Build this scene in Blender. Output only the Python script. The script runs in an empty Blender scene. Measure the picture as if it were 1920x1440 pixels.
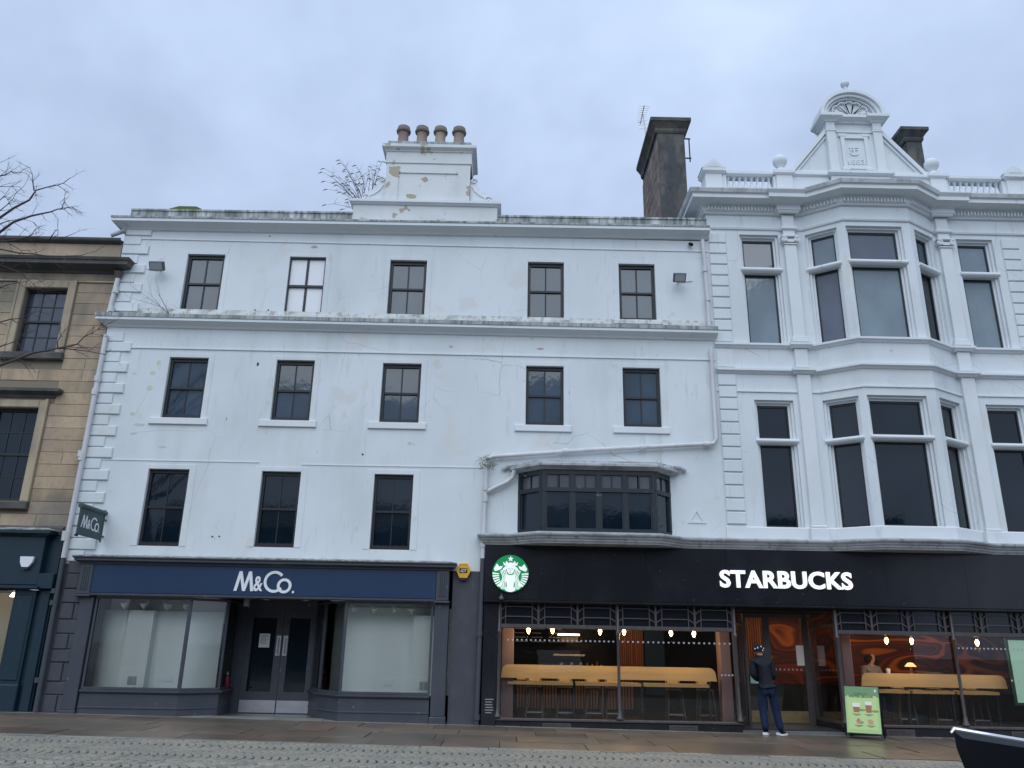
import bpy, bmesh, math, random
from mathutils import Vector, Matrix
import numpy as np
rnd = random.Random(7)
R = math.radians
scn = bpy.context.scene
COL = scn.collection

# ------------------------------------------------------------------ camera, sky, sun, exposure
CAM = Vector((0.0, -18.0, 1.7)); FPX = 1500.0
def cam_axes(pitch, yaw, roll):
    p, y, r = R(pitch), R(yaw), R(roll)
    f = Vector((math.sin(y)*math.cos(p), math.cos(y)*math.cos(p), math.sin(p)))
    ri = Vector((math.cos(y), -math.sin(y), 0)); d = f.cross(ri)
    return (ri*math.cos(r)+d*math.sin(r), -ri*math.sin(r)+d*math.cos(r), f)
RI, DN, FW = cam_axes(18.2116, .2987, -1.08564)
cd = bpy.data.cameras.new('camera'); cam = bpy.data.objects.new('camera', cd); COL.objects.link(cam)
m = Matrix((RI, -DN, -FW)).transposed().to_4x4(); m.translation = CAM; cam.matrix_world = m
cd.sensor_width = 36; cd.lens = 36*FPX/1920; cd.clip_start = .05; cd.clip_end = 3000
scn.camera = cam
scn.view_settings.view_transform = 'Standard'; scn.view_settings.look = 'None'
scn.view_settings.exposure = 0.30; scn.view_settings.gamma = 1; scn.view_settings.use_curve_mapping = False
SUN_EL, SUN_AZ = 52, 190          # overcast: a broad bright patch of cloud behind the viewer
w = bpy.data.worlds.new('World'); scn.world = w; w.use_nodes = True
nt = w.node_tree; N = nt.nodes; L = nt.links; N.clear()
bg = N.new('ShaderNodeBackground'); bg.inputs['Strength'].default_value = .1
out = N.new('ShaderNodeOutputWorld'); L.new(bg.outputs[0], out.inputs[0])
sky = N.new('ShaderNodeTexSky'); sky.sky_type = 'NISHITA'; sky.sun_disc = False
sky.sun_elevation = R(SUN_EL); sky.sun_rotation = R(SUN_AZ)
tc = N.new('ShaderNodeTexCoord'); mp = N.new('ShaderNodeMapping'); mp.inputs['Scale'].default_value = (1.3, 1.3, 1.7)
mp.inputs['Location'].default_value = (.35, .1, .2)
L.new(tc.outputs['Generated'], mp.inputs[0])
nz = N.new('ShaderNodeTexNoise'); nz.inputs['Scale'].default_value = 2.1; nz.inputs['Detail'].default_value = 4.5
nz.inputs['Roughness'].default_value = .56; nz.inputs['Distortion'].default_value = .12; L.new(mp.outputs[0], nz.inputs['Vector'])
rp = N.new('ShaderNodeValToRGB'); L.new(nz.outputs['Fac'], rp.inputs[0])
rp.color_ramp.elements[0].position = .33; rp.color_ramp.elements[0].color = (.300, .378, .525, 1)
rp.color_ramp.elements[1].position = .70; rp.color_ramp.elements[1].color = (.465, .565, .755, 1)
sc10 = N.new('ShaderNodeVectorMath'); sc10.operation = 'SCALE'; sc10.inputs['Scale'].default_value = 10
L.new(rp.outputs[0], sc10.inputs[0])
sx = N.new('ShaderNodeSeparateXYZ'); L.new(tc.outputs['Generated'], sx.inputs[0])
gr = N.new('ShaderNodeMapRange'); L.new(sx.outputs['Z'], gr.inputs[0])
gr.inputs['From Min'].default_value = .3; gr.inputs['From Max'].default_value = 1
gr.inputs['To Min'].default_value = 1.0; gr.inputs['To Max'].default_value = 1.45
sc2 = N.new('ShaderNodeVectorMath'); sc2.operation = 'SCALE'; L.new(sc10.outputs[0], sc2.inputs[0]); L.new(gr.outputs[0], sc2.inputs['Scale'])
mx = N.new('ShaderNodeMix'); mx.data_type = 'RGBA'; mx.inputs['Factor'].default_value = .93
L.new(sky.outputs[0], mx.inputs['A']); L.new(sc2.outputs[0], mx.inputs['B']); L.new(mx.outputs['Result'], bg.inputs['Color'])
sd = bpy.data.lights.new('sun', 'SUN'); sd.energy = 1.5; sd.angle = R(70); sd.color = (.93, .975, 1)
sun = bpy.data.objects.new('sun', sd); COL.objects.link(sun)
az = R(SUN_AZ)
sdir = Vector((math.sin(az)*math.cos(R(SUN_EL)), math.cos(az)*math.cos(R(SUN_EL)), math.sin(R(SUN_EL))))
sun.rotation_euler = (-sdir).to_track_quat('-Z', 'Y').to_euler(); sun.location = (0, -20, 30)

# ------------------------------------------------------------------ measuring helper: photo point -> place on a plane
def ray(px, py): return RI*(px-960)+DN*(py-720)+FW*FPX
def at(px, py, Y=0.0):
    d = ray(px, py); t = (Y-CAM.y)/d.y
    return CAM+d*t
def AX(px, py, Y=0.0): return at(px, py, Y).x
def AZ(px, py, Y=0.0): return at(px, py, Y).z
def at_plane(px, py, A, B):               # vertical plane over plan points A, B -> (s along, z)
    d = ray(px, py); u = (Vector(B)-Vector(A)).normalized(); n = Vector((-u.y, u.x))
    t = (n.dot(Vector(A))-n.dot(CAM.xy))/n.dot(d.xy); p = CAM+d*t
    return (p.xy-Vector(A)).dot(u), p.z
def zg(x): return .156-.0095*min(max(x, -30), 7)

# ------------------------------------------------------------------ materials
MATS = {}
def mat(name, col, rough=.7, spec=.35, metal=0., layers=(), bump=None, vary=0., emit=None, coat=0., ior=1.5):
    if name in MATS: return MATS[name]
    mt = bpy.data.materials.new(name); mt.use_nodes = True; MATS[name] = mt
    t = mt.node_tree; b = t.nodes['Principled BSDF']
    b.inputs['Roughness'].default_value = rough; b.inputs['Specular IOR Level'].default_value = spec
    b.inputs['Metallic'].default_value = metal; b.inputs['IOR'].default_value = ior
    b.inputs['Coat Weight'].default_value = coat
    c4 = (*col, 1); b.inputs['Base Color'].default_value = c4
    if emit: b.inputs['Emission Color'].default_value = (*emit[0], 1); b.inputs['Emission Strength'].default_value = emit[1]
    src = None
    if layers or bump:
        g = t.nodes.new('ShaderNodeNewGeometry')
    def noise(scale, detail=4, rgh=.55):
        mpn = t.nodes.new('ShaderNodeMapping'); mpn.inputs['Scale'].default_value = scale if hasattr(scale, '__len__') else (scale,)*3
        mpn.inputs['Location'].default_value = (len(t.nodes)*3.17, len(t.nodes)*1.3, len(t.nodes)*.7)
        t.links.new(g.outputs['Position'], mpn.inputs[0])
        n = t.nodes.new('ShaderNodeTexNoise'); n.inputs['Scale'].default_value = 1; n.inputs['Detail'].default_value = detail
        n.inputs['Roughness'].default_value = rgh; t.links.new(mpn.outputs[0], n.inputs['Vector']); return n.outputs['Fac']
    for (scale, lo, hi, lc, k) in layers:
        f = noise(scale); r = t.nodes.new('ShaderNodeMapRange'); t.links.new(f, r.inputs[0])
        r.inputs['From Min'].default_value = lo; r.inputs['From Max'].default_value = hi
        r.inputs['To Min'].default_value = 0; r.inputs['To Max'].default_value = k
        x = t.nodes.new('ShaderNodeMix'); x.data_type = 'RGBA'; t.links.new(r.outputs[0], x.inputs['Factor'])
        if src: t.links.new(src, x.inputs['A'])
        else: x.inputs['A'].default_value = c4
        x.inputs['B'].default_value = (*lc, 1); src = x.outputs['Result']
    if vary:
        oi = t.nodes.new('ShaderNodeObjectInfo'); r = t.nodes.new('ShaderNodeMapRange'); t.links.new(oi.outputs['Random'], r.inputs[0])
        r.inputs['To Min'].default_value = 1-vary; r.inputs['To Max'].default_value = 1+vary
        s = t.nodes.new('ShaderNodeVectorMath'); s.operation = 'SCALE'; t.links.new(r.outputs[0], s.inputs['Scale'])
        if src: t.links.new(src, s.inputs[0])
        else: s.inputs[0].default_value = col
        src = s.outputs[0]
    if src: t.links.new(src, b.inputs['Base Color'])
    if bump:
        f = noise(bump[0], 6); bp = t.nodes.new('ShaderNodeBump'); bp.inputs['Strength'].default_value = bump[1]
        bp.inputs['Distance'].default_value = bump[2] if len(bump) > 2 else .01
        t.links.new(f, bp.inputs['Height']); t.links.new(bp.outputs[0], b.inputs['Normal'])
    return mt
def glass_mat(name, tint=(.9, .95, .95), refl=1.0, rough=0.0):
    mt = bpy.data.materials.new(name); mt.use_nodes = True; MATS[name] = mt
    t = mt.node_tree; t.nodes.clear(); o = t.nodes.new('ShaderNodeOutputMaterial')
    tr = t.nodes.new('ShaderNodeBsdfTransparent'); tr.inputs[0].default_value = (*tint, 1)
    gl = t.nodes.new('ShaderNodeBsdfGlossy'); gl.inputs['Roughness'].default_value = rough
    fr = t.nodes.new('ShaderNodeFresnel'); fr.inputs['IOR'].default_value = 1.5
    k = t.nodes.new('ShaderNodeMath'); k.operation = 'MULTIPLY'; k.inputs[1].default_value = refl; t.links.new(fr.outputs[0], k.inputs[0])
    mxs = t.nodes.new('ShaderNodeMixShader'); t.links.new(k.outputs[0], mxs.inputs[0]); t.links.new(tr.outputs[0], mxs.inputs[1]); t.links.new(gl.outputs[0], mxs.inputs[2])
    t.links.new(mxs.outputs[0], o.inputs[0]); return mt
GREY = (.22, .24, .23); MOSS = (.10, .12, .08); OCH = (.40, .33, .24)
WHITE = mat('white_masonry_paint', (.70, .752, .775), .75, .25, layers=[((.5, .5, .35), .42, .68, (.58, .635, .655), .7), ((1.2, 1.2, .22), .56, .76, (.52, .56, .55), .5), ((7, 7, .9), .60, .74, (.52, .55, .55), .5), ((.9, .9, .9), .60, .66, (.66, .67, .66), .8), ((14, 14, 3), .70, .74, (.40, .39, .36), .6),
    ((2.6, 2.6, 2.0), .66, .72, (.60, .57, .52), .6), ((1.1, 1.1, 1.6), .735, .75, (.55, .50, .42), .85)], bump=((3, 3, 3), .35, .012))
def add_cracks(mt, scale=.55, width=.0035, col=(.36, .38, .38), k=.75):
    t = mt.node_tree; b = t.nodes['Principled BSDF']; src = b.inputs['Base Color'].links[0].from_socket
    g = t.nodes.new('ShaderNodeNewGeometry'); n = t.nodes.new('ShaderNodeTexNoise'); n.inputs['Scale'].default_value = 1.6; n.inputs['Detail'].default_value = 6; t.links.new(g.outputs['Position'], n.inputs['Vector'])
    ad = t.nodes.new('ShaderNodeMix'); ad.data_type = 'VECTOR'; ad.inputs['Factor'].default_value = .16; t.links.new(g.outputs['Position'], ad.inputs['A']); t.links.new(n.outputs['Color'], ad.inputs['B'])
    v = t.nodes.new('ShaderNodeTexVoronoi'); v.feature = 'DISTANCE_TO_EDGE'; v.inputs['Scale'].default_value = scale; t.links.new(ad.outputs['Result'], v.inputs['Vector'])
    r = t.nodes.new('ShaderNodeMapRange'); t.links.new(v.outputs['Distance'], r.inputs[0]); r.inputs['From Min'].default_value = 0; r.inputs['From Max'].default_value = width; r.inputs['To Min'].default_value = 1; r.inputs['To Max'].default_value = 0
    n2 = t.nodes.new('ShaderNodeTexNoise'); n2.inputs['Scale'].default_value = .45; t.links.new(g.outputs['Position'], n2.inputs['Vector'])
    r2 = t.nodes.new('ShaderNodeMapRange'); t.links.new(n2.outputs['Fac'], r2.inputs[0]); r2.inputs['From Min'].default_value = .50; r2.inputs['From Max'].default_value = .60; r2.inputs['To Max'].default_value = k
    mu = t.nodes.new('ShaderNodeMath'); mu.operation = 'MULTIPLY'; t.links.new(r.outputs[0], mu.inputs[0]); t.links.new(r2.outputs[0], mu.inputs[1])
    x = t.nodes.new('ShaderNodeMix'); x.data_type = 'RGBA'; t.links.new(mu.outputs[0], x.inputs['Factor']); t.links.new(src, x.inputs['A']); x.inputs['B'].default_value = (*col, 1); t.links.new(x.outputs['Result'], b.inputs['Base Color'])
add_cracks(WHITE)
TRIM = mat('white_trim_paint', (.72, .762, .785), .7, .25, layers=[((.8, .8, 1.1), .45, .75, (.60, .64, .66), .5), ((5, 5, 1.2), .64, .74, (.46, .48, .47), .5)], bump=((8, 8, 8), .2, .006))
CHIM = mat('flaking_white_paint', (.70, .73, .73), .8, .2, layers=[((1.4, 1.4, .9), .42, .72, (.52, .56, .56), .5), ((1.5, 1.5, 1.9), .63, .65, OCH, .85), ((4, 4, 4), .66, .72, (.25, .25, .24), .5)], bump=((6, 6, 6), .3, .01))
STAIN = mat('algae_stained_paint', (.60, .63, .62), .85, .2, layers=[((2.6, 2.6, .6), .40, .58, (.24, .27, .27), .9), ((9, 9, 1.3), .46, .62, (.12, .14, .13), .8), ((1.0, 1.0, 1), .55, .75, (.20, .23, .15), .6)], bump=((7, 7, 7), .4, .01))
MOULDSHADE = mat('mould_and_shade_paint', (.46, .49, .50), .8, .2, layers=[((2.2, 2.2, 1.2), .40, .66, (.30, .33, .32), .85), ((6, 6, .8), .44, .66, (.13, .145, .14), .75), ((26, 26, 1.6), .56, .70, (.06, .065, .065), .8)], bump=((9, 9, 9), .4, .01))
STREAK = mat('streaked_cornice_paint', (.66, .695, .71), .8, .2, layers=[((1.6, 1.6, 1), .46, .68, (.42, .44, .44), .75), ((5, 5, .7), .52, .72, (.27, .28, .27), .6), ((24, 24, 1.4), .64, .72, (.10, .10, .10), .7), ((.8, .8, .8), .66, .70, (.33, .25, .20), .5)], bump=((9, 9, 9), .4, .01))
SPLASH = mat('mossy_wall_foot_paint', (.70, .72, .71), .8, .2, layers=[((3, 3, 4), .46, .64, (.42, .45, .42), .7), ((9, 9, 7), .53, .62, (.26, .28, .25), .6)], bump=((9, 9, 9), .4, .01))
LEAD = mat('weathered_lead_cornice', (.46, .48, .50), .6, .35, layers=[((2, 2, 5), .42, .66, (.25, .26, .27), .7), ((9, 9, 2), .55, .7, (.14, .15, .15), .6)], bump=((9, 9, 9), .25, .006))
DARKREND = mat('dark_slate_render', (.060, .066, .082), .6, .4, layers=[((3, 3, 3), .45, .7, (.085, .09, .10), .6), ((9, 9, 2), .66, .74, (.16, .17, .18), .35)], bump=((14, 14, 14), .35, .006), vary=.1)
DARKPT = mat('dark_shopfront_paint', (.052, .060, .076), .45, .45, layers=[((2, 2, .8), .45, .7, (.075, .082, .095), .6), ((12, 12, 6), .70, .73, (.35, .36, .37), .6)], bump=((30, 30, 30), .15, .003))
SILLTOP = mat('mildewed_ledge', (.36, .38, .37), .8, .2, layers=[((7, 7, 3), .45, .6, (.12, .13, .12), .85), ((2, 2, 2), .5, .7, (.22, .27, .20), .6)])
NAVY = mat('navy_fascia', (.008, .032, .085), .4, .5, layers=[((1.1, 1.1, .6), .4, .7, (.010, .042, .11), .7), ((14, 14, 2.2), .73, .76, (.28, .32, .38), .55)])
BLKFRAME = mat('black_window_paint', (.018, .022, .028), .45, .4, layers=[((9, 9, 9), .66, .72, (.12, .13, .14), .4)])
BAYFRAME = mat('bay_black_paint', (.016, .024, .032), .4, .45, layers=[((7, 7, 7), .68, .72, (.30, .31, .32), .6)])
GRANITE = mat('black_speckled_granite', (.010, .011, .015), .22, .55, layers=[((1.4, 1.4, .8), .45, .7, (.020, .022, .028), .8), ((22, 22, 12), .70, .73, (.28, .29, .31), .6), ((60, 60, 60), .66, .70, (.10, .105, .12), .5)])
BRONZE = mat('dark_bronze_frame', (.085, .075, .078), .45, .5, metal=.3, layers=[((5, 5, 5), .5, .7, (.13, .12, .12), .5)])
GOLD = mat('brass_kickplate', (.36, .27, .13), .4, .5, metal=.7, layers=[((4, 4, 9), .45, .7, (.18, .14, .08), .6)])
STEEL = mat('brushed_steel', (.52, .53, .56), .4, .5, metal=.75, layers=[((3, 3, 12), .4, .7, (.38, .39, .42), .5)])
STONEW = mat('sandstone_bed', (.24, .205, .155), .9, .2, bump=((12, 12, 12), .4, .01))
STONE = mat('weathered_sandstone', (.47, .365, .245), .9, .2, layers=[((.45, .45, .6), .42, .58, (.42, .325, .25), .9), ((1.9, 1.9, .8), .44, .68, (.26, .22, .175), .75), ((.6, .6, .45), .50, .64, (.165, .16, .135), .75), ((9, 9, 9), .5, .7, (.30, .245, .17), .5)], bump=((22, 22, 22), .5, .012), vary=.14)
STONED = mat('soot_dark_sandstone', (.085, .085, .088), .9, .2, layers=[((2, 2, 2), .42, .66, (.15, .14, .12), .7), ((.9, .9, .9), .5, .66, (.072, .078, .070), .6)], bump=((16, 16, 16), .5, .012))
STONEM = mat('dressed_sandstone', (.46, .385, .275), .85, .2, layers=[((2, 2, .8), .42, .68, (.21, .185, .15), .7)], bump=((20, 20, 20), .3, .006))
CHST = mat('chimney_sandstone', (.24, .19, .165), .9, .2, layers=[((1.8, 1.8, 1.8), .42, .62, (.11, .10, .095), .8), ((5, 5, 5), .5, .68, (.31, .25, .205), .6)], bump=((14, 14, 14), .5, .015), vary=.18)
CHMOSS = mat('sooty_chimney_render', (.085, .090, .092), .95, .1, layers=[((2.4, 2.4, 1.2), .42, .62, (.165, .16, .15), .8), ((7, 7, 3), .5, .66, (.06, .06, .062), .6), ((.8, .8, .8), .52, .68, (.09, .115, .06), .6)], bump=((18, 18, 18), .6, .015))
TEAL = mat('teal_shopfront_paint', (.006, .026, .042), .45, .45, layers=[((1.6, 1.6, .6), .4, .7, (.009, .034, .052), .7), ((8, 8, 8), .72, .75, (.20, .25, .27), .4)])
FRAMEG = mat('dark_green_sash_paint', (.020, .032, .035), .5, .4)
POT = mat('buff_chimney_pot', (.37, .295, .245), .85, .2, layers=[((6, 6, 3), .45, .7, (.24, .185, .155), .7)], vary=.14)
POTRIM = mat('sooty_pot_rim', (.22, .185, .165), .85, .2, vary=.15)
PIPEW = mat('white_painted_pipe', (.62, .63, .65), .5, .4, layers=[((3, 3, 1), .45, .7, (.46, .47, .48), .6)])
PIPED = mat('dark_painted_pipe', (.060, .068, .082), .5, .4)
IRON = mat('rusty_dark_iron', (.05, .042, .04), .7, .3)
OAK = mat('oiled_oak_counter', (.68, .46, .20), .45, .4, layers=[((.8, 9, 14), .42, .66, (.58, .37, .15), .7), ((3, 3, 40), .5, .7, (.74, .52, .25), .5)])
OAKD = mat('dark_oak_stool', (.085, .065, .05), .5, .4)
SLATB = mat('walnut_slat', (.15, .085, .062), .6, .3, vary=.15)
SLATO = mat('terracotta_slat', (.20, .072, .040), .5, .35, vary=.25)
PINKP = mat('plaster_pink_column', (.21, .145, .15), .7, .3)
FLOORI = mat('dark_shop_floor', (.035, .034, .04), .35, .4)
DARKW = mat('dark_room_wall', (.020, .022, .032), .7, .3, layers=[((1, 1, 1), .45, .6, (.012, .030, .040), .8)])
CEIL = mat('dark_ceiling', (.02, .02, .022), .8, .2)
PARTN = mat('pale_display_board', (.84, .88, .85), .7, .25, layers=[((1.2, 1.2, .5), .42, .7, (.72, .76, .75), .6)])
SPOT = mat('white_spotlight', (.7, .7, .7), .5, .4)
BULB = mat('warm_glowing_bulb', (1, .75, .4), .4, .3, emit=((1, .66, .28), 24))
LAMPD = mat('lit_downlight', (1, .85, .6), .4, .3, emit=((1, .72, .38), 9))
GLOW = mat('lit_white_letter', (.9, .92, .92), .5, .3, emit=((.95, 1, 1), .55))
SIGNW = mat('white_letter', (.80, .82, .84), .45, .4)
LOGOG = mat('logo_green', (.0, .27, .085), .45, .4, emit=((0, .5, .12), .12))
LOGOW = mat('logo_white', (.82, .86, .84), .45, .4, emit=((.9, 1, .95), .35))
LOGOD = mat('logo_dark_line', (.10, .22, .16), .5, .3)
SIGNG = mat('slate_green_sign', (.045, .085, .090), .5, .4)
YEL = mat('yellow_alarm_plastic', (.72, .40, .030), .45, .4)
BLUEB = mat('dark_blue_plastic', (.02, .03, .10), .45, .4)
ALW = mat('white_alarm_plastic', (.78, .80, .84), .45, .4)
TWIG = mat('dark_bark', (.085, .073, .072), .9, .2)
TWIG2 = mat('brown_dead_stem', (.15, .128, .11), .9, .2)
LEAF = mat('fern_green', (.075, .125, .045), .7, .3, vary=.3)
COB = mat('wet_granite_sett', (.255, .235, .185), .55, .4, layers=[((2, 2, 2), .42, .66, (.15, .15, .14), .7), ((25, 25, 25), .45, .7, (.29, .28, .26), .6), ((.6, .6, .6), .5, .7, (.20, .185, .15), .6)], bump=((40, 40, 40), .4, .006), vary=.22)
JOINT = mat('dark_sett_joint', (.075, .072, .064), .8, .2, bump=((30, 30, 30), .4, .005))
SLAB = mat('wet_brown_paving', (.165, .122, .088), .34, .45, layers=[((1.3, 1.3, 1.3), .42, .66, (.085, .072, .056), .7), ((5, 1.2, 5), .5, .7, (.15, .112, .09), .6), ((.5, .9, .5), .48, .62, (.105, .100, .078), .8)], bump=((9, 9, 9), .25, .006), vary=.22)
SLABG = mat('pale_kerb_flag', (.23, .225, .20), .5, .4, layers=[((2, 2, 2), .42, .66, (.15, .15, .13), .7)], bump=((12, 12, 12), .3, .006), vary=.22)
GROUND = mat('street_ground', (.09, .088, .082), .6, .3)
RECF = mat('grey_threshold_floor', (.16, .16, .165), .4, .4, layers=[((2, 2, 2), .42, .66, (.10, .10, .105), .7)])
CARP = mat('gloss_black_car_paint', (.006, .008, .012), .12, .5, coat=.6)
CARM = mat('black_mirror_plastic', (.008, .010, .014), .35, .45)
CHROME = mat('bright_trim', (.75, .76, .78), .25, .5, metal=.6)
TYRE = mat('tyre_rubber', (.02, .02, .02), .8, .2)
SLATE = mat('slate_roof', (.06, .065, .075), .7, .3, bump=((10, 10, 10), .5, .02))
TERR = mat('dark_terrace_stone', (.085, .082, .080), .9, .2, layers=[((1, 1, 1), .45, .7, (.05, .05, .05), .6)])
SKIN = mat('skin', (.48, .30, .24), .6, .3)
JACK = mat('black_jacket', (.011, .013, .018), .75, .25, bump=((11, 11, 6), .9, .03))
JEAN = mat('dark_blue_jeans', (.010, .021, .050), .85, .2, layers=[((7, 7, 3), .45, .7, (.020, .036, .080), .6)], bump=((12, 12, 7), .9, .025))
SHOE = mat('black_trainer', (.012, .012, .015), .6, .3)
SOLE = mat('white_sole', (.78, .79, .8), .5, .3)
CAPM = mat('dark_cap', (.012, .013, .02), .8, .2)
HAIR = mat('dark_curly_hair', (.020, .013, .012), .8, .3, bump=((40, 40, 40), .9, .02))
GREYT = mat('grey_jumper', (.21, .20, .185), .85, .2)
POSTG = mat('poster_green', (.42, .60, .25), .55, .3); POSTD = mat('poster_sage', (.17, .31, .15), .55, .3); POSTL = mat('poster_lime', (.50, .66, .29), .55, .3)
INK = mat('poster_ink', (.02, .04, .02), .6, .2); CUPB = mat('cup_brown', (.36, .17, .09), .6, .3); CUPW = mat('cup_foam', (.78, .80, .74), .6, .3); CUPS = mat('print_shadow_green', (.20, .34, .12), .6, .2); COOK = mat('cake_tan', (.56, .35, .18), .6, .3)
PAPER = mat('paper_notice', (.70, .72, .74), .7, .2); MINT = mat('mint_sticker', (.32, .55, .47), .6, .3); DOTM = mat('frosted_dot', (.42, .41, .44), .6, .3)
RED = mat('fire_red', (.13, .010, .018), .4, .4)
SCREEN = mat('pale_green_screen', (.36, .56, .44), .5, .3, emit=((.5, .8, .62), .2)); SCRF = mat('dark_green_frame', (.015, .06, .04), .45, .4)
MOSSC = mat('moss_clump', (.13, .16, .06), .95, .1, bump=((20, 20, 20), .8, .02))
G_CLEAR = glass_mat('shop_window_glass', (.97, .985, .98), .9)
G_COFFEE = glass_mat('coffee_window_glass', (.97, .965, .965), .8)
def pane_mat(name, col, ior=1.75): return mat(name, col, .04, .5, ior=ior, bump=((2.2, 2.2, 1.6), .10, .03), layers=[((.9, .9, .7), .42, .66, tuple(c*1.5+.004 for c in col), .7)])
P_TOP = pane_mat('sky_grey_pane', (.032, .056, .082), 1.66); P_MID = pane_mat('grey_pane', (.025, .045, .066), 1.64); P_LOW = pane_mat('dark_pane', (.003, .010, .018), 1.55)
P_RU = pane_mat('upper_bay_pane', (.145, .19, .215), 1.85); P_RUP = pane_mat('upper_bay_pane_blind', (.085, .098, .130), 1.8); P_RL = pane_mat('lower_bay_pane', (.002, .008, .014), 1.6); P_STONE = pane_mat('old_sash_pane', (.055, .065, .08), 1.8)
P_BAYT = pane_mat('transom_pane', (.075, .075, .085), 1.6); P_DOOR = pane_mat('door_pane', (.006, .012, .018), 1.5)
P_BLIND = mat('white_blind_pane', (.80, .82, .85), .5, .3, layers=[((6, 6, 6), .70, .73, (.3, .32, .33), .6)])

def mural_mat():
    mt = bpy.data.materials.new('swirling_orange_mural'); mt.use_nodes = True; t = mt.node_tree; b = t.nodes['Principled BSDF']
    g = t.nodes.new('ShaderNodeNewGeometry'); mpn = t.nodes.new('ShaderNodeMapping'); mpn.inputs['Scale'].default_value = (.42, .42, 1.0); t.links.new(g.outputs['Position'], mpn.inputs[0])
    n = t.nodes.new('ShaderNodeTexNoise'); n.inputs['Scale'].default_value = 1.1; n.inputs['Detail'].default_value = 1.5; n.inputs['Distortion'].default_value = .8; t.links.new(mpn.outputs[0], n.inputs['Vector'])
    k = t.nodes.new('ShaderNodeMath'); k.operation = 'MULTIPLY'; k.inputs[1].default_value = 5.0; t.links.new(n.outputs['Fac'], k.inputs[0])
    f = t.nodes.new('ShaderNodeMath'); f.operation = 'FRACT'; t.links.new(k.outputs[0], f.inputs[0])
    r = t.nodes.new('ShaderNodeValToRGB'); t.links.new(f.outputs[0], r.inputs[0]); e = r.color_ramp.elements
    e[0].position = 0; e[0].color = (.06, .012, .012, 1); e[1].position = 1; e[1].color = (.05, .010, .016, 1)
    for p, c in ((.10, (.15, .022, .020)), (.22, (.42, .13, .022)), (.33, (.34, .075, .018)), (.40, (.05, .010, .014)), (.60, (.085, .016, .030)), (.70, (.016, .007, .012)), (.80, (.19, .030, .022))):
        x = e.new(p); x.color = (*c, 1)
    t.links.new(r.outputs[0], b.inputs['Base Color']); b.inputs['Roughness'].default_value = .6
    return mt
MURAL = mural_mat()

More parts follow.
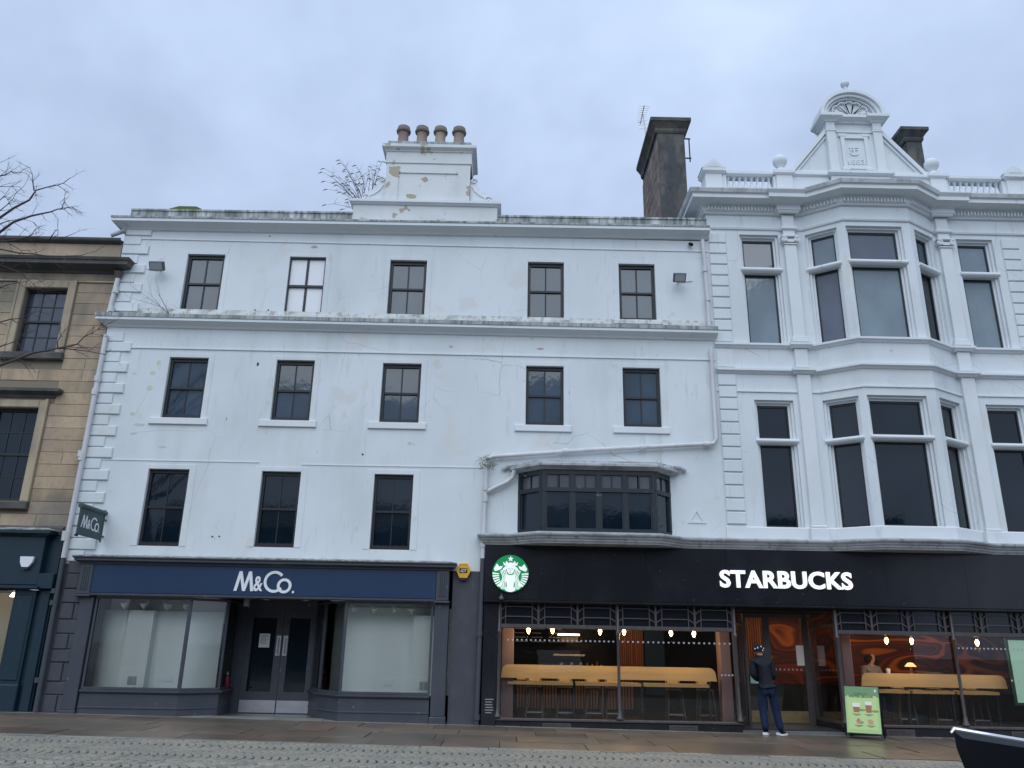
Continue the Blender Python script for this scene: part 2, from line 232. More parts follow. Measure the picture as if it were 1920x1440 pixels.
# ------------------------------------------------------------------ object helpers
WPOS = {}
def tag(o, label, cat, group=None):
    o['label'] = label; o['category'] = cat
    if group: o['group'] = group
    return o
def thing(name, loc, label, cat, group=None):
    o = bpy.data.objects.new(name, None); o.empty_display_size = .2; COL.objects.link(o)
    o.location = loc; WPOS[o.name] = Vector(loc); return tag(o, label, cat, group)
def Fr(A, B, z=0.):
    A = Vector(A[:2]); B = Vector(B[:2]); u = (B-A).normalized(); n = Vector((-u.y, u.x))
    f = lambda s, d, zz: Vector((A.x+u.x*s+n.x*d, A.y+u.y*s+n.y*d, zz+z)); f.len = (B-A).length; return f
IDF = lambda x, y, z: Vector((x, y, z))
class MB:
    def __init__(s, F=None): s.v = []; s.f = []; s.F = F or IDF; s.mi = []; s.cm = 0; s.weld = False
    def add(s, vs, fs):
        o = len(s.v); s.v += [s.F(*p) for p in vs]; s.f += [tuple(i+o for i in f) for f in fs]; s.mi += [s.cm]*len(fs); return s
    def box(s, x0, x1, y0, y1, z0, z1):
        return s.add([(x0, y0, z0), (x1, y0, z0), (x1, y1, z0), (x0, y1, z0), (x0, y0, z1), (x1, y0, z1), (x1, y1, z1), (x0, y1, z1)],
                     [(0, 3, 2, 1), (4, 5, 6, 7), (0, 1, 5, 4), (1, 2, 6, 5), (2, 3, 7, 6), (3, 0, 4, 7)])
    def bbox(s, x0, x1, y0, y1, z0, z1, c=.01):       # box with chamfered front edges (front is y0)
        return s.add([(x0, y1, z0), (x1, y1, z0), (x1, y1, z1), (x0, y1, z1), (x0, y0+c, z0), (x1, y0+c, z0), (x1, y0+c, z1), (x0, y0+c, z1),
                      (x0+c, y0, z0+c), (x1-c, y0, z0+c), (x1-c, y0, z1-c), (x0+c, y0, z1-c)],
                     [(0, 1, 2, 3), (0, 4, 5, 1), (1, 5, 6, 2), (2, 6, 7, 3), (3, 7, 4, 0), (4, 8, 9, 5), (5, 9, 10, 6), (6, 10, 11, 7), (7, 11, 8, 4), (8, 11, 10, 9)])
    def prism(s, pts, d0, d1):                         # outline in (x, z), extruded in depth
        n = len(pts); vs = [(p[0], d0, p[1]) for p in pts]+[(p[0], d1, p[1]) for p in pts]
        return s.add(vs, [tuple(range(n)), tuple(range(2*n-1, n-1, -1))]+[(i, i+n, (i+1) % n+n, (i+1) % n) for i in range(n)])
    def prismx(s, pts, x0, x1):                        # outline in (y, z), extruded along x
        n = len(pts); vs = [(x0, p[0], p[1]) for p in pts]+[(x1, p[0], p[1]) for p in pts]
        return s.add(vs, [tuple(range(n)), tuple(range(2*n-1, n-1, -1))]+[(i, i+n, (i+1) % n+n, (i+1) % n) for i in range(n)])
    def prismz(s, pts, z0, z1):
        n = len(pts); vs = [(p[0], p[1], z0) for p in pts]+[(p[0], p[1], z1) for p in pts]
        return s.add(vs, [tuple(range(n)), tuple(range(2*n-1, n-1, -1))]+[(i, i+n, (i+1) % n+n, (i+1) % n) for i in range(n)])
    def lathe(s, c, prof, seg=14):
        vs = []; fs = []; n = len(prof)
        for i in range(seg):
            a = 2*math.pi*i/seg
            for r, z in prof: vs.append((c[0]+r*math.cos(a), c[1]+r*math.sin(a), c[2]+z))
        for i in range(seg):
            j = (i+1) % seg
            for k in range(n-1): fs.append((i*n+k, j*n+k, j*n+k+1, i*n+k+1))
        fs.append(tuple(i*n for i in range(seg))[::-1]); fs.append(tuple(i*n+n-1 for i in range(seg)))
        return s.add(vs, fs)
    def tube(s, pts, r, seg=8):
        pts = [Vector(p) for p in pts]; n = len(pts); rr = r if hasattr(r, '__len__') else [r]*n
        vs = []; fs = []; up = None
        for i, p in enumerate(pts):
            d = (pts[min(i+1, n-1)]-pts[max(i-1, 0)]).normalized()
            if up is None: up = Vector((0, 0, 1)) if abs(d.z) < .9 else Vector((1, 0, 0))
            a = d.cross(up).normalized(); b = a.cross(d).normalized(); up = b
            for k in range(seg):
                t = 2*math.pi*k/seg; vs.append(tuple(p+a*math.cos(t)*rr[i]+b*math.sin(t)*rr[i]))
        for i in range(n-1):
            for k in range(seg):
                l = (k+1) % seg; fs.append((i*seg+k, i*seg+l, (i+1)*seg+l, (i+1)*seg+k))
        fs.append(tuple(range(seg))[::-1]); fs.append(tuple((n-1)*seg+k for k in range(seg)))
        return s.add(vs, fs)
    def bar(s, a, b, w, d, n=(0, -1, 0)):              # straight bar of rectangular section between two points
        a = Vector(a); b = Vector(b); t = (b-a).normalized(); nn = Vector(n); sd_ = t.cross(nn).normalized()*w/2; nn = sd_.cross(t).normalized()*d/2
        vs = [tuple(p+x*sd_+y*nn) for p in (a, b) for x, y in ((-1, -1), (1, -1), (1, 1), (-1, 1))]
        return s.add(vs, [(0, 3, 2, 1), (4, 5, 6, 7), (0, 1, 5, 4), (1, 2, 6, 5), (2, 3, 7, 6), (3, 0, 4, 7)])
    def sweep(s, prof, path, z=0.):                    # moulding: prof (out, up) along a plan path; out is to the right of travel
        P_ = [Vector(p[:2]) for p in path]; n = len(P_); zz = z if hasattr(z, '__len__') else [z]*n; vs = []; k = len(prof)
        for i, p in enumerate(P_):
            d0 = (p-P_[i-1]).normalized() if i else (P_[1]-p).normalized(); d1 = (P_[i+1]-p).normalized() if i < n-1 else d0
            n0 = Vector((d0.y, -d0.x)); n1 = Vector((d1.y, -d1.x)); mm = (n0+n1)
            mm = mm/max(mm.dot(n0), .35)
            for o_, u_ in prof: vs.append((p.x+mm.x*o_, p.y+mm.y*o_, zz[i]+u_))
        fs = [(i*k+j, i*k+(j+1) % k, (i+1)*k+(j+1) % k, (i+1)*k+j) for i in range(n-1) for j in range(k)]
        fs += [tuple(range(k)), tuple((n-1)*k+j for j in range(k))[::-1]]
        return s.add(vs, fs)
    def ribbon(s, pts, w, d0, d1, closed=False):       # flat stroke in (x, z)
        P_ = [Vector(p) for p in pts]; n = len(P_); Lf = []; Rt = []
        for i, p in enumerate(P_):
            a = P_[i-1] if (i or closed) else None; b = P_[(i+1) % n] if (i < n-1 or closed) else None
            d0_ = (p-a).normalized() if a is not None else (b-p).normalized(); d1_ = (b-p).normalized() if b is not None else d0_
            n0 = Vector((-d0_.y, d0_.x)); n1 = Vector((-d1_.y, d1_.x)); mm = n0+n1
            mm = mm/max(mm.dot(n0), .45); Lf.append(p+mm*w/2); Rt.append(p-mm*w/2)
        vs = []
        for a, b in zip(Lf, Rt): vs += [(a.x, d0, a.y), (b.x, d0, b.y), (a.x, d1, a.y), (b.x, d1, b.y)]
        fs = []
        for i in range(n if closed else n-1):
            j = (i+1) % n; a, b = 4*i, 4*j
            fs += [(a, a+1, b+1, b), (a+2, b+2, b+3, a+3), (a, b, b+2, a+2), (a+1, a+3, b+3, b+1)]
        if not closed: fs += [(0, 2, 3, 1), (4*n-4, 4*n-3, 4*n-1, 4*n-2)]
        return s.add(vs, fs)
    def mesh(s, name, pivot=None, smooth=False):
        me = bpy.data.meshes.new(name); pv = pivot if pivot is not None else Vector((0, 0, 0))
        me.from_pydata([tuple(v-pv) for v in s.v], [], s.f)
        bm = bmesh.new(); bm.from_mesh(me)
        if s.weld: bmesh.ops.remove_doubles(bm, verts=bm.verts, dist=1e-4)
        bmesh.ops.recalc_face_normals(bm, faces=bm.faces); bm.to_mesh(me); bm.free()
        if any(s.mi): me.polygons.foreach_set('material_index', s.mi)
        if smooth:
            me.polygons.foreach_set('use_smooth', [True]*len(me.polygons))
            try: me.set_sharp_from_angle(angle=R(40))
            except Exception: pass
        return me
    def build(s, name, mt, parent=None, smooth=False, label=None, cat=None, group=None, kind=None):
        lo = Vector([min(v[i] for v in s.v) for i in range(3)]); hi = Vector([max(v[i] for v in s.v) for i in range(3)])
        pv = Vector(((lo.x+hi.x)/2, (lo.y+hi.y)/2, lo.z)); me = s.mesh(name, pv, smooth)
        for q in (mt if isinstance(mt, (list, tuple)) else [mt]): me.materials.append(q)
        return link(name, me, pv, parent, label, cat, group, kind)
def link(name, me, wpos, parent=None, label=None, cat=None, group=None, kind=None):
    o = bpy.data.objects.new(name, me); COL.objects.link(o); WPOS[o.name] = Vector(wpos)
    if parent: o.parent = parent; o.location = Vector(wpos)-WPOS[parent.name]
    else: o.location = wpos
    if label: o['label'] = label
    if cat: o['category'] = cat
    if group: o['group'] = group
    if kind: o['kind'] = kind
    return o
def copy_tree(o, delta, parent=None, label=None):
    c = o.copy(); COL.objects.link(c)
    if parent: c.parent = parent; WPOS[c.name] = WPOS[o.name]+delta
    else: c.location = Vector(o.location)+delta; WPOS[c.name] = WPOS[o.name]+delta
    if label: c['label'] = label
    for ch in [q for q in bpy.data.objects if q.parent == o]: copy_tree(ch, delta, c)
    return c
def dup(o, wpos, parent=None):                        # one repeat of a single-mesh part
    c = o.copy(); COL.objects.link(c); c.parent = parent or o.parent; WPOS[c.name] = Vector(wpos)
    c.location = Vector(wpos)-(WPOS[c.parent.name] if c.parent else Vector((0, 0, 0))); return c
def eval_mesh(o, name):
    bpy.context.view_layer.update(); dg = bpy.context.evaluated_depsgraph_get()
    return bpy.data.meshes.new_from_object(o.evaluated_get(dg))
def text_mesh(body, size, extrude=.01, offset=0., align='CENTER', shear=0., space=1.):
    cu = bpy.data.curves.new('lettering', 'FONT'); cu.body = body; cu.size = size; cu.extrude = extrude; cu.offset = offset
    cu.align_x = align; cu.shear = shear; cu.space_character = space; cu.resolution_u = 4
    o = bpy.data.objects.new('lettering', cu); COL.objects.link(o); me = eval_mesh(o, 'lettering'); bpy.data.objects.remove(o); return me
def text(name, body, pos, width, height, mt, parent=None, extrude=.01, offset=0., frame=None, space=1.):
    """lettering standing in the plane of frame (default facing the street) fitted to width x height, centred on pos"""
    me = text_mesh(body, 1., .5, offset, space=space); co = np.empty(len(me.vertices)*3); me.vertices.foreach_get('co', co); co = co.reshape(-1, 3)
    lo, hi = co.min(0), co.max(0); c = (lo+hi)/2; sx_ = width/(hi[0]-lo[0]); sz_ = height/(hi[1]-lo[1])
    F = frame or (lambda s_, d_, z_: Vector((s_, d_, z_)))
    o0 = F(0, 0, 0)
    for i, v in enumerate(me.vertices):
        p = co[i]-c; v.co = F(p[0]*sx_, -p[2]*extrude*2, p[1]*sz_)-o0
    me.update(); me.materials.clear(); me.materials.append(mt)
    return link(name, me, pos, parent)
def wall(F, s0, s1, z0, z1, holes, reveal=.16, d=0.):
    holes = [h for h in holes if h[0] >= s0-1e-6 and h[1] <= s1+1e-6]; mb = MB(F); mb.weld = True; xs = sorted({s0, s1, *[h[0] for h in holes], *[h[1] for h in holes]}); zs = sorted({z0, z1, *[h[2] for h in holes], *[h[3] for h in holes]})
    xs = [x for x in xs if s0 <= x <= s1]; zs = [z for z in zs if z0 <= z <= z1]
    for a, b in zip(xs, xs[1:]):
        for c, e in zip(zs, zs[1:]):
            mx_, mz_ = (a+b)/2, (c+e)/2
            if any(h[0] < mx_ < h[1] and h[2] < mz_ < h[3] for h in holes): continue
            mb.add([(a, d, c), (b, d, c), (b, d, e), (a, d, e)], [(0, 1, 2, 3)])
    for h in holes:
        a, b, c, e = h[:4]; r = d+reveal
        mb.add([(a, d, c), (a, r, c), (a, r, e), (a, d, e)], [(0, 1, 2, 3)]); mb.add([(b, d, c), (b, d, e), (b, r, e), (b, r, c)], [(0, 1, 2, 3)])
        mb.add([(a, d, c), (b, d, c), (b, r, c), (a, r, c)], [(0, 1, 2, 3)]); mb.add([(a, d, e), (a, r, e), (b, r, e), (b, d, e)], [(0, 1, 2, 3)])
    return mb
def rect(tl, tr, br, bl, Y=0.):
    p = [at(*q, Y) for q in (tl, tr, br, bl)]
    return ((p[0].x+p[3].x)/2, (p[1].x+p[2].x)/2, (p[2].z+p[3].z)/2, (p[0].z+p[1].z)/2)
def rect_on(tl, tr, br, bl, A, B):
    p = [at_plane(*q, A, B) for q in (tl, tr, br, bl)]
    return ((p[0][0]+p[3][0])/2, (p[1][0]+p[2][0])/2, (p[2][1]+p[3][1])/2, (p[0][1]+p[1][1])/2)
def sash(F, h, parent, fm, pm, cols=2, rows=2, fw=.055, bw=.026, dep=.11, rail=.05, label=None, name='window', railz=.5, muntins=True):
    """sliding sash in the opening h of a wall frame: outer frame, meeting rail, glazing bars, one pane per light"""
    a, b, c, e = h[:4]; mb = MB(F); g = .001
    mb.box(a+g, a+fw, dep-.03, dep+.05, c+g, e-g); mb.box(b-fw, b-g, dep-.03, dep+.05, c+g, e-g)
    mb.box(a+fw, b-fw, dep-.03, dep+.05, e-fw*1.3, e-g); mb.box(a+fw, b-fw, dep-.03, dep+.05, c+g, c+fw*1.5)
    zi0, zi1 = c+fw*1.5, e-fw*1.3; zm = zi0+(zi1-zi0)*railz; xi0, xi1 = a+fw, b-fw
    mb.box(xi0, xi1, dep-.015, dep+.045, zm-rail/2, zm+rail/2)
    cells = []
    for (q0, q1, dd) in ((zi0, zm-rail/2, .018), (zm+rail/2, zi1, 0.)):
        rr = max(1, rows//2); xw = (xi1-xi0)/cols
        for k in range(1, cols): mb.box(xi0+k*xw-bw/2, xi0+k*xw+bw/2, dep+dd-.004, dep+dd+.022, q0, q1)
        zw = (q1-q0)/rr
        for k in range(1, rr): mb.box(xi0, xi1, dep+dd-.002, dep+dd+.021, q0+k*zw-bw/2, q0+k*zw+bw/2)
        for i in range(cols):
            for j in range(rr):
                cells.append((xi0+i*xw+(bw/2 if i else 0), xi0+(i+1)*xw-(bw/2 if i < cols-1 else 0), q0+j*zw+(bw/2 if j else 0), q0+(j+1)*zw-(bw/2 if j < rr-1 else 0), dep+dd))
    wd = mb.build(name, fm, parent, label=label)
    for (x0, x1, z0, z1, dd) in cells:
        q = pm if not isinstance(pm, (list, tuple)) else pm[rnd.randrange(len(pm))]
        t = rnd.uniform(-.002, .002); t2 = rnd.uniform(-.002, .002)
        MB(F).add([(x0-.003, dd+.012+t, z0-.003), (x1+.003, dd+.012-t, z0-.003), (x1+.003, dd+.012-t+t2, z1+.003), (x0-.003, dd+.012+t+t2, z1+.003),
                   (x0-.003, dd+.018+t, z0-.003), (x1+.003, dd+.018-t, z0-.003), (x1+.003, dd+.018-t+t2, z1+.003), (x0-.003, dd+.018+t+t2, z1+.003)],
                  [(0, 1, 2, 3), (4, 7, 6, 5), (0, 4, 5, 1), (1, 5, 6, 2), (2, 6, 7, 3), (3, 7, 4, 0)]).build('pane', q, wd)
    return wd
print('helpers ready')

# ------------------------------------------------------------------ ground, pavement, cobbles
def sheet(name, x0, x1, y0, y1, dz, mt, nx=12):
    mb = MB(); xs = [x0+(x1-x0)*i/nx for i in range(nx+1)]
    for a, b in zip(xs, xs[1:]): mb.add([(a, y0, zg(a)+dz), (b, y0, zg(b)+dz), (b, y1, zg(b)+dz), (a, y1, zg(a)+dz)], [(0, 1, 2, 3)])
    return mb
gm = MB(); g = 400
for x0, x1 in ((-g, -30), (-30, 7), (7, g)): gm.add([(x0, -g, zg(x0)-.12), (x1, -g, zg(x1)-.12), (x1, g, zg(x1)-.12), (x0, g, zg(x0)-.12)], [(0, 1, 2, 3)])
gm.build('ground', GROUND, kind='structure')
CURB = -4.05
pv = sheet('pavement', -16, 17, CURB, .45, -.05, JOINT).build('pavement', JOINT, kind='structure')
st = sheet('cobbled_street', -24, 24, -24, CURB, -.055, JOINT).build('cobbled_street', JOINT, kind='structure')
# paving slabs: a pale strip of flags along the shop fronts, then big wet brown slabs
slab_meshes = {}
def slab(x0, x1, y0, y1, mt, key):
    w_ = x1-x0; z = zg((x0+x1)/2)-.002+rnd.uniform(-.003, .003)
    k = (key, round(w_, 2))
    if k not in slab_meshes:
        mb = MB(); gx = .006
        mb.add([(-w_/2+gx, y0+gx, -.05), (w_/2-gx, y0+gx, -.05), (w_/2-gx, y1-gx, -.05), (-w_/2+gx, y1-gx, -.05), (-w_/2+gx, y0+gx, -.004), (w_/2-gx, y0+gx, -.004), (w_/2-gx, y1-gx, -.004), (-w_/2+gx, y1-gx, -.004),
                (-w_/2+gx+.008, y0+gx+.008, 0), (w_/2-gx-.008, y0+gx+.008, 0), (w_/2-gx-.008, y1-gx-.008, 0), (-w_/2+gx+.008, y1-gx-.008, 0)],
               [(0, 1, 5, 4), (1, 2, 6, 5), (2, 3, 7, 6), (3, 0, 4, 7), (4, 5, 9, 8), (5, 6, 10, 9), (6, 7, 11, 10), (7, 4, 8, 11), (8, 9, 10, 11)])
        slab_meshes[k] = mb.mesh('paving_slab'); slab_meshes[k].materials.append(mt)
    o = link('paving_slab', slab_meshes[k], ((x0+x1)/2, 0, z), pv); o.rotation_euler = (rnd.uniform(-.002, .002), .0095, 0)
for (y0, y1, mt, ws, key) in ((-.22, .42, SLABG, (.55, .7, .85, 1.0), 'a'), (-1.15, -.22, SLAB, (.75, .95, 1.2, 1.45), 'b'), (-2.0, -1.15, SLAB, (.75, .95, 1.2, 1.45), 'c'), (-2.95, -2.0, SLAB, (.75, .95, 1.2, 1.45), 'e'), (CURB+.16, -2.95, SLAB, (.75, .95, 1.2, 1.45), 'f'), (CURB, CURB+.16, SLABG, (.7, .9, 1.1), 'd')):
    x = -13.5+rnd.random()*.5
    while x < 14.5:
        ww = rnd.choice(ws); slab(x, x+ww, y0, y1, mt, key); x += ww
# setts laid in segmental arcs: bands along the street, each arc bulging to the right
def sett(mb, c, ang, lx, ly, h):
    ca, sa = math.cos(ang), math.sin(ang); q = lambda a, b, z: (c[0]+a*ca-b*sa, c[1]+a*sa+b*ca, c[2]+z)
    e = .012; vs = [q(sx*lx/2, sy*ly/2, -.05) for sx, sy in ((-1, -1), (1, -1), (1, 1), (-1, 1))]+[q(sx*lx/2, sy*ly/2, h-.008) for sx, sy in ((-1, -1), (1, -1), (1, 1), (-1, 1))]+[q(sx*(lx/2-e), sy*(ly/2-e), h) for sx, sy in ((-1, -1), (1, -1), (1, 1), (-1, 1))]
    mb.add(vs, [(0, 1, 5, 4), (1, 2, 6, 5), (2, 3, 7, 6), (3, 0, 4, 7), (4, 5, 9, 8), (5, 6, 10, 9), (6, 7, 11, 10), (7, 4, 8, 11), (8, 9, 10, 11)])
setts = []
BW = 1.12; NB = 7
for b in range(NB):
    yc = CURB-.14-BW/2-b*BW
    half = 11.5 if yc < -4 else 13
    k = 0; x = -half
    while x < half:
        for j in range(11):
            v = (j+.5)/11*2-1
            xx = x+.34*(1-v*v); yy = yc+v*BW/2*.985; ang = math.atan2(.68*v, BW/2)
            setts.append((xx+rnd.uniform(-.006, .006), yy+rnd.uniform(-.005, .005), ang*.9, (.092+rnd.uniform(-.004, .004)), .104+rnd.uniform(-.003, .003)))
        x += .122
for i in range(240): setts.append((-13+i*.11, CURB-.07, 0, .10, .11))
def shown(s):
    d = Vector((s[0], s[1], zg(s[0])))-CAM; zc = d.dot(FW); px = d.dot(RI)/zc*FPX+960; py = d.dot(DN)/zc*FPX+720
    return 0 < px < 1920 and py < 1440
setts.sort(key=lambda s: (not shown(s), s[1]))
near = [s for s in setts if shown(s)][:298]; ids = set(map(id, near)); bulk = MB()
protos = []
for k in range(8):
    mb = MB(); sett(mb, (0, 0, 0), 0, .092+rnd.uniform(-.005, .005), .104+rnd.uniform(-.003, .003), 0); me = mb.mesh('sett'); me.materials.append(COB); protos.append(me)
for s in setts:
    z = zg(s[0])-.004+rnd.uniform(-.004, .004)
    if id(s) in ids:
        o = link('sett', rnd.choice(protos), (s[0], s[1], z), st); o.rotation_euler = (rnd.uniform(-.04, .04), .0095+rnd.uniform(-.04, .04), s[2])
    else: sett(bulk, (s[0], s[1], z), s[2], s[3], s[4], 0)
bulk.build('setts', COB, st, kind='stuff')

# ------------------------------------------------------------------ white four-storey building
WB = thing('town_house', (-2.4, 0, 0), 'white painted four storey building with a central chimney over its flat parapet', 'building')
F0 = Fr((0, 0), (1, 0))
ZC = 4.0
XL, XR = -9.68, 4.953
ZTOP = 11.52
T3 = [((351, 476), (421.5, 478), (408, 586), (338, 583)), ((543, 481), (612, 483), (601, 590), (533, 589)), ((731.5, 487.3), (800, 489), (796, 594), (725.7, 593)),
      ((990, 490.7), (1057.4, 492.7), (1057.4, 600), (988.7, 598)), ((1160, 494.5), (1227.6, 496), (1231, 601.7), (1162, 601))]
T2 = [((318.8, 670), (392, 671), (375, 784.5), (301, 783)), ((518, 675), (591, 676), (579, 789), (508, 788)), ((718, 681), (789, 682), (786, 793), (711, 792)),
      ((987, 686), (1057, 687), (1057, 798), (985, 797)), ((1167, 690), (1237, 690), (1241, 801), (1170, 801))]
T1 = [((277.5, 879), (357, 880), (333, 1025), (258, 1022)), ((491, 883), (566, 885), (549, 1027), (476, 1025)), ((702, 889), (776, 890), (767, 1031), (693, 1030))]
H3 = [rect(*q) for q in T3]; H2 = [rect(*q) for q in T2]; H1 = [rect(*q) for q in T1]
BAYH = (.33, 3.68, 4.08, 5.44)
wl = wall(F0, XL, -.44, 3.27, ZTOP, H3+H2+H1).build('wall', WHITE, WB)
wall(F0, -.44, XR, ZC, ZTOP, H3+H2+[BAYH]).build('wall', WHITE, WB)
core = MB(); core.box(XL+.01, XR-.01, .32, 9, 4.6, ZTOP+.25); core.box(XL, XL+.02, 0.004, 9, 0, ZTOP); core.box(XL+.01, XR-.01, 7.2, 9, -.2, 4.6)
core.build('body', DARKREND, WB)
for i, h in enumerate(H3):
    if i == 1: sash(F0, h, WB, BLKFRAME, P_BLIND, fw=.03, bw=.06, rail=.06, dep=.07, label='painted blind window with white panels')
    else: sash(F0, h, WB, BLKFRAME, P_TOP, fw=.07, bw=.035)
for h in H2: sash(F0, h, WB, BLKFRAME, [P_MID, P_MID, P_TOP], fw=.065, bw=.03)
for h in H1: sash(F0, h, WB, BLKFRAME, P_LOW, fw=.06, bw=.022, rail=.05)
def margin(F, h, wd, mt, parent, t=.012, head=True):
    a, b, c, e = h[:4]; mb = MB(F); mb.bbox(a-wd, a-.002, -t, .002, c, e+wd*.7, .004); mb.bbox(b+.002, b+wd, -t, .002, c, e+wd*.7, .004); mb.bbox(a-.002, b+.002, -t, .002, e+.002, e+wd*.7, .004)
    return mb.build('window_surround', mt, parent)
for h in H3: margin(F0, h, .13, WHITE, WB, .008); MB(F0).bbox(h[0]-.14, h[1]+.14, -.03, .01, h[2]-.09, h[2]-.003, .006).build('window_sill', SPLASH, WB)
for h in H2: margin(F0, h, .14, WHITE, WB, .010); MB(F0).bbox(h[0]-.25, h[1]+.18, -.048, .01, h[2]-.155, h[2]-.003, .008).build('window_sill', TRIM, WB)
for h in H1: margin(F0, h, .15, WHITE, WB, .010)
# rusty window guards at the foot of the lowest windows
for h in H1:
    mb = MB(F0); n = 24
    for k in range(n+1):
        x = h[0]+.03+(h[1]-h[0]-.06)*k/n; mb.tube([(x, .02, h[2]+.005), (x, .02, h[2]+.10+rnd.uniform(-.02, .01))], .005, 5)
    mb.box(h[0]+.02, h[1]-.02, .015, .028, h[2]+.03, h[2]+.04); mb.build('bird_spikes', IRON, WB)
# blank panel lines, string courses and cornices (built as mouldings that follow the wall)
def mould(name, prof, path, z, mt, parent, **k): return MB().sweep(prof, path, z).build(name, mt, parent, **k)
zl, zr = AZ(243, 432.9), AZ(1309, 450.5)
mould('cornice', [(0, 0), (.05, .015), (.09, .05), (.24, .13), (.27, .145), (.27, .255), (.24, .27), (0, .33)], [(XL, 3), (XL, 0), (XR+.02, 0)], [zl, zl, zr], TRIM, WB)
mould('cornice_flashing', [(.20, .276), (.272, .225), (.287, .225), (.287, .275), (0, .345), (0, .33)], [(XL, 3), (XL, 0), (XR+.02, 0)], [zl, zl, zr], MOULDSHADE, WB)  # lip and fascia top darkened: dirt and shade both put into the colour
z1, z2 = AZ(260, 449), AZ(1309, 472.8)
mould('string_course', [(-.01, 0), (.022, .004), (.022, .03), (-.01, .035)], [(XL+.35, 0), (XR, 0)], [z1, z2], TRIM, WB)
zm1, zm2 = AZ(208, 612, 0), AZ(1333, 638, 0)
mould('band_cornice', [(0, -.02), (.04, -.01), (.07, .03), (.19, .10), (.22, .11), (.22, .215), (.20, .225), (0, .26)], [(XL, 1), (XL, 0), (XR+.06, 0)], [zm1, zm1, zm2], TRIM, WB)
mould('mouldy_ledge', [(-.01, .262), (.20, .228), (.223, .180), (.238, .180), (.240, .27), (.10, .33), (-.01, .35)], [(XL, 1), (XL, 0), (XR+.06, 0)], [zm1, zm1, zm2], MOULDSHADE, WB)
MB().sweep([(-.012, 0), (.004, 0), (.004, .17), (-.012, .17)], [(XL+.02, 0), (XR, 0)], [zm1+.33, zm2+.33]).build('stained_wall_foot', SPLASH, WB)
z1, z2 = AZ(200, 652), AZ(1320, 676)
mould('string_course', [(-.01, 0), (.025, .004), (.025, .035), (-.01, .04)], [(XL+.02, 0), (XR, 0)], [z1, z2], TRIM, WB)
for a, b in (((176, 862), (486, 868)), ((566, 872), (905, 878))):
    mould('string_course', [(-.01, 0), (.014, .004), (.014, .02), (-.01, .024)], [(AX(*a), 0), (AX(*b), 0)], [AZ(*a), AZ(*b)], TRIM, WB)
for px, y0, y1 in ((970, 684, 712), (965, 640, 672), (1203, 648, 674), (455, 640, 655), (286, 435, 480)):
    MB(F0).box(AX(px, y0)-.004, AX(px, y0)+.004, -.006, .003, AZ(px, y1), AZ(px, y0)).build('plaster_joint', SPLASH, WB)
# quoins
def quoin(F, s0, s1, z0, z1, mt, parent, d=.022): return MB(F).bbox(s0, s1, -d, .004, z0, z1, .012).build('quoin', mt, parent)
pitch = .2585; z = 3.32; k = 0
while z < 11.35:
    if not (zm1-.05 < z+.24 and z < zm1+.36): quoin(F0, XL+.02, XL+(.62 if k % 2 else .40)+.04, z, z+pitch-.028, WHITE, WB, .04 if k % 2 else .03)
    z += pitch; k += 1
# parapet, pedestal and chimney
for x0, x1, q0, q1 in ((XL+.06, -4.02, .34, .32), (-.35, XR, .30, .30)):
    zz0, zz1 = (zl, (zl+zr)/2) if x0 < -5 else ((zl+zr)/2, zr)
    mb = MB().sweep([(0, .30), (.03, .30), (.03, .56), (0, .56)], [(x0, 0), (x1, 0)], [zz0, zz1]); mb.build('parapet', STAIN, WB)
    MB().sweep([(-.3, .562), (.055, .562), (.055, .61), (-.3, .63)], [(x0, 0), (x1, 0)], [zz0+.0, zz1]).build('parapet_coping', STAIN, WB)
    MB().box(x0, x1, .002, .31, zz0+.2, min(zz0, zz1)+.55).build('parapet_back', STAIN, WB)
PX0, PX1 = -4.03, -.36; PZ = 12.33
MB().bbox(PX0, PX1, -.045, .55, zl+.3, PZ, .01).build('pedestal', CHIM, WB)
MB().sweep([(0, 0), (.03, .01), (.07, .05), (.09, .06), (.09, .13), (.02, .15), (-.6, .15), (-.6, 0)], [(PX0, .55), (PX0, -.045), (PX1, -.045), (PX1, .55)], PZ).build('pedestal_cap', TRIM, WB)
ch = None
CX0, CX1 = -3.27, -1.09; CZ0, CZ1 = PZ+.15, 14.02
rp_ = rect((747, 322), (859, 325), (856, 384), (744, 381))
cz = wall(F0, CX0, CX1, CZ0, 13.62, [(rp_[0], rp_[1], CZ0+.02, rp_[3])], reveal=.03, d=.02)
cz.box(CX0, CX1, .051, 1.0, CZ0, 13.61); cz.box(CX0, CX0+.01, .021, .9, CZ0, 13.6); cz.box(CX1-.01, CX1, .021, .9, CZ0, 13.6)
ch = cz.build('chimney', CHIM, WB)
MB().sweep([(0, 0), (.025, .0), (.025, .32), (.05, .33), (.06, .36), (.12, .40), (.14, .42), (.14, .50), (-.3, .54), (-.3, 0)], [(CX0, 1.0), (CX0, .02), (CX1, .02), (CX1, 1.0), (CX0, 1.0)], 13.62).build('chimney_cap', CHIM, ch)
MB().bbox(CX0+.0, CX1-.0, -.07, .95, 14.10, 14.245, .02).build('chimney_slab', MOULDSHADE, ch)
for px in (756, 791, 825.5, 860.5):
    x = AX(px, 262, .35)
    b = MB().lathe((x, .35, 14.24), [(.155, 0), (.165, .05), (.15, .10), (.16, .13), (.145, .17), (.135, .45), (.15, .50), (.14, .5)], 20).build('chimney_pot', POT, ch, smooth=True)
    MB().lathe((x, .35, 14.74), [(.145, 0), (.185, .03), (.195, .08), (.172, .11), (.165, .19), (.125, .22), (.11, .17)], 20).build('pot_rim', POTRIM, ch, smooth=True)
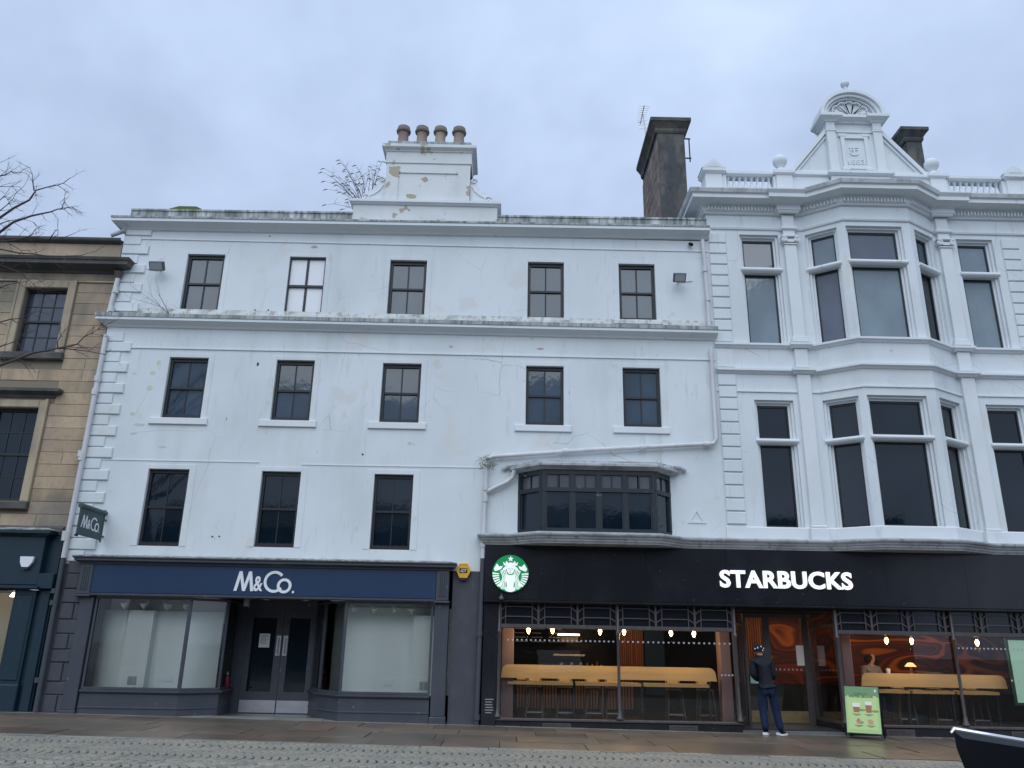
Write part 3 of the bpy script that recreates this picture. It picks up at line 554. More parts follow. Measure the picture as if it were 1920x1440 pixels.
def scroll(x, sgn):
    mb = MB(); pts = []
    for i in range(13):
        t = i/12; pts.append((x+sgn*(.05+.50*t**1.2 - .02*math.sin(t*math.pi)), CZ0+.70-.62*(t**.55)))
    outline = [(x, CZ0)]+[(x, CZ0+.72)]+[(x+sgn*.10, CZ0+.80), (x+sgn*.19, CZ0+.74), (x+sgn*.20, CZ0+.62)]+[(x+sgn*.22, CZ0+.50), (x+sgn*.30, CZ0+.40), (x+sgn*.42, CZ0+.34), (x+sgn*.54, CZ0+.27), (x+sgn*.60, CZ0+.16), (x+sgn*.56, CZ0+.05), (x+sgn*.50, CZ0)]
    if sgn < 0: outline = outline[::-1]
    mb.prism(outline, .10, .34)
    sp = lambda cx, cz_, r0, a0: [(x+sgn*(cx+r0*(1-i/16)*math.cos(a0+i*.55)), CZ0+cz_+r0*(1-i/16)*math.sin(a0+i*.55)) for i in range(14)]
    mb.ribbon(sp(.10, .68, .085, .2), .022, .07, .1); mb.ribbon(sp(.47, .14, .11, .5), .026, .07, .1)
    mb.ribbon([(x+sgn*.06, CZ0+.52), (x+sgn*.14, CZ0+.38), (x+sgn*.26, CZ0+.27), (x+sgn*.40, CZ0+.20)], .025, .075, .1)
    mb.build('chimney_scroll', TRIM, ch)
scroll(CX0-.003, -1); scroll(CX1+.003, 1)
# mossy slipped coping on the parapet
mb = MB(); p0 = AX(310, 390); p1 = AX(378, 390)
mb.prism([(p0, zl+.60), (p0+.35, zl+.72), (p1-.12, zl+.72), (p1, zl+.66), (p1, zl+.58), (p0, zl+.58)], -.03, .25); mb.build('slipped_coping', MOSSC, WB)
# lower pier beside the left shop front and the pier under the alarm box
DP = MB(F0); DP.box(-1.12, -.46, .004, .3, -.1, 3.27); DP.build('dark_pier', DARKREND, WB)
MB(F0).box(XL+.02, -8.72, .006, .3, -.1, 3.29).build('dark_pier', DARKREND, WB)
ql = [1048, 1075, 1103.5, 1130, 1161, 1188, 1217.5, 1242, 1278, 1303, 1337]
for i in range(10):
    a, b = AZ(105, ql[i+1]), AZ(105, ql[i])
    if i % 2 == 1: quoin(F0, XL+.14, XL+.42, a+.012, b-.006, DARKREND, WB, .03); quoin(F0, XL+.43, -8.93, a+.012, b-.006, DARKREND, WB, .012)
    else: quoin(F0, XL+.14, -8.93, a+.012, b-.006, DARKREND, WB, .03 if i % 4 else .02)
# the black bay window on the first floor
BA = [(.28, 0), (.80, -.52), (3.30, -.52), (3.74, 0)]
BZ0, BZ1 = 4.085, 5.47
bw_ = None
for i in range(3):
    A, B = BA[i], BA[i+1]; F = Fr(A, B); Ln = F.len; nl = (1, 4, 1)[i]; tb = BZ1-.44
    mb = MB(F); mb.box(0.002, Ln-.002, 0, .09, BZ0, BZ0+.10); mb.box(.002, Ln-.002, 0, .09, BZ1-.10, BZ1); mb.box(.004, Ln-.004, -.012, .085, tb-.045, tb+.045)
    post = .085; xs = [post+(Ln-2*post)*k/nl for k in range(nl+1)]
    mb.box(0, post-.01, -.006, .10, BZ0+.1, BZ1-.1); mb.box(Ln-post+.01, Ln, -.006, .10, BZ0+.1, BZ1-.1)
    for k in range(1, nl): mb.box(xs[k]-.045, xs[k]+.045, .002, .088, BZ0+.1, BZ1-.1)
    for k in range(nl):
        xa, xb = xs[k]+(.045 if k else 0), xs[k+1]-(.045 if k < nl-1 else 0)
        mb.box((xa+xb)/2-.014, (xa+xb)/2+.014, .02, .06, tb+.045, BZ1-.1)
        for s_, t_ in ((xa-.01, xa+.03), (xb-.03, xb+.01)): mb.box(s_, t_, .015, .07, BZ0+.1, tb-.045); mb.box(s_, t_, .015, .07, tb+.045, BZ1-.1)
    fr = mb.build('bay_window', BAYFRAME, WB)
    for k in range(nl):
        xa, xb = xs[k]+.03, xs[k+1]-.03; xm = (xa+xb)/2
        MB(F).box(xa, xb, .045, .052, BZ0+.1, tb-.04).build('pane', P_LOW, fr)
        MB(F).box(xa, xm-.012, .045, .052, tb+.04, BZ1-.1).build('pane', P_BAYT, fr); MB(F).box(xm+.012, xb, .045, .052, tb+.04, BZ1-.1).build('pane', P_BAYT, fr)
mb = MB(); mb.prismz([(x+(.0 if 0 < i < 3 else 0), y+.10) for i, (x, y) in enumerate(BA)]+[(3.7, .3), (.3, .3)], BZ1-.02, BZ1+.02); mb.build('bay_ceiling', BAYFRAME, WB)
roofp = [(.16, .02), (.80, -.55), (3.30, -.55), (3.86, .02)]
MB().sweep([(-.4, 0), (.0, 0), (.03, .02), (.10, .05), (.13, .07), (.13, .12), (.10, .14), (-.15, .19), (-.4, .2)], roofp, BZ1+.005).build('bay_gutter', LEAD, WB)
MB().prismz([(.14, .1), (.72, -.42), (3.36, -.42), (3.98, .1)], BZ1+.16, BZ1+.24).build('bay_roof', LEAD, WB)
MB().tube([(3.55, -.25, BZ1+.16), (3.95, -.10, BZ1+.18), (4.10, -.06, BZ1+.13)], .05, 8).build('lead_roll', LEAD, WB, smooth=True)
MB().tube([(.40, -.2, BZ1+.16), (.05, -.06, BZ1+.16), (-.08, -.04, BZ1+.08)], .055, 8).build('lead_roll', LEAD, WB, smooth=True)
# raised triangle on the plaster
tx, tz = AX(1306, 965), AZ(1306, 980)
mb = MB(F0); mb.ribbon([(tx-.17, tz+.01), (tx+.17, tz+.01), (tx, tz+.29)], .045, -.018, .002, True); mb.build('raised_triangle', WHITE, WB)

# ------------------------------------------------------------------ ornate white building on the right
RB = thing('ornate_building', (9.0, 0, 0), 'ornate white Victorian building with bay windows, balustrade and dated gable', 'building')
X0, X1 = 4.955, 13.25
PL = [(X0, 0), (7.385, 0), (8.19, -.56), (9.83, -.56), (10.72, 0), (X1, 0)]
PLR = [(X0, 3)]+PL
FL = Fr(PL[0], PL[1]); FA = Fr(PL[1], PL[2]); FC = Fr(PL[2], PL[3]); FB = Fr(PL[3], PL[4]); FRt = Fr(PL[4], PL[5])
def ro(F, A, B, U_, L_): return [rect_on(*U_, A, B), rect_on(*L_, A, B)]
HL = ro(FL, PL[0], PL[1], ((1393, 445), (1451.7, 446), (1471.7, 642.7), (1408, 642.7)), ((1420, 757), (1481.7, 757), (1503, 992.7), (1441.7, 991.7)))
HA = ro(FA, PL[1], PL[2], ((1507, 447), (1563, 435), (1585, 637), (1528, 643)), ((1543, 755), (1603, 750), (1631.7, 993), (1569, 994)))
HC = ro(FC, PL[2], PL[3], ((1590, 433), (1687, 432.7), (1711.7, 633), (1615, 633)), ((1631.7, 750), (1731.7, 749), (1766.7, 993), (1665, 991.7)))
HB = ro(FB, PL[3], PL[4], ((1710, 435), (1738, 445), (1765, 641.7), (1741.7, 637)), ((1763, 755), (1790, 760), (1825, 996.7), (1801.7, 995)))
HR = ro(FRt, PL[4], PL[5], ((1798, 450.7), (1857, 450), (1887, 650), (1833, 650)), ((1855, 763), (1917, 762), (1956, 1000), (1896.7, 1000)))
allh = [HL, HA, HC, HB, HR]
ZU = [sum(h[0][i] for h in allh)/5 for i in (2, 3)]; ZLo = [sum(h[1][i] for h in allh)/5 for i in (2, 3)]
JX = .085
allh = [[(max(h[k][0]-JX, .05), min(h[k][1]+JX, FF.len-.05), (ZU, ZLo)[k][0], (ZU, ZLo)[k][1]+JX) for k in (0, 1)] for h, FF in zip(allh, (FL, FA, FC, FB, FRt))]
# mirror the narrow right facet's openings from the left one so that the bay stays symmetrical
la, lb = FA.len, FB.len
for k in (0, 1):
    h = allh[1][k]; allh[3][k] = ((la-h[1])/la*lb, (la-h[0])/la*lb, h[2], h[3])
TR = [AZ(1430, 506), AZ(1460, 827)]
WTOP = 12.62
for F, hs, in zip((FL, FA, FC, FB, FRt), allh):
    wall(F, 0, F.len, ZC+.02, WTOP, hs, reveal=.24).build('wall', WHITE, RB)
    for k, h in enumerate(hs):
        a, b, c, e = h; tz_ = TR[k]; t2 = .045
        # stepped stone jambs, transom, sash and two panes
        mb = MB(F)
        for st_, dd in ((.055, .07), (.10, .14)):
            mb.box(a-.002, a+st_, dd, .235, c, e-st_); mb.box(b-st_, b+.002, dd, .235, c, e-st_); mb.box(a, b, dd, .235, e-st_, e+.002)
        mb.build('window_jamb', TRIM, RB)
        mb = MB(F); mb.prismx([(-.035, tz_-.03), (-.05, tz_), (-.035, tz_+.05), (.2, tz_+.075), (.2, tz_-.07), (.02, tz_-.07)], a-.03, b+.03); mb.build('transom', TRIM, RB)
        a2, b2, e2 = a+.10, b-.10, e-.10
        mb = MB(F); fw = .035
        for q0, q1 in ((c, tz_-.07), (tz_+.07, e2)):
            mb.box(a2, a2+fw, .17, .22, q0, q1); mb.box(b2-fw, b2, .17, .22, q0, q1); mb.box(a2+fw, b2-fw, .17, .22, q0, q0+.06+(.05 if k and q0 == c else 0)); mb.box(a2+fw, b2-fw, .17, .22, q1-.05, q1)
        wd = mb.build('window', BLKFRAME, RB)
        for q0, q1 in ((c+.05, tz_-.1), (tz_+.1, e2-.03)):
            pm = {FL: (P_RU, P_RUP), FA: (P_RUP, P_RU), FC: (P_RU, P_RUP), FB: (P_RL, P_MID), FRt: (P_RU, P_RU)}[F][0 if q0 < tz_ else 1] if k == 0 else P_RL; t = rnd.uniform(-.002, .002)
            MB(F).add([(a2+.02, .195+t, q0), (b2-.02, .195-t, q0), (b2-.02, .195-t, q1), (a2+.02, .195+t, q1), (a2+.02, .205+t, q0), (b2-.02, .205-t, q0), (b2-.02, .205-t, q1), (a2+.02, .205+t, q1)],
                      [(0, 1, 2, 3), (4, 7, 6, 5), (0, 4, 5, 1), (1, 5, 6, 2), (2, 6, 7, 3), (3, 7, 4, 0)]).build('pane', pm, wd)
MB().prismz([(X0+.02, .32), (X1-.02, .32), (X1-.02, 9), (X0+.02, 9)], 4.3, 12.6).build('body', DARKREND, RB)
mb = MB(); mb.box(X0, X0+.02, .005, 9, 4.0, 12.6); mb.box(X1-.02, X1, .005, 9, 0, 12.6); mb.prismz([(7.4, .3), (8.2, -.24), (9.8, -.24), (10.7, .3)], 4.05, 12.58); mb.build('side_wall', WHITE, RB)
SILLP = [(0, 0), (.03, .01), (.06, .05), (.10, .07), (.10, .12), (0, .15)]
zs_ = ZU[0]-.155
mould('sill_course', SILLP, PL, zs_, TRIM, RB)
zb_ = AZ(1323, 700); mould('string_course', [(0, 0), (.03, .01), (.05, .04), (.11, .07), (.11, .12), (0, .15)], PL, zb_, TRIM, RB)
mould('string_course', [(0, 0), (.03, .005), (.03, .04), (0, .05)], PL, AZ(1345, 734), TRIM, RB)
mould('string_course', [(0, 0), (.035, .01), (.05, .05), (0, .07)], PL, AZ(1317, 430), TRIM, RB)
mould('base_course', [(0, 0), (.02, 0), (.02, .30), (0, .32)], PL, ZC+.05, TRIM, RB)
# main cornice with dentils
zc0 = AZ(1312, 401)
PF = [(p[0], p[1]) for p in PLR]
mould('cornice', [(0, -.02), (.06, -.01), (.08, .04), (.10, .05), (.10, .16), (.12, .17), (.14, .20), (.34, .25), (.40, .26), (.40, .36), (.43, .38), (.46, .44), (.46, .47), (0, .55)], PF, zc0, TRIM, RB)
mould('cornice_flashing', [(.10, .545), (.462, .474), (.437, .388), (.447, .385), (.480, .472), (.480, .49), (.3, .58), (0, .60), (0, .553)], PF, zc0, STREAK, RB)
mb = MB()
for A, B in zip(PL, PL[1:]):
    F = Fr(A, B); n = int(F.len/.085)
    off0 = .12 if A[1] == 0 else .0
    for k in range(n):
        s0 = .03+k*(F.len-.06)/n; o = len(mb.v)
        for p in ((s0, -.155), (s0+.042, -.155), (s0+.042, -.095), (s0, -.095)):
            pass
        vs = [F(s0, -.15, zc0+.055), F(s0+.042, -.15, zc0+.055), F(s0+.042, -.098, zc0+.055), F(s0, -.098, zc0+.055), F(s0, -.15, zc0+.15), F(s0+.042, -.15, zc0+.15), F(s0+.042, -.098, zc0+.15), F(s0, -.098, zc0+.15)]
        mb.add([tuple(v) for v in vs], [(0, 3, 2, 1), (4, 5, 6, 7), (0, 1, 5, 4), (1, 2, 6, 5), (2, 3, 7, 6), (3, 0, 4, 7)])
mb.build('dentils', TRIM, RB, kind='stuff')
# giant pilasters with ionic capitals
def pilaster(xc):
    hw = .15; mb = MB()
    mb.bbox(xc-hw, xc+hw, -.10, .004, zs_+.30, 11.42, .01); p = mb.build('pilaster', TRIM, RB)
    mb = MB(); mb.bbox(xc-hw-.05, xc+hw+.05, -.15, .004, zs_+.151, zs_+.24, .01); mb.bbox(xc-hw-.03, xc+hw+.03, -.13, .004, zs_+.24, zs_+.30, .01); mb.build('base', TRIM, p)
    mb = MB(); zc = 11.45
    mb.bbox(xc-hw-.02, xc+hw+.02, -.13, .004, zc-.03, zc+.01, .008)
    for sg in (-1, 1):
        sp = [(xc+sg*(hw+.005+.075*(1-i/15)*math.cos(i*.6+.9)), zc+.10+.075*(1-i/15)*math.sin(i*.6+.9)) for i in range(13)]
        mb.ribbon(sp if sg > 0 else sp, .028, -.17, -.12); mb.tube([(xc+sg*(hw+.005), -.155, zc+.10), (xc+sg*(hw+.005), .0, zc+.10)], .075, 12)
    mb.prism([(xc-hw, zc+.06), (xc-hw*.4, zc+.03), (xc+hw*.4, zc+.03), (xc+hw, zc+.06), (xc+hw, zc+.15), (xc+hw*.4, zc+.11), (xc-hw*.4, zc+.11), (xc-hw, zc+.15)], -.15, 0.)
    mb.bbox(xc-hw-.07, xc+hw+.07, -.17, .004, zc+.17, zc+.215, .01); mb.build('capital', TRIM, p)
    mb = MB(); zA = zc+.215
    mb.bbox(xc-hw, xc+hw, -.09, .004, zA, zc0-.02, .008); mb.bbox(xc-hw-.06, xc+hw+.06, -.14, .003, zA+.18, zA+.27, .02); mb.build('entablature_block', TRIM, p)
    mb = MB(); zt = zc0
    mb.sweep([(0, -.02), (.06, -.01), (.08, .04), (.10, .05), (.10, .16), (.13, .20), (.30, .25), (.36, .26), (.36, .36), (.42, .44), (.42, .47), (0, .56)], [(xc-hw-.05, .02), (xc-hw-.05, -.13), (xc+hw+.05, -.13), (xc+hw+.05, .02)], zt+.002); mb.build('cornice_break', TRIM, p)
    # lower storey
    mb = MB(); mb.bbox(xc-hw-.01, xc+hw+.01, -.10, .004, ZC+.42, zb_, .01); q = mb.build('pilaster', TRIM, RB)
    MB().bbox(xc-hw-.06, xc+hw+.06, -.16, .003, ZC+.05, ZC+.34, .015).build('base', TRIM, q)
    MB().bbox(xc-hw-.03, xc+hw+.03, -.13, .003, ZC+.342, ZC+.418, .02).build('base', TRIM, q)
    MB().sweep([(0, 0), (.03, .01), (.05, .04), (.10, .07), (.10, .125), (0, .16)], [(xc-hw-.03, .02), (xc-hw-.03, -.11), (xc+hw+.03, -.11), (xc+hw+.03, .02)], zb_-.004).build('string_break', TRIM, q)
    MB().bbox(xc-hw-.005, xc+hw+.005, -.095, .003, zb_+.16, zs_-.002, .01).build('panel_block', TRIM, q)
    MB().sweep([(0, 0), (.03, .01), (.06, .05), (.09, .07), (.09, .125), (0, .16)], [(xc-hw-.03, .02), (xc-hw-.03, -.11), (xc+hw+.03, -.11), (xc+hw+.03, .02)], zs_-.005).build('sill_break', TRIM, q)
XP1 = AX(1492, 555, -.1); XP2 = AX(1790, 560, -.1)
pilaster(XP1); pilaster(XP2)
# quoins at both ends of the front
for x0, x1 in ((X0+.03, X0+.46), (X1-.85, X1-.42)):
    z = ZC+.42
    while z < zb_-.2: quoin(F0, x0, x1, z, z+.268, WHITE, RB, .04); z += .298
    z = zs_+.16
    while z < 11.6: quoin(F0, x0, x1, z, z+.265, WHITE, RB, .04); z += .297
    quoin(F0, x0, x1, zb_+.17, zs_-.02, WHITE, RB, .02)
# balustrade, piers, ball finials
BZ = zc0+.58; BT = 13.44
def pier(x0, x1, cap, ball):
    p = MB().bbox(x0, x1, -.10, .35, BZ-.2, BT, .01).build('parapet_pier', TRIM, RB)
    if cap:
        mb = MB(); mb.sweep([(0, 0), (.03, .02), (.08, .05), (.08, .12), (-.2, .13), (-.2, 0)], [(x0, .35), (x0, -.10), (x1, -.10), (x1, .35)], BT+.002); mb.build('pier_cap', TRIM, p)
        xm = (x0+x1)/2; mb = MB(); mb.prism([(x0-.10, BT+.135), (x1+.10, BT+.135), (xm, BT+.40)], -.17, .35); mb.build('pier_gable', TRIM, p)
        MB().prism([(x0+.05, BT+.165), (x1-.05, BT+.165), (xm, BT+.31)], -.178, -.16).build('gable_panel', WHITE, p)
    if ball:
        mb = MB(); mb.sweep([(0, 0), (.03, .02), (.06, .04), (.06, .12), (-.2, .13), (-.2, 0)], [(x0, .35), (x0, -.10), (x1, -.10), (x1, .35)], BT+.002); mb.build('pier_cap', TRIM, p)
        xm = (x0+x1)/2; mb = MB(); zz = BT+.13
        mb.lathe((xm, .10, zz), [(.25, 0), (.24, .05), (.12, .13), (.08, .18), (.10, .22)]+[(.185*math.sin(a), .40-.185*math.cos(a)) for a in [R(d) for d in range(35, 181, 18)]], 18); mb.build('ball_finial', WHITE, p, smooth=True)
pier(4.99, 5.42, True, False); pier(6.82, 7.25, False, True); pier(10.83, 11.24, False, True); pier(12.80, 13.25, True, False)
def baluster_run(x0, x1, n, parent=RB):
    MB().sweep([(0, 0), (.02, .01), (.05, .03), (.05, .10), (0, .12), (-.28, .12), (-.28, 0)], [(x0, -.03), (x1, -.03)], BT+.002).build('coping', TRIM, RB)
    MB().sweep([(0, 0), (0, .14), (-.26, .14), (-.26, 0)], [(x0, -.05), (x1, -.05)], BZ-.06).build('plinth', TRIM, RB)
    zb, zt = BZ+.08, BT; h = zt-zb
    prof = [(.062, 0), (.062, .06*h), (.034, .10*h), (.042, .16*h), (.060, .28*h), (.062, .38*h), (.048, .52*h), (.032, .70*h), (.030, .80*h), (.046, .84*h), (.034, .88*h), (.060, .93*h), (.060, h)]
    b0 = None
    for k in range(n):
        x = x0+(k+.5)*(x1-x0)/n
        if b0 is None: b0 = MB().lathe((x, .08, zb), prof, 12).build('baluster', TRIM, RB, smooth=True)
        else: dup(b0, (x, .08, zb), RB)
baluster_run(5.54, 6.76, 8); baluster_run(11.30, 12.70, 9)
for a, b in ((5.42, 5.54), (6.76, 6.82), (11.24, 11.30), (12.70, 12.80)): MB().box(a+.002, b-.002, -.05, .25, BZ-.05, BT).build('parapet_return', TRIM, RB)
for a, b in ((7.25, 8.22), (9.83, 10.83)):
    MB().box(a+.002, b-.002, -.03, .3, BZ-.2, BT).build('parapet_wall', TRIM, RB)
    MB().sweep([(0, 0), (.02, .01), (.06, .04), (.06, .11), (0, .13), (-.3, .13), (-.3, 0)], [(a, -.03), (b, -.03)], BT+.002).build('coping', TRIM, RB)
# dated gable
GX0, GX1 = 8.22, 9.83; gc = (GX0+GX1)/2
GB = MB().bbox(GX0+.03, GX1-.03, -.12, .5, BZ-.2, BT, .01).build('gable', TRIM, RB)
MB().sweep([(0, 0), (.03, .01), (.08, .05), (.08, .12), (-.2, .15), (-.2, 0)], [(GX0+.03, .5), (GX0+.03, -.12), (GX1-.03, -.12), (GX1-.03, .5)], BT+.002).build('gable_course', TRIM, GB)
gz0 = BT+.15; gz1 = 14.88
MB().box(GX0+.06, GX1-.06, .0, .5, gz0, gz1+.45).build('gable_block', WHITE, GB)
for sg, xo in ((-1, GX0+.06), (1, GX1-.06)):
    xf = xo+sg*.98; tri = [(xo, gz0), (xf, gz0), (xo, gz0+1.22)]
    MB().prism(tri if sg > 0 else tri[::-1], .06, .40).build('gable_wing', WHITE, GB)
    mb = MB(); a = Vector((xf+sg*.04, 0, gz0+.0)); b = Vector((xo, 0, gz0+1.28))
    mb.bar((a.x, .18, a.z), (b.x, .18, b.z), .10, .42); mb.bar((a.x-sg*.14, .045, a.z+.02), (b.x, .045, b.z-.16), .05, .06); mb.bar((xf-sg*.1, .045, gz0+.06), (xo, .045, gz0+.06), .06, .05); mb.build('raking_coping', TRIM, GB)
for x0 in (GX0+.07, GX1-.07-.235):
    mb = MB(); mb.bbox(x0, x0+.235, -.075, .004, gz0, gz1-.0, .008); mb.bbox(x0-.02, x0+.255, -.095, .003, gz0, gz0+.06, .008); mb.bbox(x0-.02, x0+.255, -.095, .003, gz1-.05, gz1, .008); mb.bbox(x0, x0+.235, -.09, .003, gz1, gz1+.26, .008); mb.build('gable_pilaster', TRIM, GB)
ent = [(0, 0), (.03, .01), (.05, .05), (.14, .10), (.16, .11), (.16, .19), (-.2, .21), (-.2, 0)]
MB().sweep(ent, [(GX0+.05, .5), (GX0+.05, -.09), (GX0+.32, -.09), (GX0+.32, -.02), (GX1-.32, -.02), (GX1-.32, -.09), (GX1-.05, -.09), (GX1-.05, .5)], gz1+.22).build('gable_entablature', TRIM, GB)
MB().box(GX0+.33, GX1-.33, -.03, .004, gz1-.05, gz1-.0).build('gable_string', TRIM, GB)
az0 = gz1+.435; ra = .85; AV = .90
arc = lambda r, n=24, a0=0, a1=math.pi: [(gc+r*math.cos(a0+(a1-a0)*i/n), az0+r*AV*math.sin(a0+(a1-a0)*i/n)) for i in range(n+1)]
MB().prism(arc(ra-.05), .06, .5).build('tympanum', WHITE, GB)
mb = MB(); mb.ribbon(arc(ra-.03), .08, -.16, .5); mb.ribbon(arc(ra-.115), .09, -.10, .06); mb.ribbon(arc(ra-.20), .05, -.03, .06); mb.build('arch_moulding', TRIM, GB)
mb = MB()
for i in range(7):
    a = R(12+26*i); r = .56 if 0 < i < 6 else .52; dx, dz = math.cos(a), math.sin(a)*AV; wdt = .115
    cx, cz_ = gc+dx*(r-wdt), az0+.02+dz*(r-wdt)
    px_, pz_ = -dz, dx
    pts = [(gc+dx*.10+px_*.02, az0+.02+dz*.10+pz_*.02), (cx+px_*wdt, cz_+pz_*wdt)]+[(cx+px_*wdt*math.cos(t)+dx*wdt*math.sin(t), cz_+pz_*wdt*math.cos(t)+dz*wdt*math.sin(t)) for t in [math.pi*j/8 for j in range(1, 8)]]+[(cx-px_*wdt, cz_-pz_*wdt), (gc+dx*.10-px_*.02, az0+.02+dz*.10-pz_*.02)]
    mb.ribbon(pts, .035, .0, .065); mb.bar((gc+dx*.12, .045, az0+.03+dz*.12), (gc+dx*(r*.55), .045, az0+.03+dz*(r*.55)), .03, .03)
mb.build('shell_carving', TRIM, GB)
mb = MB(); bz_ = AZ(1583.7, 158, .25)-.115-az0-ra*AV; mb.lathe((AX(1583.7, 158, .25), .25, az0+ra*AV), [(.06, -.03), (.05, bz_-.02)]+[(.115*math.sin(a), bz_+.115-.115*math.cos(a)) for a in [R(d) for d in range(25, 181, 18)]], 16); mb.build('ball_finial', WHITE, GB, smooth=True)
pf = (8.60, 9.42, gz0+.12, 14.74)
mb = MB(); q0, q1, q2, q3 = pf
mb.ribbon([(q0+.1, q2+.05), (q1-.1, q2+.05), (q1-.1, q3-.05), (q0+.1, q3-.05)], .10, -.05, .002, True)
for xx in (q0+.0, q1-.2): mb.bbox(xx, xx+.2, -.06, .001, q2-.04, q2+.05, .01); mb.bbox(xx, xx+.2, -.06, .001, q3-.05, q3+.04, .01)
mb.build('date_panel_frame', TRIM, GB)
text('date', '1883', ((q0+q1)/2, -.012, q2+.23), .44, .16, TRIM, GB, .012, .025, space=1.15)
mb = MB(); mx0, mz0 = (q0+q1)/2-.03, q2+.56
mb.ribbon([(mx0, mz0-.14), (mx0, mz0+.16)], .035, -.025, .002); mb.ribbon([(mx0-.08, mz0-.02), (mx0-.08, mz0+.14)], .03, -.02, .002); mb.ribbon([(mx0-.12, mz0+.10), (mx0+.12, mz0+.10)], .03, -.022, .002); mb.ribbon([(mx0-.10, mz0+.03), (mx0+.10, mz0+.03)], .03, -.021, .002); mb.ribbon([(mx0-.11, mz0-.06), (mx0-.06, mz0-.12), (mx0+.06, mz0-.12), (mx0+.11, mz0-.06)], .03, -.023, .002)
mb.build('monogram', TRIM, GB)
# stone chimneys on the roof behind
def stone_chimney(x0, x1, y0, y1, z0, z1, side_blocks):
    c = MB().box(x0+.02, x1, y0, y1, z0, z1-.5).build('chimney', CHMOSS, RB)
    MB().sweep([(0, 0), (.02, .0), (.05, .06), (.05, .14), (.09, .2), (.16, .30), (.18, .31), (.18, .42), (-.2, .52), (-.2, 0)], [(x0, y1), (x0, y0), (x1, y0), (x1, y1), (x0, y1)], z1-.5).build('chimney_cap', CHMOSS, c)
    MB().lathe(((x0+x1)/2+.05, (y0+y1)/2-.6, z1-.02), [(.14, 0), (.15, .04), (.06, .10)], 14).build('flue_cap', CHMOSS, c)
    if side_blocks:
        n = int((z1-.55-z0)/.36); Fs = Fr((x0+.02, y1), (x0+.02, y0)); Ls = y1-y0
        for i in range(n):
            xs = [0, Ls*(.28 if i % 2 else .42), Ls*(.66 if i % 2 else .78), Ls]
            for a, b in zip(xs, xs[1:]): MB(Fs).bbox(a+.004, b-.004, -.02, .003, z0+i*.36+.005, z0+(i+1)*.36-.005, .01).build('stone_block', CHST, c)
    return c
stone_chimney(4.10, 4.90, 1.5, 3.9, 11.6, 16.28, True)
stone_chimney(AX(1697, 260, 2.6), AX(1727, 260, 2.6), 2.6, 4.2, 12.5, AZ(1730, 240, 2.6), False)
mb = MB(); mb.prism([(4.0, 11.9), (5.1, 11.9), (5.1, 13.05), (4.75, 13.05), (4.2, 12.2)], 1.1, 1.5); mb.build('roof_skew', CHMOSS, RB)
mb = MB()
for z in (15.1, 15.75): mb.bar((4.90, 1.7, z), (5.12, 1.7, z), .03, .03)
mb.bar((5.08, 1.7, 14.98), (5.08, 1.7, 15.75), .03, .03); mb.build('chimney_bracket', IRON, RB)

# ------------------------------------------------------------------ sandstone building on the left
SB = thing('stone_building', (-11.8, 0, 0), 'soot stained sandstone building with small paned sash windows at the left edge', 'building')
SX0, SX1 = -15.5, XL-.02
SU = rect((45, 540), (123, 540), (108, 660), (25, 660)); SLw = rect((-12, 764), (73.7, 764), (36, 938), (-55, 938))
FS = Fr((SX0, .03), (SX1, .03)); sh = lambda h: (h[0]-SX0, h[1]-SX0, h[2], h[3])
su, sl = sh(SU), sh(SLw)
WBOT = AZ(60, 998); STOP = AZ(150, 530)
more = [(q[0]-3.05, q[1]-3.05, q[2], q[3]) for q in (su, sl)]
wall(FS, 0, SX1-SX0, 2.9, AZ(150, 513)+.9, [su, sl]+more, reveal=.2).build('wall', STONEW, SB)
MB().box(SX0, SX1, .25, 9, 3.9, 10.2).build('body', DARKREND, SB)
for h in [su, sl]+more: sash(FS, h, SB, FRAMEG, P_STONE if h[2] > 6 else P_LOW, cols=3, rows=4, fw=.05, bw=.022, dep=.15)
for h, hood in zip([su, sl]+more, (0, 1, 0, 1)):
    a, b, c, e = h; mb = MB(FS); w_ = .19
    mb.bbox(a-w_, a-.002, -.06, .005, c-.02, e+w_, .02); mb.bbox(b+.002, b+w_, -.06, .005, c-.02, e+w_, .02); mb.bbox(a, b, -.058, .005, e+.002, e+w_, .02)
    mb.bbox(a-w_-.02, a-w_+.04, -.085, .004, c-.02, e+w_+.02, .01); mb.bbox(b+w_-.04, b+w_+.02, -.085, .004, c-.02, e+w_+.02, .01); mb.build('architrave', STONEM, SB)
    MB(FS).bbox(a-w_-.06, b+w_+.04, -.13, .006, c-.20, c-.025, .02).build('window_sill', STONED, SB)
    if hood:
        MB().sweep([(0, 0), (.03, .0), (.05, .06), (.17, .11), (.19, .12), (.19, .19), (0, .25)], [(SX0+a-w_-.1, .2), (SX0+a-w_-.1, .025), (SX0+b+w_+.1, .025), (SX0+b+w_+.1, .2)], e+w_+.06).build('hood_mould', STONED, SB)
keep = [(h[0]-.22, h[1]+.22, h[2]-.21, h[3]+.21) for h in [su, sl]+more]
keep += [(h[0]-.32, h[1]+.32, h[3]+.19, h[3]+.52) for h in (sl, more[1])]
zc_ = WBOT+.12; ci = 0
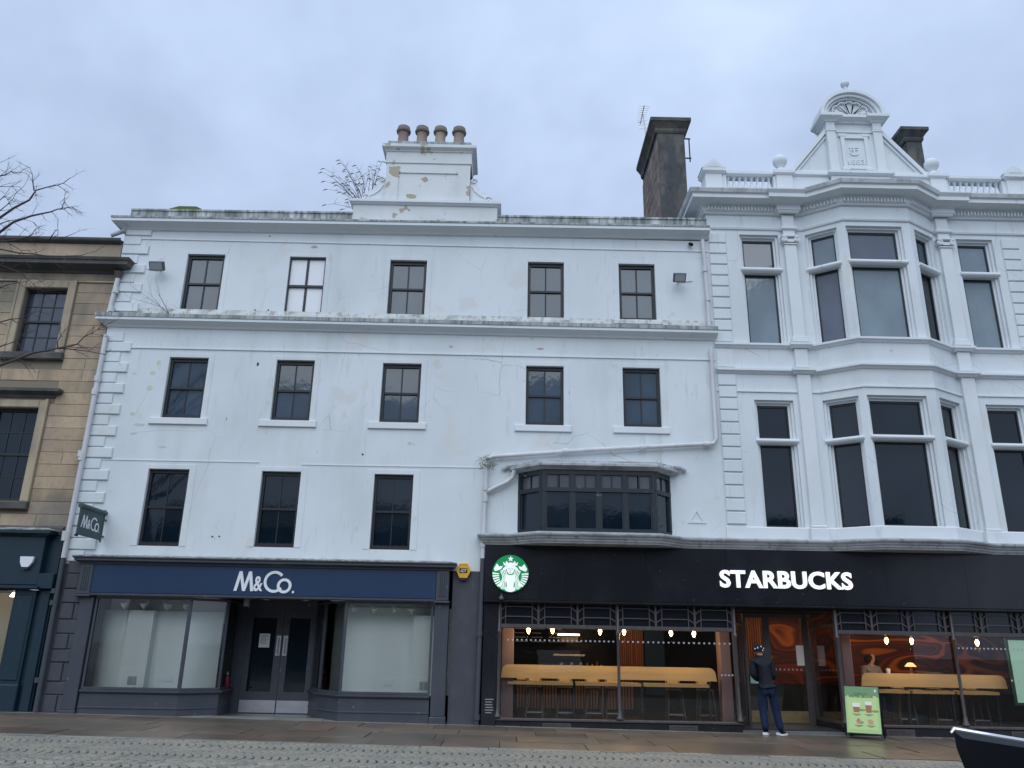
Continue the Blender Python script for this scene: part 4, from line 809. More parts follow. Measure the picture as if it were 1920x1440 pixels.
while zc_ < STOP-.02:
    z1_ = min(zc_+.285, STOP); x = .05 - rnd.random()*.5
    spans = [(0, SX1-SX0)]
    for kx0, kx1, kz0, kz1 in keep:
        if kz0 < z1_-.02 and kz1 > zc_+.02:
            ns = []
            for a, b in spans:
                if kx1 <= a or kx0 >= b: ns.append((a, b))
                else:
                    if kx0-a > .06: ns.append((a, kx0))
                    if b-kx1 > .06: ns.append((kx1, b))
            spans = ns
    for a, b in spans:
        x = a
        while x < b-.02:
            l_ = rnd.uniform(.5, 1.1)
            if b-(x+l_) < .3: l_ = b-x
            if x+SX0+l_ > -12.2: MB(FS).bbox(x+.005, x+l_-.005, -.012+rnd.uniform(-.004, .003), .003, zc_+.004, z1_-.004, .005).build('stone_block', STONE, SB)
            x += l_
    zc_ = z1_; ci += 1
pe = [(SX0, 0.03), (SX1, .03), (SX1, .6)]
zf = AZ(150, 530)
MB().sweep([(0, 0), (.05, .01), (.05, .05), (0, .07)], pe, zf).build('string_course', STONEM, SB)
MB().sweep([(-.01, .07), (.02, .07), (.02, .24), (-.01, .24)], pe, zf).build('frieze', STONE, SB)
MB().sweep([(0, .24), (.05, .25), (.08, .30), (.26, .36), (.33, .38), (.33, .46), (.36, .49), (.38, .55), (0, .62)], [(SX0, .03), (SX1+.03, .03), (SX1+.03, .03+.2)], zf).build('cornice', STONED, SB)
MB().sweep([(-.2, .60), (.03, .60), (.03, 1.06), (-.2, 1.06)], [(SX0, .03), (SX1, .03)], zf).build('parapet', STONE, SB)
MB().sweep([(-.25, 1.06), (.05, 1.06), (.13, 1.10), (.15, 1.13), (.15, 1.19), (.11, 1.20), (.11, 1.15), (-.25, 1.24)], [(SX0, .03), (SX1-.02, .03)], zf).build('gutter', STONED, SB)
MB().tube([(AX(210, 455), -.12, zf+1.25), (XL+.02, -.05, zf+1.25+.18)], .055, 10).build('overflow_pipe', LEAD, SB, smooth=True)
MB().sweep([(0, 0), (.04, .01), (.07, .08), (.07, .16), (0, .22)], [(SX0, .03), (SX1-.1, .03)], WBOT-.06).build('string_course', STONED, SB)
# teal shop front under it
TS = thing('shop', (-11.9, 0, 0), 'dark teal painted shop front at the far left under the sandstone wall', 'shopfront')
tl = lambda px, py, Y=-.15: (AX(px, py, Y), AZ(px, py, Y))
tx1 = AX(78, 1050, -.2); tz0 = AZ(30, 1096, -.2); tz1 = AZ(30, 1006, -.2)
MB().bbox(SX0, tx1, -.2, .1, tz0, tz1, .01).build('fascia', TEAL, TS)
MB().sweep([(0, 0), (.03, .01), (.10, .06), (.14, .07), (.14, .13), (0, .16)], [(SX0, -.2), (tx1, -.2), (tx1, .1)], tz1).build('cornice', TEAL, TS)
MB().sweep([(0, .161), (.15, .132), (.15, .15), (0, .20)], [(SX0, -.2), (tx1+.02, -.2), (tx1+.02, .1)], tz1).build('ledge_flashing', SILLTOP, TS)
MB().sweep([(0, 0), (.02, 0), (.06, .03), (.06, .07), (0, .09)], [(SX0, -.2), (tx1, -.2), (tx1, .1)], tz0-.10).build('fascia_moulding', TEAL, TS)
px0 = AX(14, 1200, -.08)
MB().bbox(px0, px0+.42, -.10, .2, zg(-11), tz0-.102, .012).build('pilaster', TEAL, TS)
MB().bbox(px0+.04, px0+.38, -.125, 0, .85, tz0-.2, .02).build('pilaster_panel', TEAL, TS)
MB().bbox(px0-.03, px0+.45, -.16, .1, -.05, .78, .02).build('pilaster_base', TEAL, TS)
MB().box(px0+.42, SX1-.06, -.02, .2, -.05, tz1+.05).build('side_panel', TEAL, TS)
cx_ = AX(86, 1090, -.15)
MB().bbox(cx_-.17, cx_+.17, -.2, 0, AZ(86, 1104, -.2), AZ(86, 1075, -.2), .015).build('console', TEAL, TS)
MB().bbox(cx_-.10, cx_+.10, -.07, 0, -.05, AZ(86, 1106, -.05), .01).build('pipe_casing', TEAL, TS)
wz0, wz1 = .75, tz0-.12
MB().box(SX0, px0, -.06, .1, -.05, wz0).build('stall_riser', TEAL, TS)
sw = MB().box(px0-.06, px0-.002, -.06, .04, wz0, wz1).build('window_frame', TEAL, TS)
MB().box(SX0, px0-.06, -.02, -.012, wz0, wz1).build('pane', G_CLEAR, sw)
MB().box(SX0, px0, .9, .95, wz0-.2, wz1).build('window_back', mat('cream_back', (.5, .46, .3), .7), TS)
MB().box(SX0, px0, 0, .95, wz1+.002, wz1+.05).build('window_ceiling', CEIL, TS)
for i in range(3): MB().lathe((px0-.32-.5*i, .35, wz1-.10-.12*(i % 2)), [(.03, .08), (.07, .0), (.06, -.01)], 10).build('strip_light', LAMPD, TS)
# small wall alarm of the teal shop
ax_, az_ = tl(49, 1054, -.26)
al = MB().prism([(ax_-.145, az_+.12), (ax_+.15, az_+.12), (ax_+.13, az_-.0), (ax_+.06, az_-.10), (ax_-.08, az_-.10), (ax_-.13, az_)], -.27, -.20).build('alarm_box', ALW)
WPOS[al.name] = Vector(al.location); tag(al, 'white shield shaped alarm box on the dark teal fascia', 'alarm')
MB().prism([(ax_-.085, az_-.102), (ax_+.075, az_-.102), (ax_+.06, az_-.15), (ax_-.06, az_-.15)], -.265, -.20).build('strobe', BLUEB, al)

# ------------------------------------------------------------------ empty navy shop front
MS = thing('shop', (-5.2, 0, 0), 'empty shop front with navy fascia, grey pilasters and blank white display windows', 'shopfront')
fy = -.16
fx0, fx1 = AX(172, 1088, fy), AX(818, 1092, fy); fz0, fz1 = AZ(500, 1117, fy), AZ(500, 1064, fy)
MB().bbox(fx0, fx1, fy, .1, fz0, fz1, .006).build('fascia', NAVY, MS)
ox0, ox1 = AX(147, 1088, fy), AX(842, 1092, fy)
MB().sweep([(0, 0), (.02, 0), (.03, .03), (.10, .06), (.12, .07), (.12, .11), (.15, .13), (.15, .15), (0, .17)], [(ox0, .1), (ox0, fy), (ox1, fy), (ox1, .1)], fz1+.004).build('cornice', DARKPT, MS)
MB().sweep([(-.2, .172), (.155, .151), (.155, .168), (-.14, .22), (-.2, .22)], [(ox0, .1), (ox0, fy), (ox1, fy), (ox1, .1)], fz1+.004).build('ledge_flashing', SILLTOP, MS)
MB().sweep([(-.05, 0), (.012, 0), (.03, .02), (.03, .05), (0, .06)], [(fx0, fy), (fx1, fy)], fz0-.065).build('fascia_moulding', DARKPT, MS)
for a, b in ((ox0, fx0-.002), (fx1+.002, ox1)):
    c = MB().bbox(a, b, fy-.02, .1, fz0-.04, fz1, .012).build('console', DARKPT, MS)
    mb = MB(); n = 4
    for k in range(n): xx = a+(b-a)*(.26+.16*k); mb.bbox(xx-.014, xx+.014, fy-.035, fy-.019, fz0+.05, fz1-.06, .006)
    mb.build('fluting', DARKPT, c)
    MB().bbox(a-.03, b+.03, fy-.05, .1, fz0-.085, fz0-.042, .01).build('console_foot', DARKPT, MS)
pz = fz0-.087
wl0 = at(152, 1240, -.1).x
for a, b in ((AX(131, 1230, -.1), AX(157, 1230, -.1)), (AX(811, 1230, -.1), AX(838, 1230, -.1))):
    MB().bbox(a, b, -.10, .15, .30, pz, .008).build('pilaster', DARKPT, MS)
    MB().bbox(a-.02, b+.02, -.13, .15, -.1, .298, .012).build('pilaster_base', DARKPT, MS)
A0 = (AX(160, 1240, -.06), -.06); A1 = (AX(343, 1240, -.06), -.06); A2 = (AX(418, 1240, .45), .45); A3 = (AX(440, 1240, 1.5), 1.5)
B0 = (AX(808, 1240, -.06), -.06); B1 = (AX(640, 1240, -.06), -.06); B2 = (AX(601, 1240, .55), .55); B3 = (AX(585, 1240, 1.5), 1.5)
RZ = .70; ZT = fz0-.07
def shopwin(path, sgn):
    pth = path if sgn > 0 else path[::-1]
    MB().sweep([(-.03, -.8), (0, -.8), (0, -.36), (.015, -.35), (.015, -.33), (0, -.32), (0, -.07), (.04, -.05), (.055, -.03), (.055, -.0), (-.03, .012)], pth, RZ).build('stall_riser', DARKPT, MS)
    for A, B in zip(pth, pth[1:]):
        F = Fr(A, B); Ln = F.len; mb = MB(F)
        mb.box(.0, .045, .0, .06, RZ+.014, ZT); mb.box(Ln-.045, Ln, .0, .06, RZ+.014, ZT); mb.box(.045, Ln-.045, .0, .06, RZ+.014, RZ+.06); mb.box(.045, Ln-.045, .0, .06, ZT-.05, ZT)
        f = mb.build('window_frame', DARKPT, MS); MB(F).box(.04, Ln-.04, .025, .033, RZ+.05, ZT-.04).build('pane', G_CLEAR, f)
shopwin([A0, A1, A2, A3], 1); shopwin([B0, B1, B2, B3], -1)
# display enclosures: floor, boards, ceiling, track spots, socket, grille
DB = .62
for (xa, xb, sg) in ((A0[0], A2[0]-.16, 1), (B2[0]+.22, B0[0], -1)):
    pth_ = [(p[0], p[1]+.03) for p in ((A0, A1, A2) if sg > 0 else (B2, B1, B0))]; MB().prismz((pth_+[(A2[0]-.05, 1.5), (A0[0], 1.5)]) if sg > 0 else (pth_+[(B0[0], 1.5), (B2[0]+.05, 1.5)]), RZ-.06, RZ-.03).build('display_floor', RECF, MS)
    MB().box(xa-(.4 if sg > 0 else 0), xb+(.4 if sg < 0 else 0), DB, DB+.04, RZ-.02, ZT-(.26 if sg > 0 else .10)).build('display_board', PARTN, MS)
    MB().box(xa, xb, DB+.05, DB+.08, ZT-.5, ZT+.1).build('upper_reflection_back', mat('grey_reflection_back', (.62, .62, .63), .8), MS)  # grey band above the left board: window reflection put into its colour
    MB().box(xa, xb, -.03, DB+.34, ZT+.0, ZT+.04).build('display_ceiling', mat('grey_soffit', (.55, .55, .55), .8), MS)
    xc0 = xa+.55 if sg > 0 else xb-.46
    MB().box(xc0, xc0+.55, .40, DB-.003, RZ-.02, ZT-.26).build('display_board', PARTN, MS)
    mb = MB();
    for i in range(2):
        mb.box(xc0+.2+.1*i, xc0+.285+.1*i, .38, .399, RZ+.10, RZ+.26)
    mb.build('socket_grille', mat('grey_plastic', (.38, .39, .40), .5), MS)
    MB().box(xa+1.45 if sg > 0 else xb-1.05, (xa+1.62) if sg > 0 else xb-.88, DB-.02, DB-.003, RZ+.16, RZ+.27).build('socket', SIGNW, MS)
    for i in range(4):
        x = (xa+.55+.42*i) if sg > 0 else (xb-.45-.45*i); y = .24
        s = tag(MB().tube([(x, y, ZT), (x, y, ZT-.10)], .012, 6).build('spotlight', SPOT), '', '')
        od = ('leftmost', 'second from the left', 'third from the left', 'rightmost'); s['label'] = 'white track spotlight, %s of four in the %s empty display window' % ((od[i], 'left') if sg > 0 else (od[3-i], 'right'))
        s['category'] = 'spotlight'; s['group'] = 'spotlights in the empty display windows'
        d = rnd.choice((-1, 1))*.06; MB().tube([(x-d*.6, y, ZT-.06), (x, y-.02, ZT-.11), (x+d*1.4, y-.05, ZT-.19)], [.025, .05, .085], 12).build('lamp_shade', SPOT, s, smooth=True)
# recess with double doors
DY = 1.5; dx0, dx1, dxm = AX(447, 1320, DY), AX(579, 1320, DY), AX(517, 1320, DY)
MB().prismz([(A1[0], -.2), (B1[0], -.2), (B3[0], 1.7), (A3[0], 1.7)], -.1, .175).build('threshold', RECF, MS)
MB().prismz([(A1[0]-.3, -.1), (B1[0]+.3, -.1), (B3[0]+.3, 1.8), (A3[0]-.3, 1.8)], ZT+.045, ZT+.12).build('recess_ceiling', DARKPT, MS)
dz1 = AZ(500, 1140, DY)
MB().box(A3[0]-.02, B3[0]+.02, DY, DY+.08, dz1, ZT+.044).build('door_head', DARKPT, MS)
for a, b in ((A3[0], dx0-.004), (dx1+.004, B3[0])): MB().box(min(a, b), max(a, b), DY+.002, DY+.07, .17, dz1-.002).build('door_jamb', DARKPT, MS)
for a, b, sg in ((dx0, dxm-.004, 1), (dxm+.004, dx1, -1)):
    mb = MB(); st_ = .16 if sg > 0 else .14; a_st = .13
    l, r = (a+a_st, b-st_) if sg > 0 else (a+st_, b-a_st)
    mb.box(a, l, DY, DY+.05, .18, dz1-.004); mb.box(r, b, DY, DY+.05, .18, dz1-.004); mb.box(l, r, DY, DY+.05, .18, .64); mb.box(l, r, DY, DY+.05, dz1-.22, dz1-.004)
    d = mb.build('door', DARKPT, MS); MB().box(l-.01, r+.01, DY+.02, DY+.028, .63, dz1-.21).build('pane', P_DOOR, d)
    MB().box(a+.01, b-.01, DY-.006, DY-.001, .20, .46).build('kick_plate', STEEL, d)
    hx = b-.075 if sg > 0 else a+.075
    MB().box(hx-.05, hx+.05, DY-.006, DY-.001, 1.42, 1.86).build('push_plate', STEEL, d)
    MB().tube([(hx, DY-.005, 1.47), (hx, DY-.05, 1.48), (hx, DY-.05, 1.80), (hx, DY-.005, 1.81)], .011, 8).build('handle', STEEL, d, smooth=True)
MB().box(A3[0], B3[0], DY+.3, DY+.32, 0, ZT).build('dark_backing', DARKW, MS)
no = MB().box(AX(486, 1200, DY), AX(506, 1200, DY), DY-.004, DY+.0, AZ(500, 1214, DY), AZ(500, 1188, DY)).build('paper_notice', PAPER); tag(no, 'white printed paper notice on the left leaf of the dark double doors', 'notice')
mb = MB()
for i in range(7): mb.box(AX(488.5, 1200, DY), AX(503-(i % 3)*2, 1200, DY), DY-.0055, DY-.0042, AZ(500, 1192+i*2.6, DY), AZ(500, 1191.2+i*2.6, DY))
mb.build('print_lines', mat('grey_print', (.25, .26, .28), .7), no)
fe = thing('fire_extinguisher', (AX(424, 1288, 1.12), 1.12, RZ-.03), 'red fire extinguisher standing behind the left splayed shop window', 'extinguisher')
x, y, z = fe.location
MB().lathe((x, y, z), [(.07, 0), (.075, .02), (.075, .26), (.055, .31), (.03, .33)], 14).build('cylinder', RED, fe, smooth=True)
MB().lathe((x, y, z+.33), [(.03, 0), (.03, .04), (.012, .05), (.012, .07)], 10).build('valve', STEEL, fe); MB().tube([(x, y, z+.36), (x+.06, y-.03, z+.33), (x+.08, y-.03, z+.15)], .012, 6).build('hose', CAPM, fe)
cc = MB().box(AX(464, 1124, .2)-.05, AX(464, 1124, .2)+.05, .15, .27, ZT-.14, ZT+.04).build('sensor_box', mat('grey_sensor', (.2, .22, .24), .5), MS)
for px in (497, 572):
    x = AX(px, 1123, .6); MB().lathe((x, .7, ZT+.035), [(.09, .0), (.08, -.015)], 16).build('downlight', STEEL, MS)

# futura style letters drawn as strokes: M & C o .
def amp(o3, sc, mt, ex, frame=None, parent=None):
    return text('lettering', '&', o3, .46*sc, .74*sc, mt, parent, ex, .02, frame)
def mco(mb, F0_, sc, d0, d1, wd):
    T = lambda pts: [(a*sc, b*sc) for a, b in pts]
    q = MB(F0_)
    hw = wd*.55
    for k, (a, b) in enumerate((((0, 0), (.20, .97)), ((.20, .97), (.43, .0)), ((.43, .0), (.68, .97)), ((.68, .97), (.84, 0)))):
        mb.prism(T([(a[0]-hw, a[1]), (a[0]+hw, a[1]), (b[0]+hw, b[1]), (b[0]-hw, b[1])]), d0-.0003*(k % 2), d1)
    am = [(.1+1.37, .02), (1.14, .52), (1.10, .64), (1.15, .72), (1.24, .73), (1.31, .66), (1.28, .55), (1.08, .36), (1.00, .20), (1.04, .06), (1.15, .01), (1.28, .05), (1.38, .17), (1.44, .34)]
    am_ = None
    cx, cy, r = 1.93, .48, .47
    mb.ribbon(T([(cx+r*math.cos(R(t)), cy+r*math.sin(R(t))) for t in range(40, 321, 14)]), wd*sc, d0+.0003, d1)
    cx, cy, r = 2.44, .29, .30
    mb.ribbon(T([(cx+r*math.cos(R(t)), cy+r*math.sin(R(t))) for t in range(0, 360, 18)]), wd*sc, d0-.0004, d1, True)
    mb.prism(T([(2.86, -.06), (2.96, -.06), (2.96, .045), (2.86, .045)]), d0, d1)
sgn_w = AX(551, 1090, fy)-AX(439, 1090, fy); sc = sgn_w/3.0
o = Vector((AX(439.5, 1109, fy)+.03*sc, fy, AZ(445, 1108, fy)))
mb = MB(lambda s_, d_, z_: Vector((o.x+s_, o.y+d_, o.z+z_))); mco(mb, None, sc, -.02, -.002, .135)
SSG = mb.build('shop_sign', SIGNW); amp((o.x+1.13*sc, o.y-.011, o.z+.37*sc), sc, SIGNW, .009, None, SSG); tag(SSG, 'thin white lettering across the middle of the navy fascia', 'sign')
# projecting sign on its bracket, standing square to the wall
sgx = AX(190, 990, -.14); yy = -.14
while AX(146, 980, yy) < sgx and yy > -2: yy -= .01
yy = -.14-(abs(-.14-yy) if abs(yy) < 1.6 else .8)
yo = max(min(yy, -.5), -1.2)
# outer edge of the sign seen at 146 px: solve along the line of sight
best = min((abs(AX(146, 982, q/100)-sgx), q/100) for q in range(-130, -30)); yo = best[1]
pz0, pz1 = AZ(190, 1013, -.14), AZ(190, 966, -.14)
PS = MB().box(sgx-.012, sgx+.012, yo, -.14, pz0, pz1).build('projecting_sign', SIGNG); tag(PS, 'slate green projecting sign with thin white lettering beside the white downpipe', 'sign')
ln = abs(yo+.14); F_ = lambda s_, d_, z_: Vector((sgx+.013-d_, yo+s_, z_+pz0))
s3 = ln*.80/3.0; mb = MB(lambda s_, d_, z_: Vector((sgx+.0125-d_, yo+ln*.12+s_, pz0+(pz1-pz0)*.30+z_))); mco(mb, None, s3, -.003, 0, .13); mb.build('lettering', SIGNW, PS); amp((sgx+.0145, yo+ln*.12+1.13*s3, pz0+(pz1-pz0)*.30+.37*s3), s3, SIGNW, .0014, lambda s_, d_, z_: Vector((-d_, s_, z_)), PS)
MB().tube([(sgx, yo-.02, pz1+.05), (sgx, -.06, pz1+.05)], .055, 12).build('sign_light', SIGNG, PS, smooth=True)
MB().tube([(sgx, -.10, pz0-.04), (sgx, -.10, pz1+.12)], .022, 8).build('bracket', SIGNG, PS); MB().box(sgx-.02, sgx+.02, -.10, .0, pz0+.08, pz0+.11).build('bracket_arm', SIGNG, PS); MB().box(sgx-.02, sgx+.02, -.10, .0, pz1-.11, pz1-.08).build('bracket_arm', SIGNG, PS)
MB().tube([(sgx, yo-.03, pz0-.02), (sgx, yo+.06, pz0-.02)], .02, 8).build('foot_cap', CAPM, PS)
# yellow alarm box
ay = -.10; axc, azc = AX(869, 1070, ay), AZ(869, 1070, ay)
hexa = lambda k: [(axc-.16*k, azc), (axc-.085*k, azc+.155*k), (axc+.085*k, azc+.155*k), (axc+.16*k, azc), (axc+.085*k, azc-.155*k), (axc-.085*k, azc-.155*k)][::-1]
AB = MB().prism(hexa(1), ay, .0).build('alarm_box', YEL); tag(AB, 'yellow hexagonal alarm box at the top of the dark pier', 'alarm')
MB().ribbon(hexa(.92)[::-1], .018, ay-.006, ay+.001, True).build('raised_rim', YEL, AB)
MB().box(axc-.085, axc+.085, ay-.005, ay-.0005, azc-.045, azc+.05).build('label_plate', CAPM, AB)
text('lettering', 'ADT', (axc, ay-.008, azc+.0), .135, .062, SIGNW, AB, .002, .01)
MB().prism([(axc-.07, azc-.157), (axc+.07, azc-.157), (axc+.06, azc-.20), (axc-.06, azc-.20)], ay+.01, 0).build('strobe', BLUEB, AB)

# ------------------------------------------------------------------ black granite coffee shop front
CS = thing('shop', (5.3, 0, 0), 'black granite coffee shop front with bronze lattice windows below the bays', 'shopfront')
CX0_, CX1_ = -.43, 13.2
gy = -.16
gz0 = AZ(1400, 1139, gy); gz1 = 3.86
for a, b in zip((CX0_, 1.35, 3.1, 4.85, 6.6, 8.35, 10.1, 11.85), (1.35, 3.1, 4.85, 6.6, 8.35, 10.1, 11.85, CX1_)):
    MB().bbox(a+.0015, b-.0015, gy, .0, gz0+.07, gz1, .003).build('granite_panel', GRANITE, CS)
MB().sweep([(-.16, 0), (.01, 0), (.04, .015), (.05, .03), (.05, .05), (.0, .065), (-.16, .065)], [(CX0_, gy), (CX1_, gy)], gz0).build('fascia_moulding', GRANITE, CS)
pc = [(CX0_-.03, .1), (CX0_-.03, gy), (.10, gy), (.72, gy-.50), (3.34, gy-.50), (3.95, gy), (7.2, gy), (8.15, gy-.52), (9.85, gy-.52), (10.8, gy), (CX1_, gy)]
MB().sweep([(-.8, -.02), (.0, -.02), (.01, .0), (.04, .03), (.05, .06), (.08, .08), (.10, .12), (.13, .13), (.15, .16), (.15, .19), (.0, .23), (-.8, .23)], pc, gz1).build('cornice', LEAD, CS)
# granite stall riser with cast iron vents, bronze windows with lattice transoms
def vent(x0, x1, z0, z1, Y):
    v = MB().ribbon([(x0+.02, z0+.02), (x1-.02, z0+.02), (x1-.02, z1-.02), (x0+.02, z1-.02)], .03, Y-.014, Y+.01, True).build('vent_grille', BRONZE, CS)
    mb = MB(); n = 9
    for i in range(n):
        xc = x0+.06+(x1-x0-.12)*i/(n-1); sg = 1 if i % 2 else -1
        mb.ribbon([(xc-.035, z0+.04), (xc-.01, z0+.10 if sg > 0 else z1-.04), (xc+.02, (z0+z1)/2), (xc+.04, z1-.04 if sg > 0 else z0+.04)], .012, Y-.012, Y-.002)
    mb.box(x0+.03, x1-.03, Y-.001, Y+.002, z0+.03, z1-.03); mb.build('scrollwork', BRONZE, v)
MB().bbox(CX0_+.005, AX(931, 1250, -.04), -.10, .2, -.1, gz0, .006).build('granite_pilaster', GRANITE, CS)
LZ0 = AZ(1150, 1176, 0); SZ = AZ(1150, 1350, 0); RZc = SZ-.01
def column(x, Y=-.05, z0=None, z1=None):
    z0 = SZ+.02 if z0 is None else z0; z1 = gz0 if z1 is None else z1
    MB().lathe((x, Y, z0), [(.075, 0), (.075, .03), (.05, .07), (.045, .14), (.032, .18), (.032, z1-z0-.62), (.045, z1-z0-.60), (.045, z1-z0-.56), (.03, z1-z0-.54), (.03, z1-z0)], 12).build('column', BRONZE, CS, smooth=True)
def bay(x0, x1, cols, nmod):
    MB().bbox(x0-.03, x1+.03, -.06, .25, -.2, RZc-.045, .006).build('stall_riser', GRANITE, CS)
    MB().sweep([(-.1, 0), (.02, .0), (.05, .015), (.05, .045), (.02, .06), (-.1, .06)], [(x0-.04, -.03), (x1+.04, -.03)], RZc-.043).build('window_sill', BRONZE, CS)
    xs = [x0]+cols+[x1]
    mb = MB(); mb.bbox(x0, x1, -.05, .03, LZ0-.055, LZ0+.03, .01); mb.box(x0, x0+.05, -.04, .03, RZc+.02, gz0); mb.box(x1-.05, x1, -.04, .03, RZc+.02, gz0); wf = mb.build('window_frame', BRONZE, CS)
    for a, b in zip(xs, xs[1:]): MB().box(a+.015, b-.015, .0, .008, RZc+.02, LZ0-.04).build('pane', G_COFFEE, wf)
    MB().box(x0+.05, x1-.05, .02, .03, LZ0+.03, gz0).build('transom_pane', mat('smoked_transom', (.012, .014, .02), .15, .5), wf)
    pw = (x1-x0)/nmod; za, zb = LZ0+.03, gz0-.005; zA, zB = za+(zb-za)*.42, za+(zb-za)*.86; zA2, zB2 = zA-.13, zB-.13; e = pw*.16; zA -= .02
    mb = MB()
    for k in range(nmod):
        a = x0+k*pw; L_ = lambda p, q, w_=.022: mb.bar((p[0], -.012, p[1]), (q[0], -.012, q[1]), w_, .02)
        for xx in (a+e, a+pw-e): L_((xx, za), (xx, zb), .02)
        for zt, zd in ((zA, zA2), (zB, zB2)):
            mb.bar((a+e, -.010, zt), (a+pw-e, -.010, zt), .022, .018); mb.bar((a+e, -.008, zt), (a, -.008, zd+.02), .024, .018); mb.bar((a+pw-e, -.008, zt), (a+pw, -.008, zd+.02), .024, .018)
        if k: mb.bar((a, -.014, za), (a, -.014, zb), .045, .03)
    mb.build('lattice', BRONZE, wf)
    for c in [x0]+cols+[x1]: column(c)
bx0, bx1, bm = AX(934, 1260, -.02), AX(1382, 1260, -.02), AX(1160, 1260, -.02)
bay(bx0, bx1, [bm], 6)
rx0, rx1 = AX(1578, 1290, -.02), 11.95
rm = AX(1800, 1290, -.02)
bay(rx0, rx1, [rm], 6)
MB().bbox(12.0, CX1_, -.10, .2, -.1, gz0, .006).build('granite_pilaster', GRANITE, CS)
for px, b in ((1044, .12), (1281, .12), (1686, .1), (1919, .1)):
    x = AX(px, 1355, -.06); zt = RZc-.05; vent(x-.30, x+.30, zt-.165, zt-.01, -.066)
# engraved plaque at the foot of the left pilaster
pq = MB().box(AX(905, 1325, -.1), AX(928, 1325, -.1), -.104, -.098, AZ(915, 1347, -.1), AZ(915, 1304, -.1)).build('stone_plaque', GRANITE, CS)
mb = MB()
for i in range(6): mb.box(AX(909+(i % 2), 1325, -.1), AX(925-(i*3 % 4), 1325, -.1), -.106, -.1035, AZ(915, 1312+i*5, -.1), AZ(915, 1310.4+i*5, -.1))
mb.build('engraved_lines', mat('pale_engraving', (.3, .31, .32), .7), pq)
# manifestation dots on the glass
def dots(x0, x1, z, n, Y=-.004):
    mb = MB()
    for i in range(n):
        x = x0+(x1-x0)*(i+.5)/n; mb.prism([(x+.021*math.cos(t), z+.021*math.sin(t)) for t in [2*math.pi*j/8 for j in range(8)]], Y-.001, Y)
    return mb
dz = AZ(1150, 1203, 0)
for a, b, n in ((bx0+.15, bm-.05, 24), (bm+.05, bx1-.06, 22), (rm+.06, rx1-.1, 23)): dots(a, b, dz, n).build('glass_dots', DOTM, CS, kind='stuff')
dz2 = AZ(1150, 1262, 0)
dots(AX(1350, 1264, 0), bx1-.06, dz2, 4).build('glass_dots', DOTM, CS, kind='stuff'); dots(AX(1890, 1274, 0), rx1-.1, dz2, 7).build('glass_dots', DOTM, CS, kind='stuff')
# entrance recess
EY = 1.3
e0, e1 = AX(1403, 1340, EY), AX(1530, 1350, EY)
ez1 = AZ(1450, 1152, EY)
MB().prismz([(bx1+.03, -.05), (rx0-.02, -.05), (e1+.05, EY+.1), (e0-.05, EY+.1)], -.1, zg(6)+.045).build('threshold', RECF, CS)
MB().prismz([(bx1-.1, -.03), (rx0+.1, -.03), (e1+.2, EY+.1), (e0-.2, EY+.1)], gz0-.05, gz0-.004).build('recess_ceiling', CEIL, CS)
for A, B in (((bx1+.01, -.02), (e0, EY)), ((e1, EY), (rx0-.01, -.02))):
    F = Fr(A, B); mb = MB(F); Ln = F.len
    mb.box(0.05, .09, .0, .05, RZc, gz0-.05); mb.box(Ln-.09, Ln-.05, .0, .05, RZc, gz0-.05); mb.box(.09, Ln-.09, .0, .05, RZc, RZc+.06); mb.box(.09, Ln-.09, 0, .05, LZ0+.1, LZ0+.15)
    f = mb.build('side_window', BRONZE, CS); MB(F).box(.08, Ln-.08, .02, .028, RZc+.05, gz0-.06).build('pane', G_COFFEE, f)
    MB(F).box(.04, Ln-.02, -.01, .1, -.1, RZc-.002).build('stall_riser', GRANITE, CS)
fl = zg(6)+.05
ed = MB(); gx = [AX(p, 1260, EY) for p in (1404, 1436, 1447, 1510, 1523)]
xa, xb, xc, xd, xe = gx
ed.box(xa-.06, xa, EY, EY+.06, fl, ez1); ed.box(xb-.01, xc+.02, EY, EY+.06, fl, ez1); ed.box(xd, xe, EY, EY+.06, fl, ez1); ed.box(xa, xb-.01, EY, EY+.06, fl, fl+.06); ed.box(xc+.02, xd, EY, EY+.06, fl, fl+.06); ed.box(xa, xb-.01, EY, EY+.06, ez1-.08, ez1); ed.box(xc+.02, xd, EY, EY+.06, ez1-.08, ez1)
ed.box(xa-.1, xe+.1, EY+.002, EY+.05, ez1+.001, gz0-.052)
ed = ed.build('door', BRONZE, CS)
for a, b in ((xa, xb-.01), (xc+.02, xd)):
    MB().box(a-.005, b+.005, EY+.02, EY+.028, fl+.05, ez1-.07).build('pane', G_COFFEE, ed); MB().box(a+.005, b-.005, EY+.008, EY+.019, fl+.062, fl+.30).build('kick_plate', GOLD, ed)
MB().tube([(xc+.0, EY-.04, 1.0), (xc+.0, EY-.04, 1.6)], .014, 8).build('handle', GOLD, ed, smooth=True)
st_ = MB().box(AX(1396, 1280, 0.6), AX(1412, 1280, .6), .55, .556, AZ(1404, 1287, .6), AZ(1404, 1272, .6))
stk = MB().box(xa+.03, xa+.24, EY-.004, EY+.018, 1.02, 1.20).build('window_sticker', MINT); tag(stk, 'mint green square sticker on the coffee shop entrance glass left of the man', 'sticker')
nt2 = MB().box(xd-.17, xd-.0, EY-.008, EY-.003, 1.42, 1.86).build('paper_notice', PAPER); tag(nt2, 'white paper notice taped to the coffee shop door right of the man', 'notice')
dots(xa+.02, xb-.03, 1.33, 4, EY+.018).build('glass_dots', DOTM, CS, kind='stuff'); dots(xc+.06, xd-.03, 1.33, 7, EY+.018).build('glass_dots', DOTM, CS, kind='stuff')
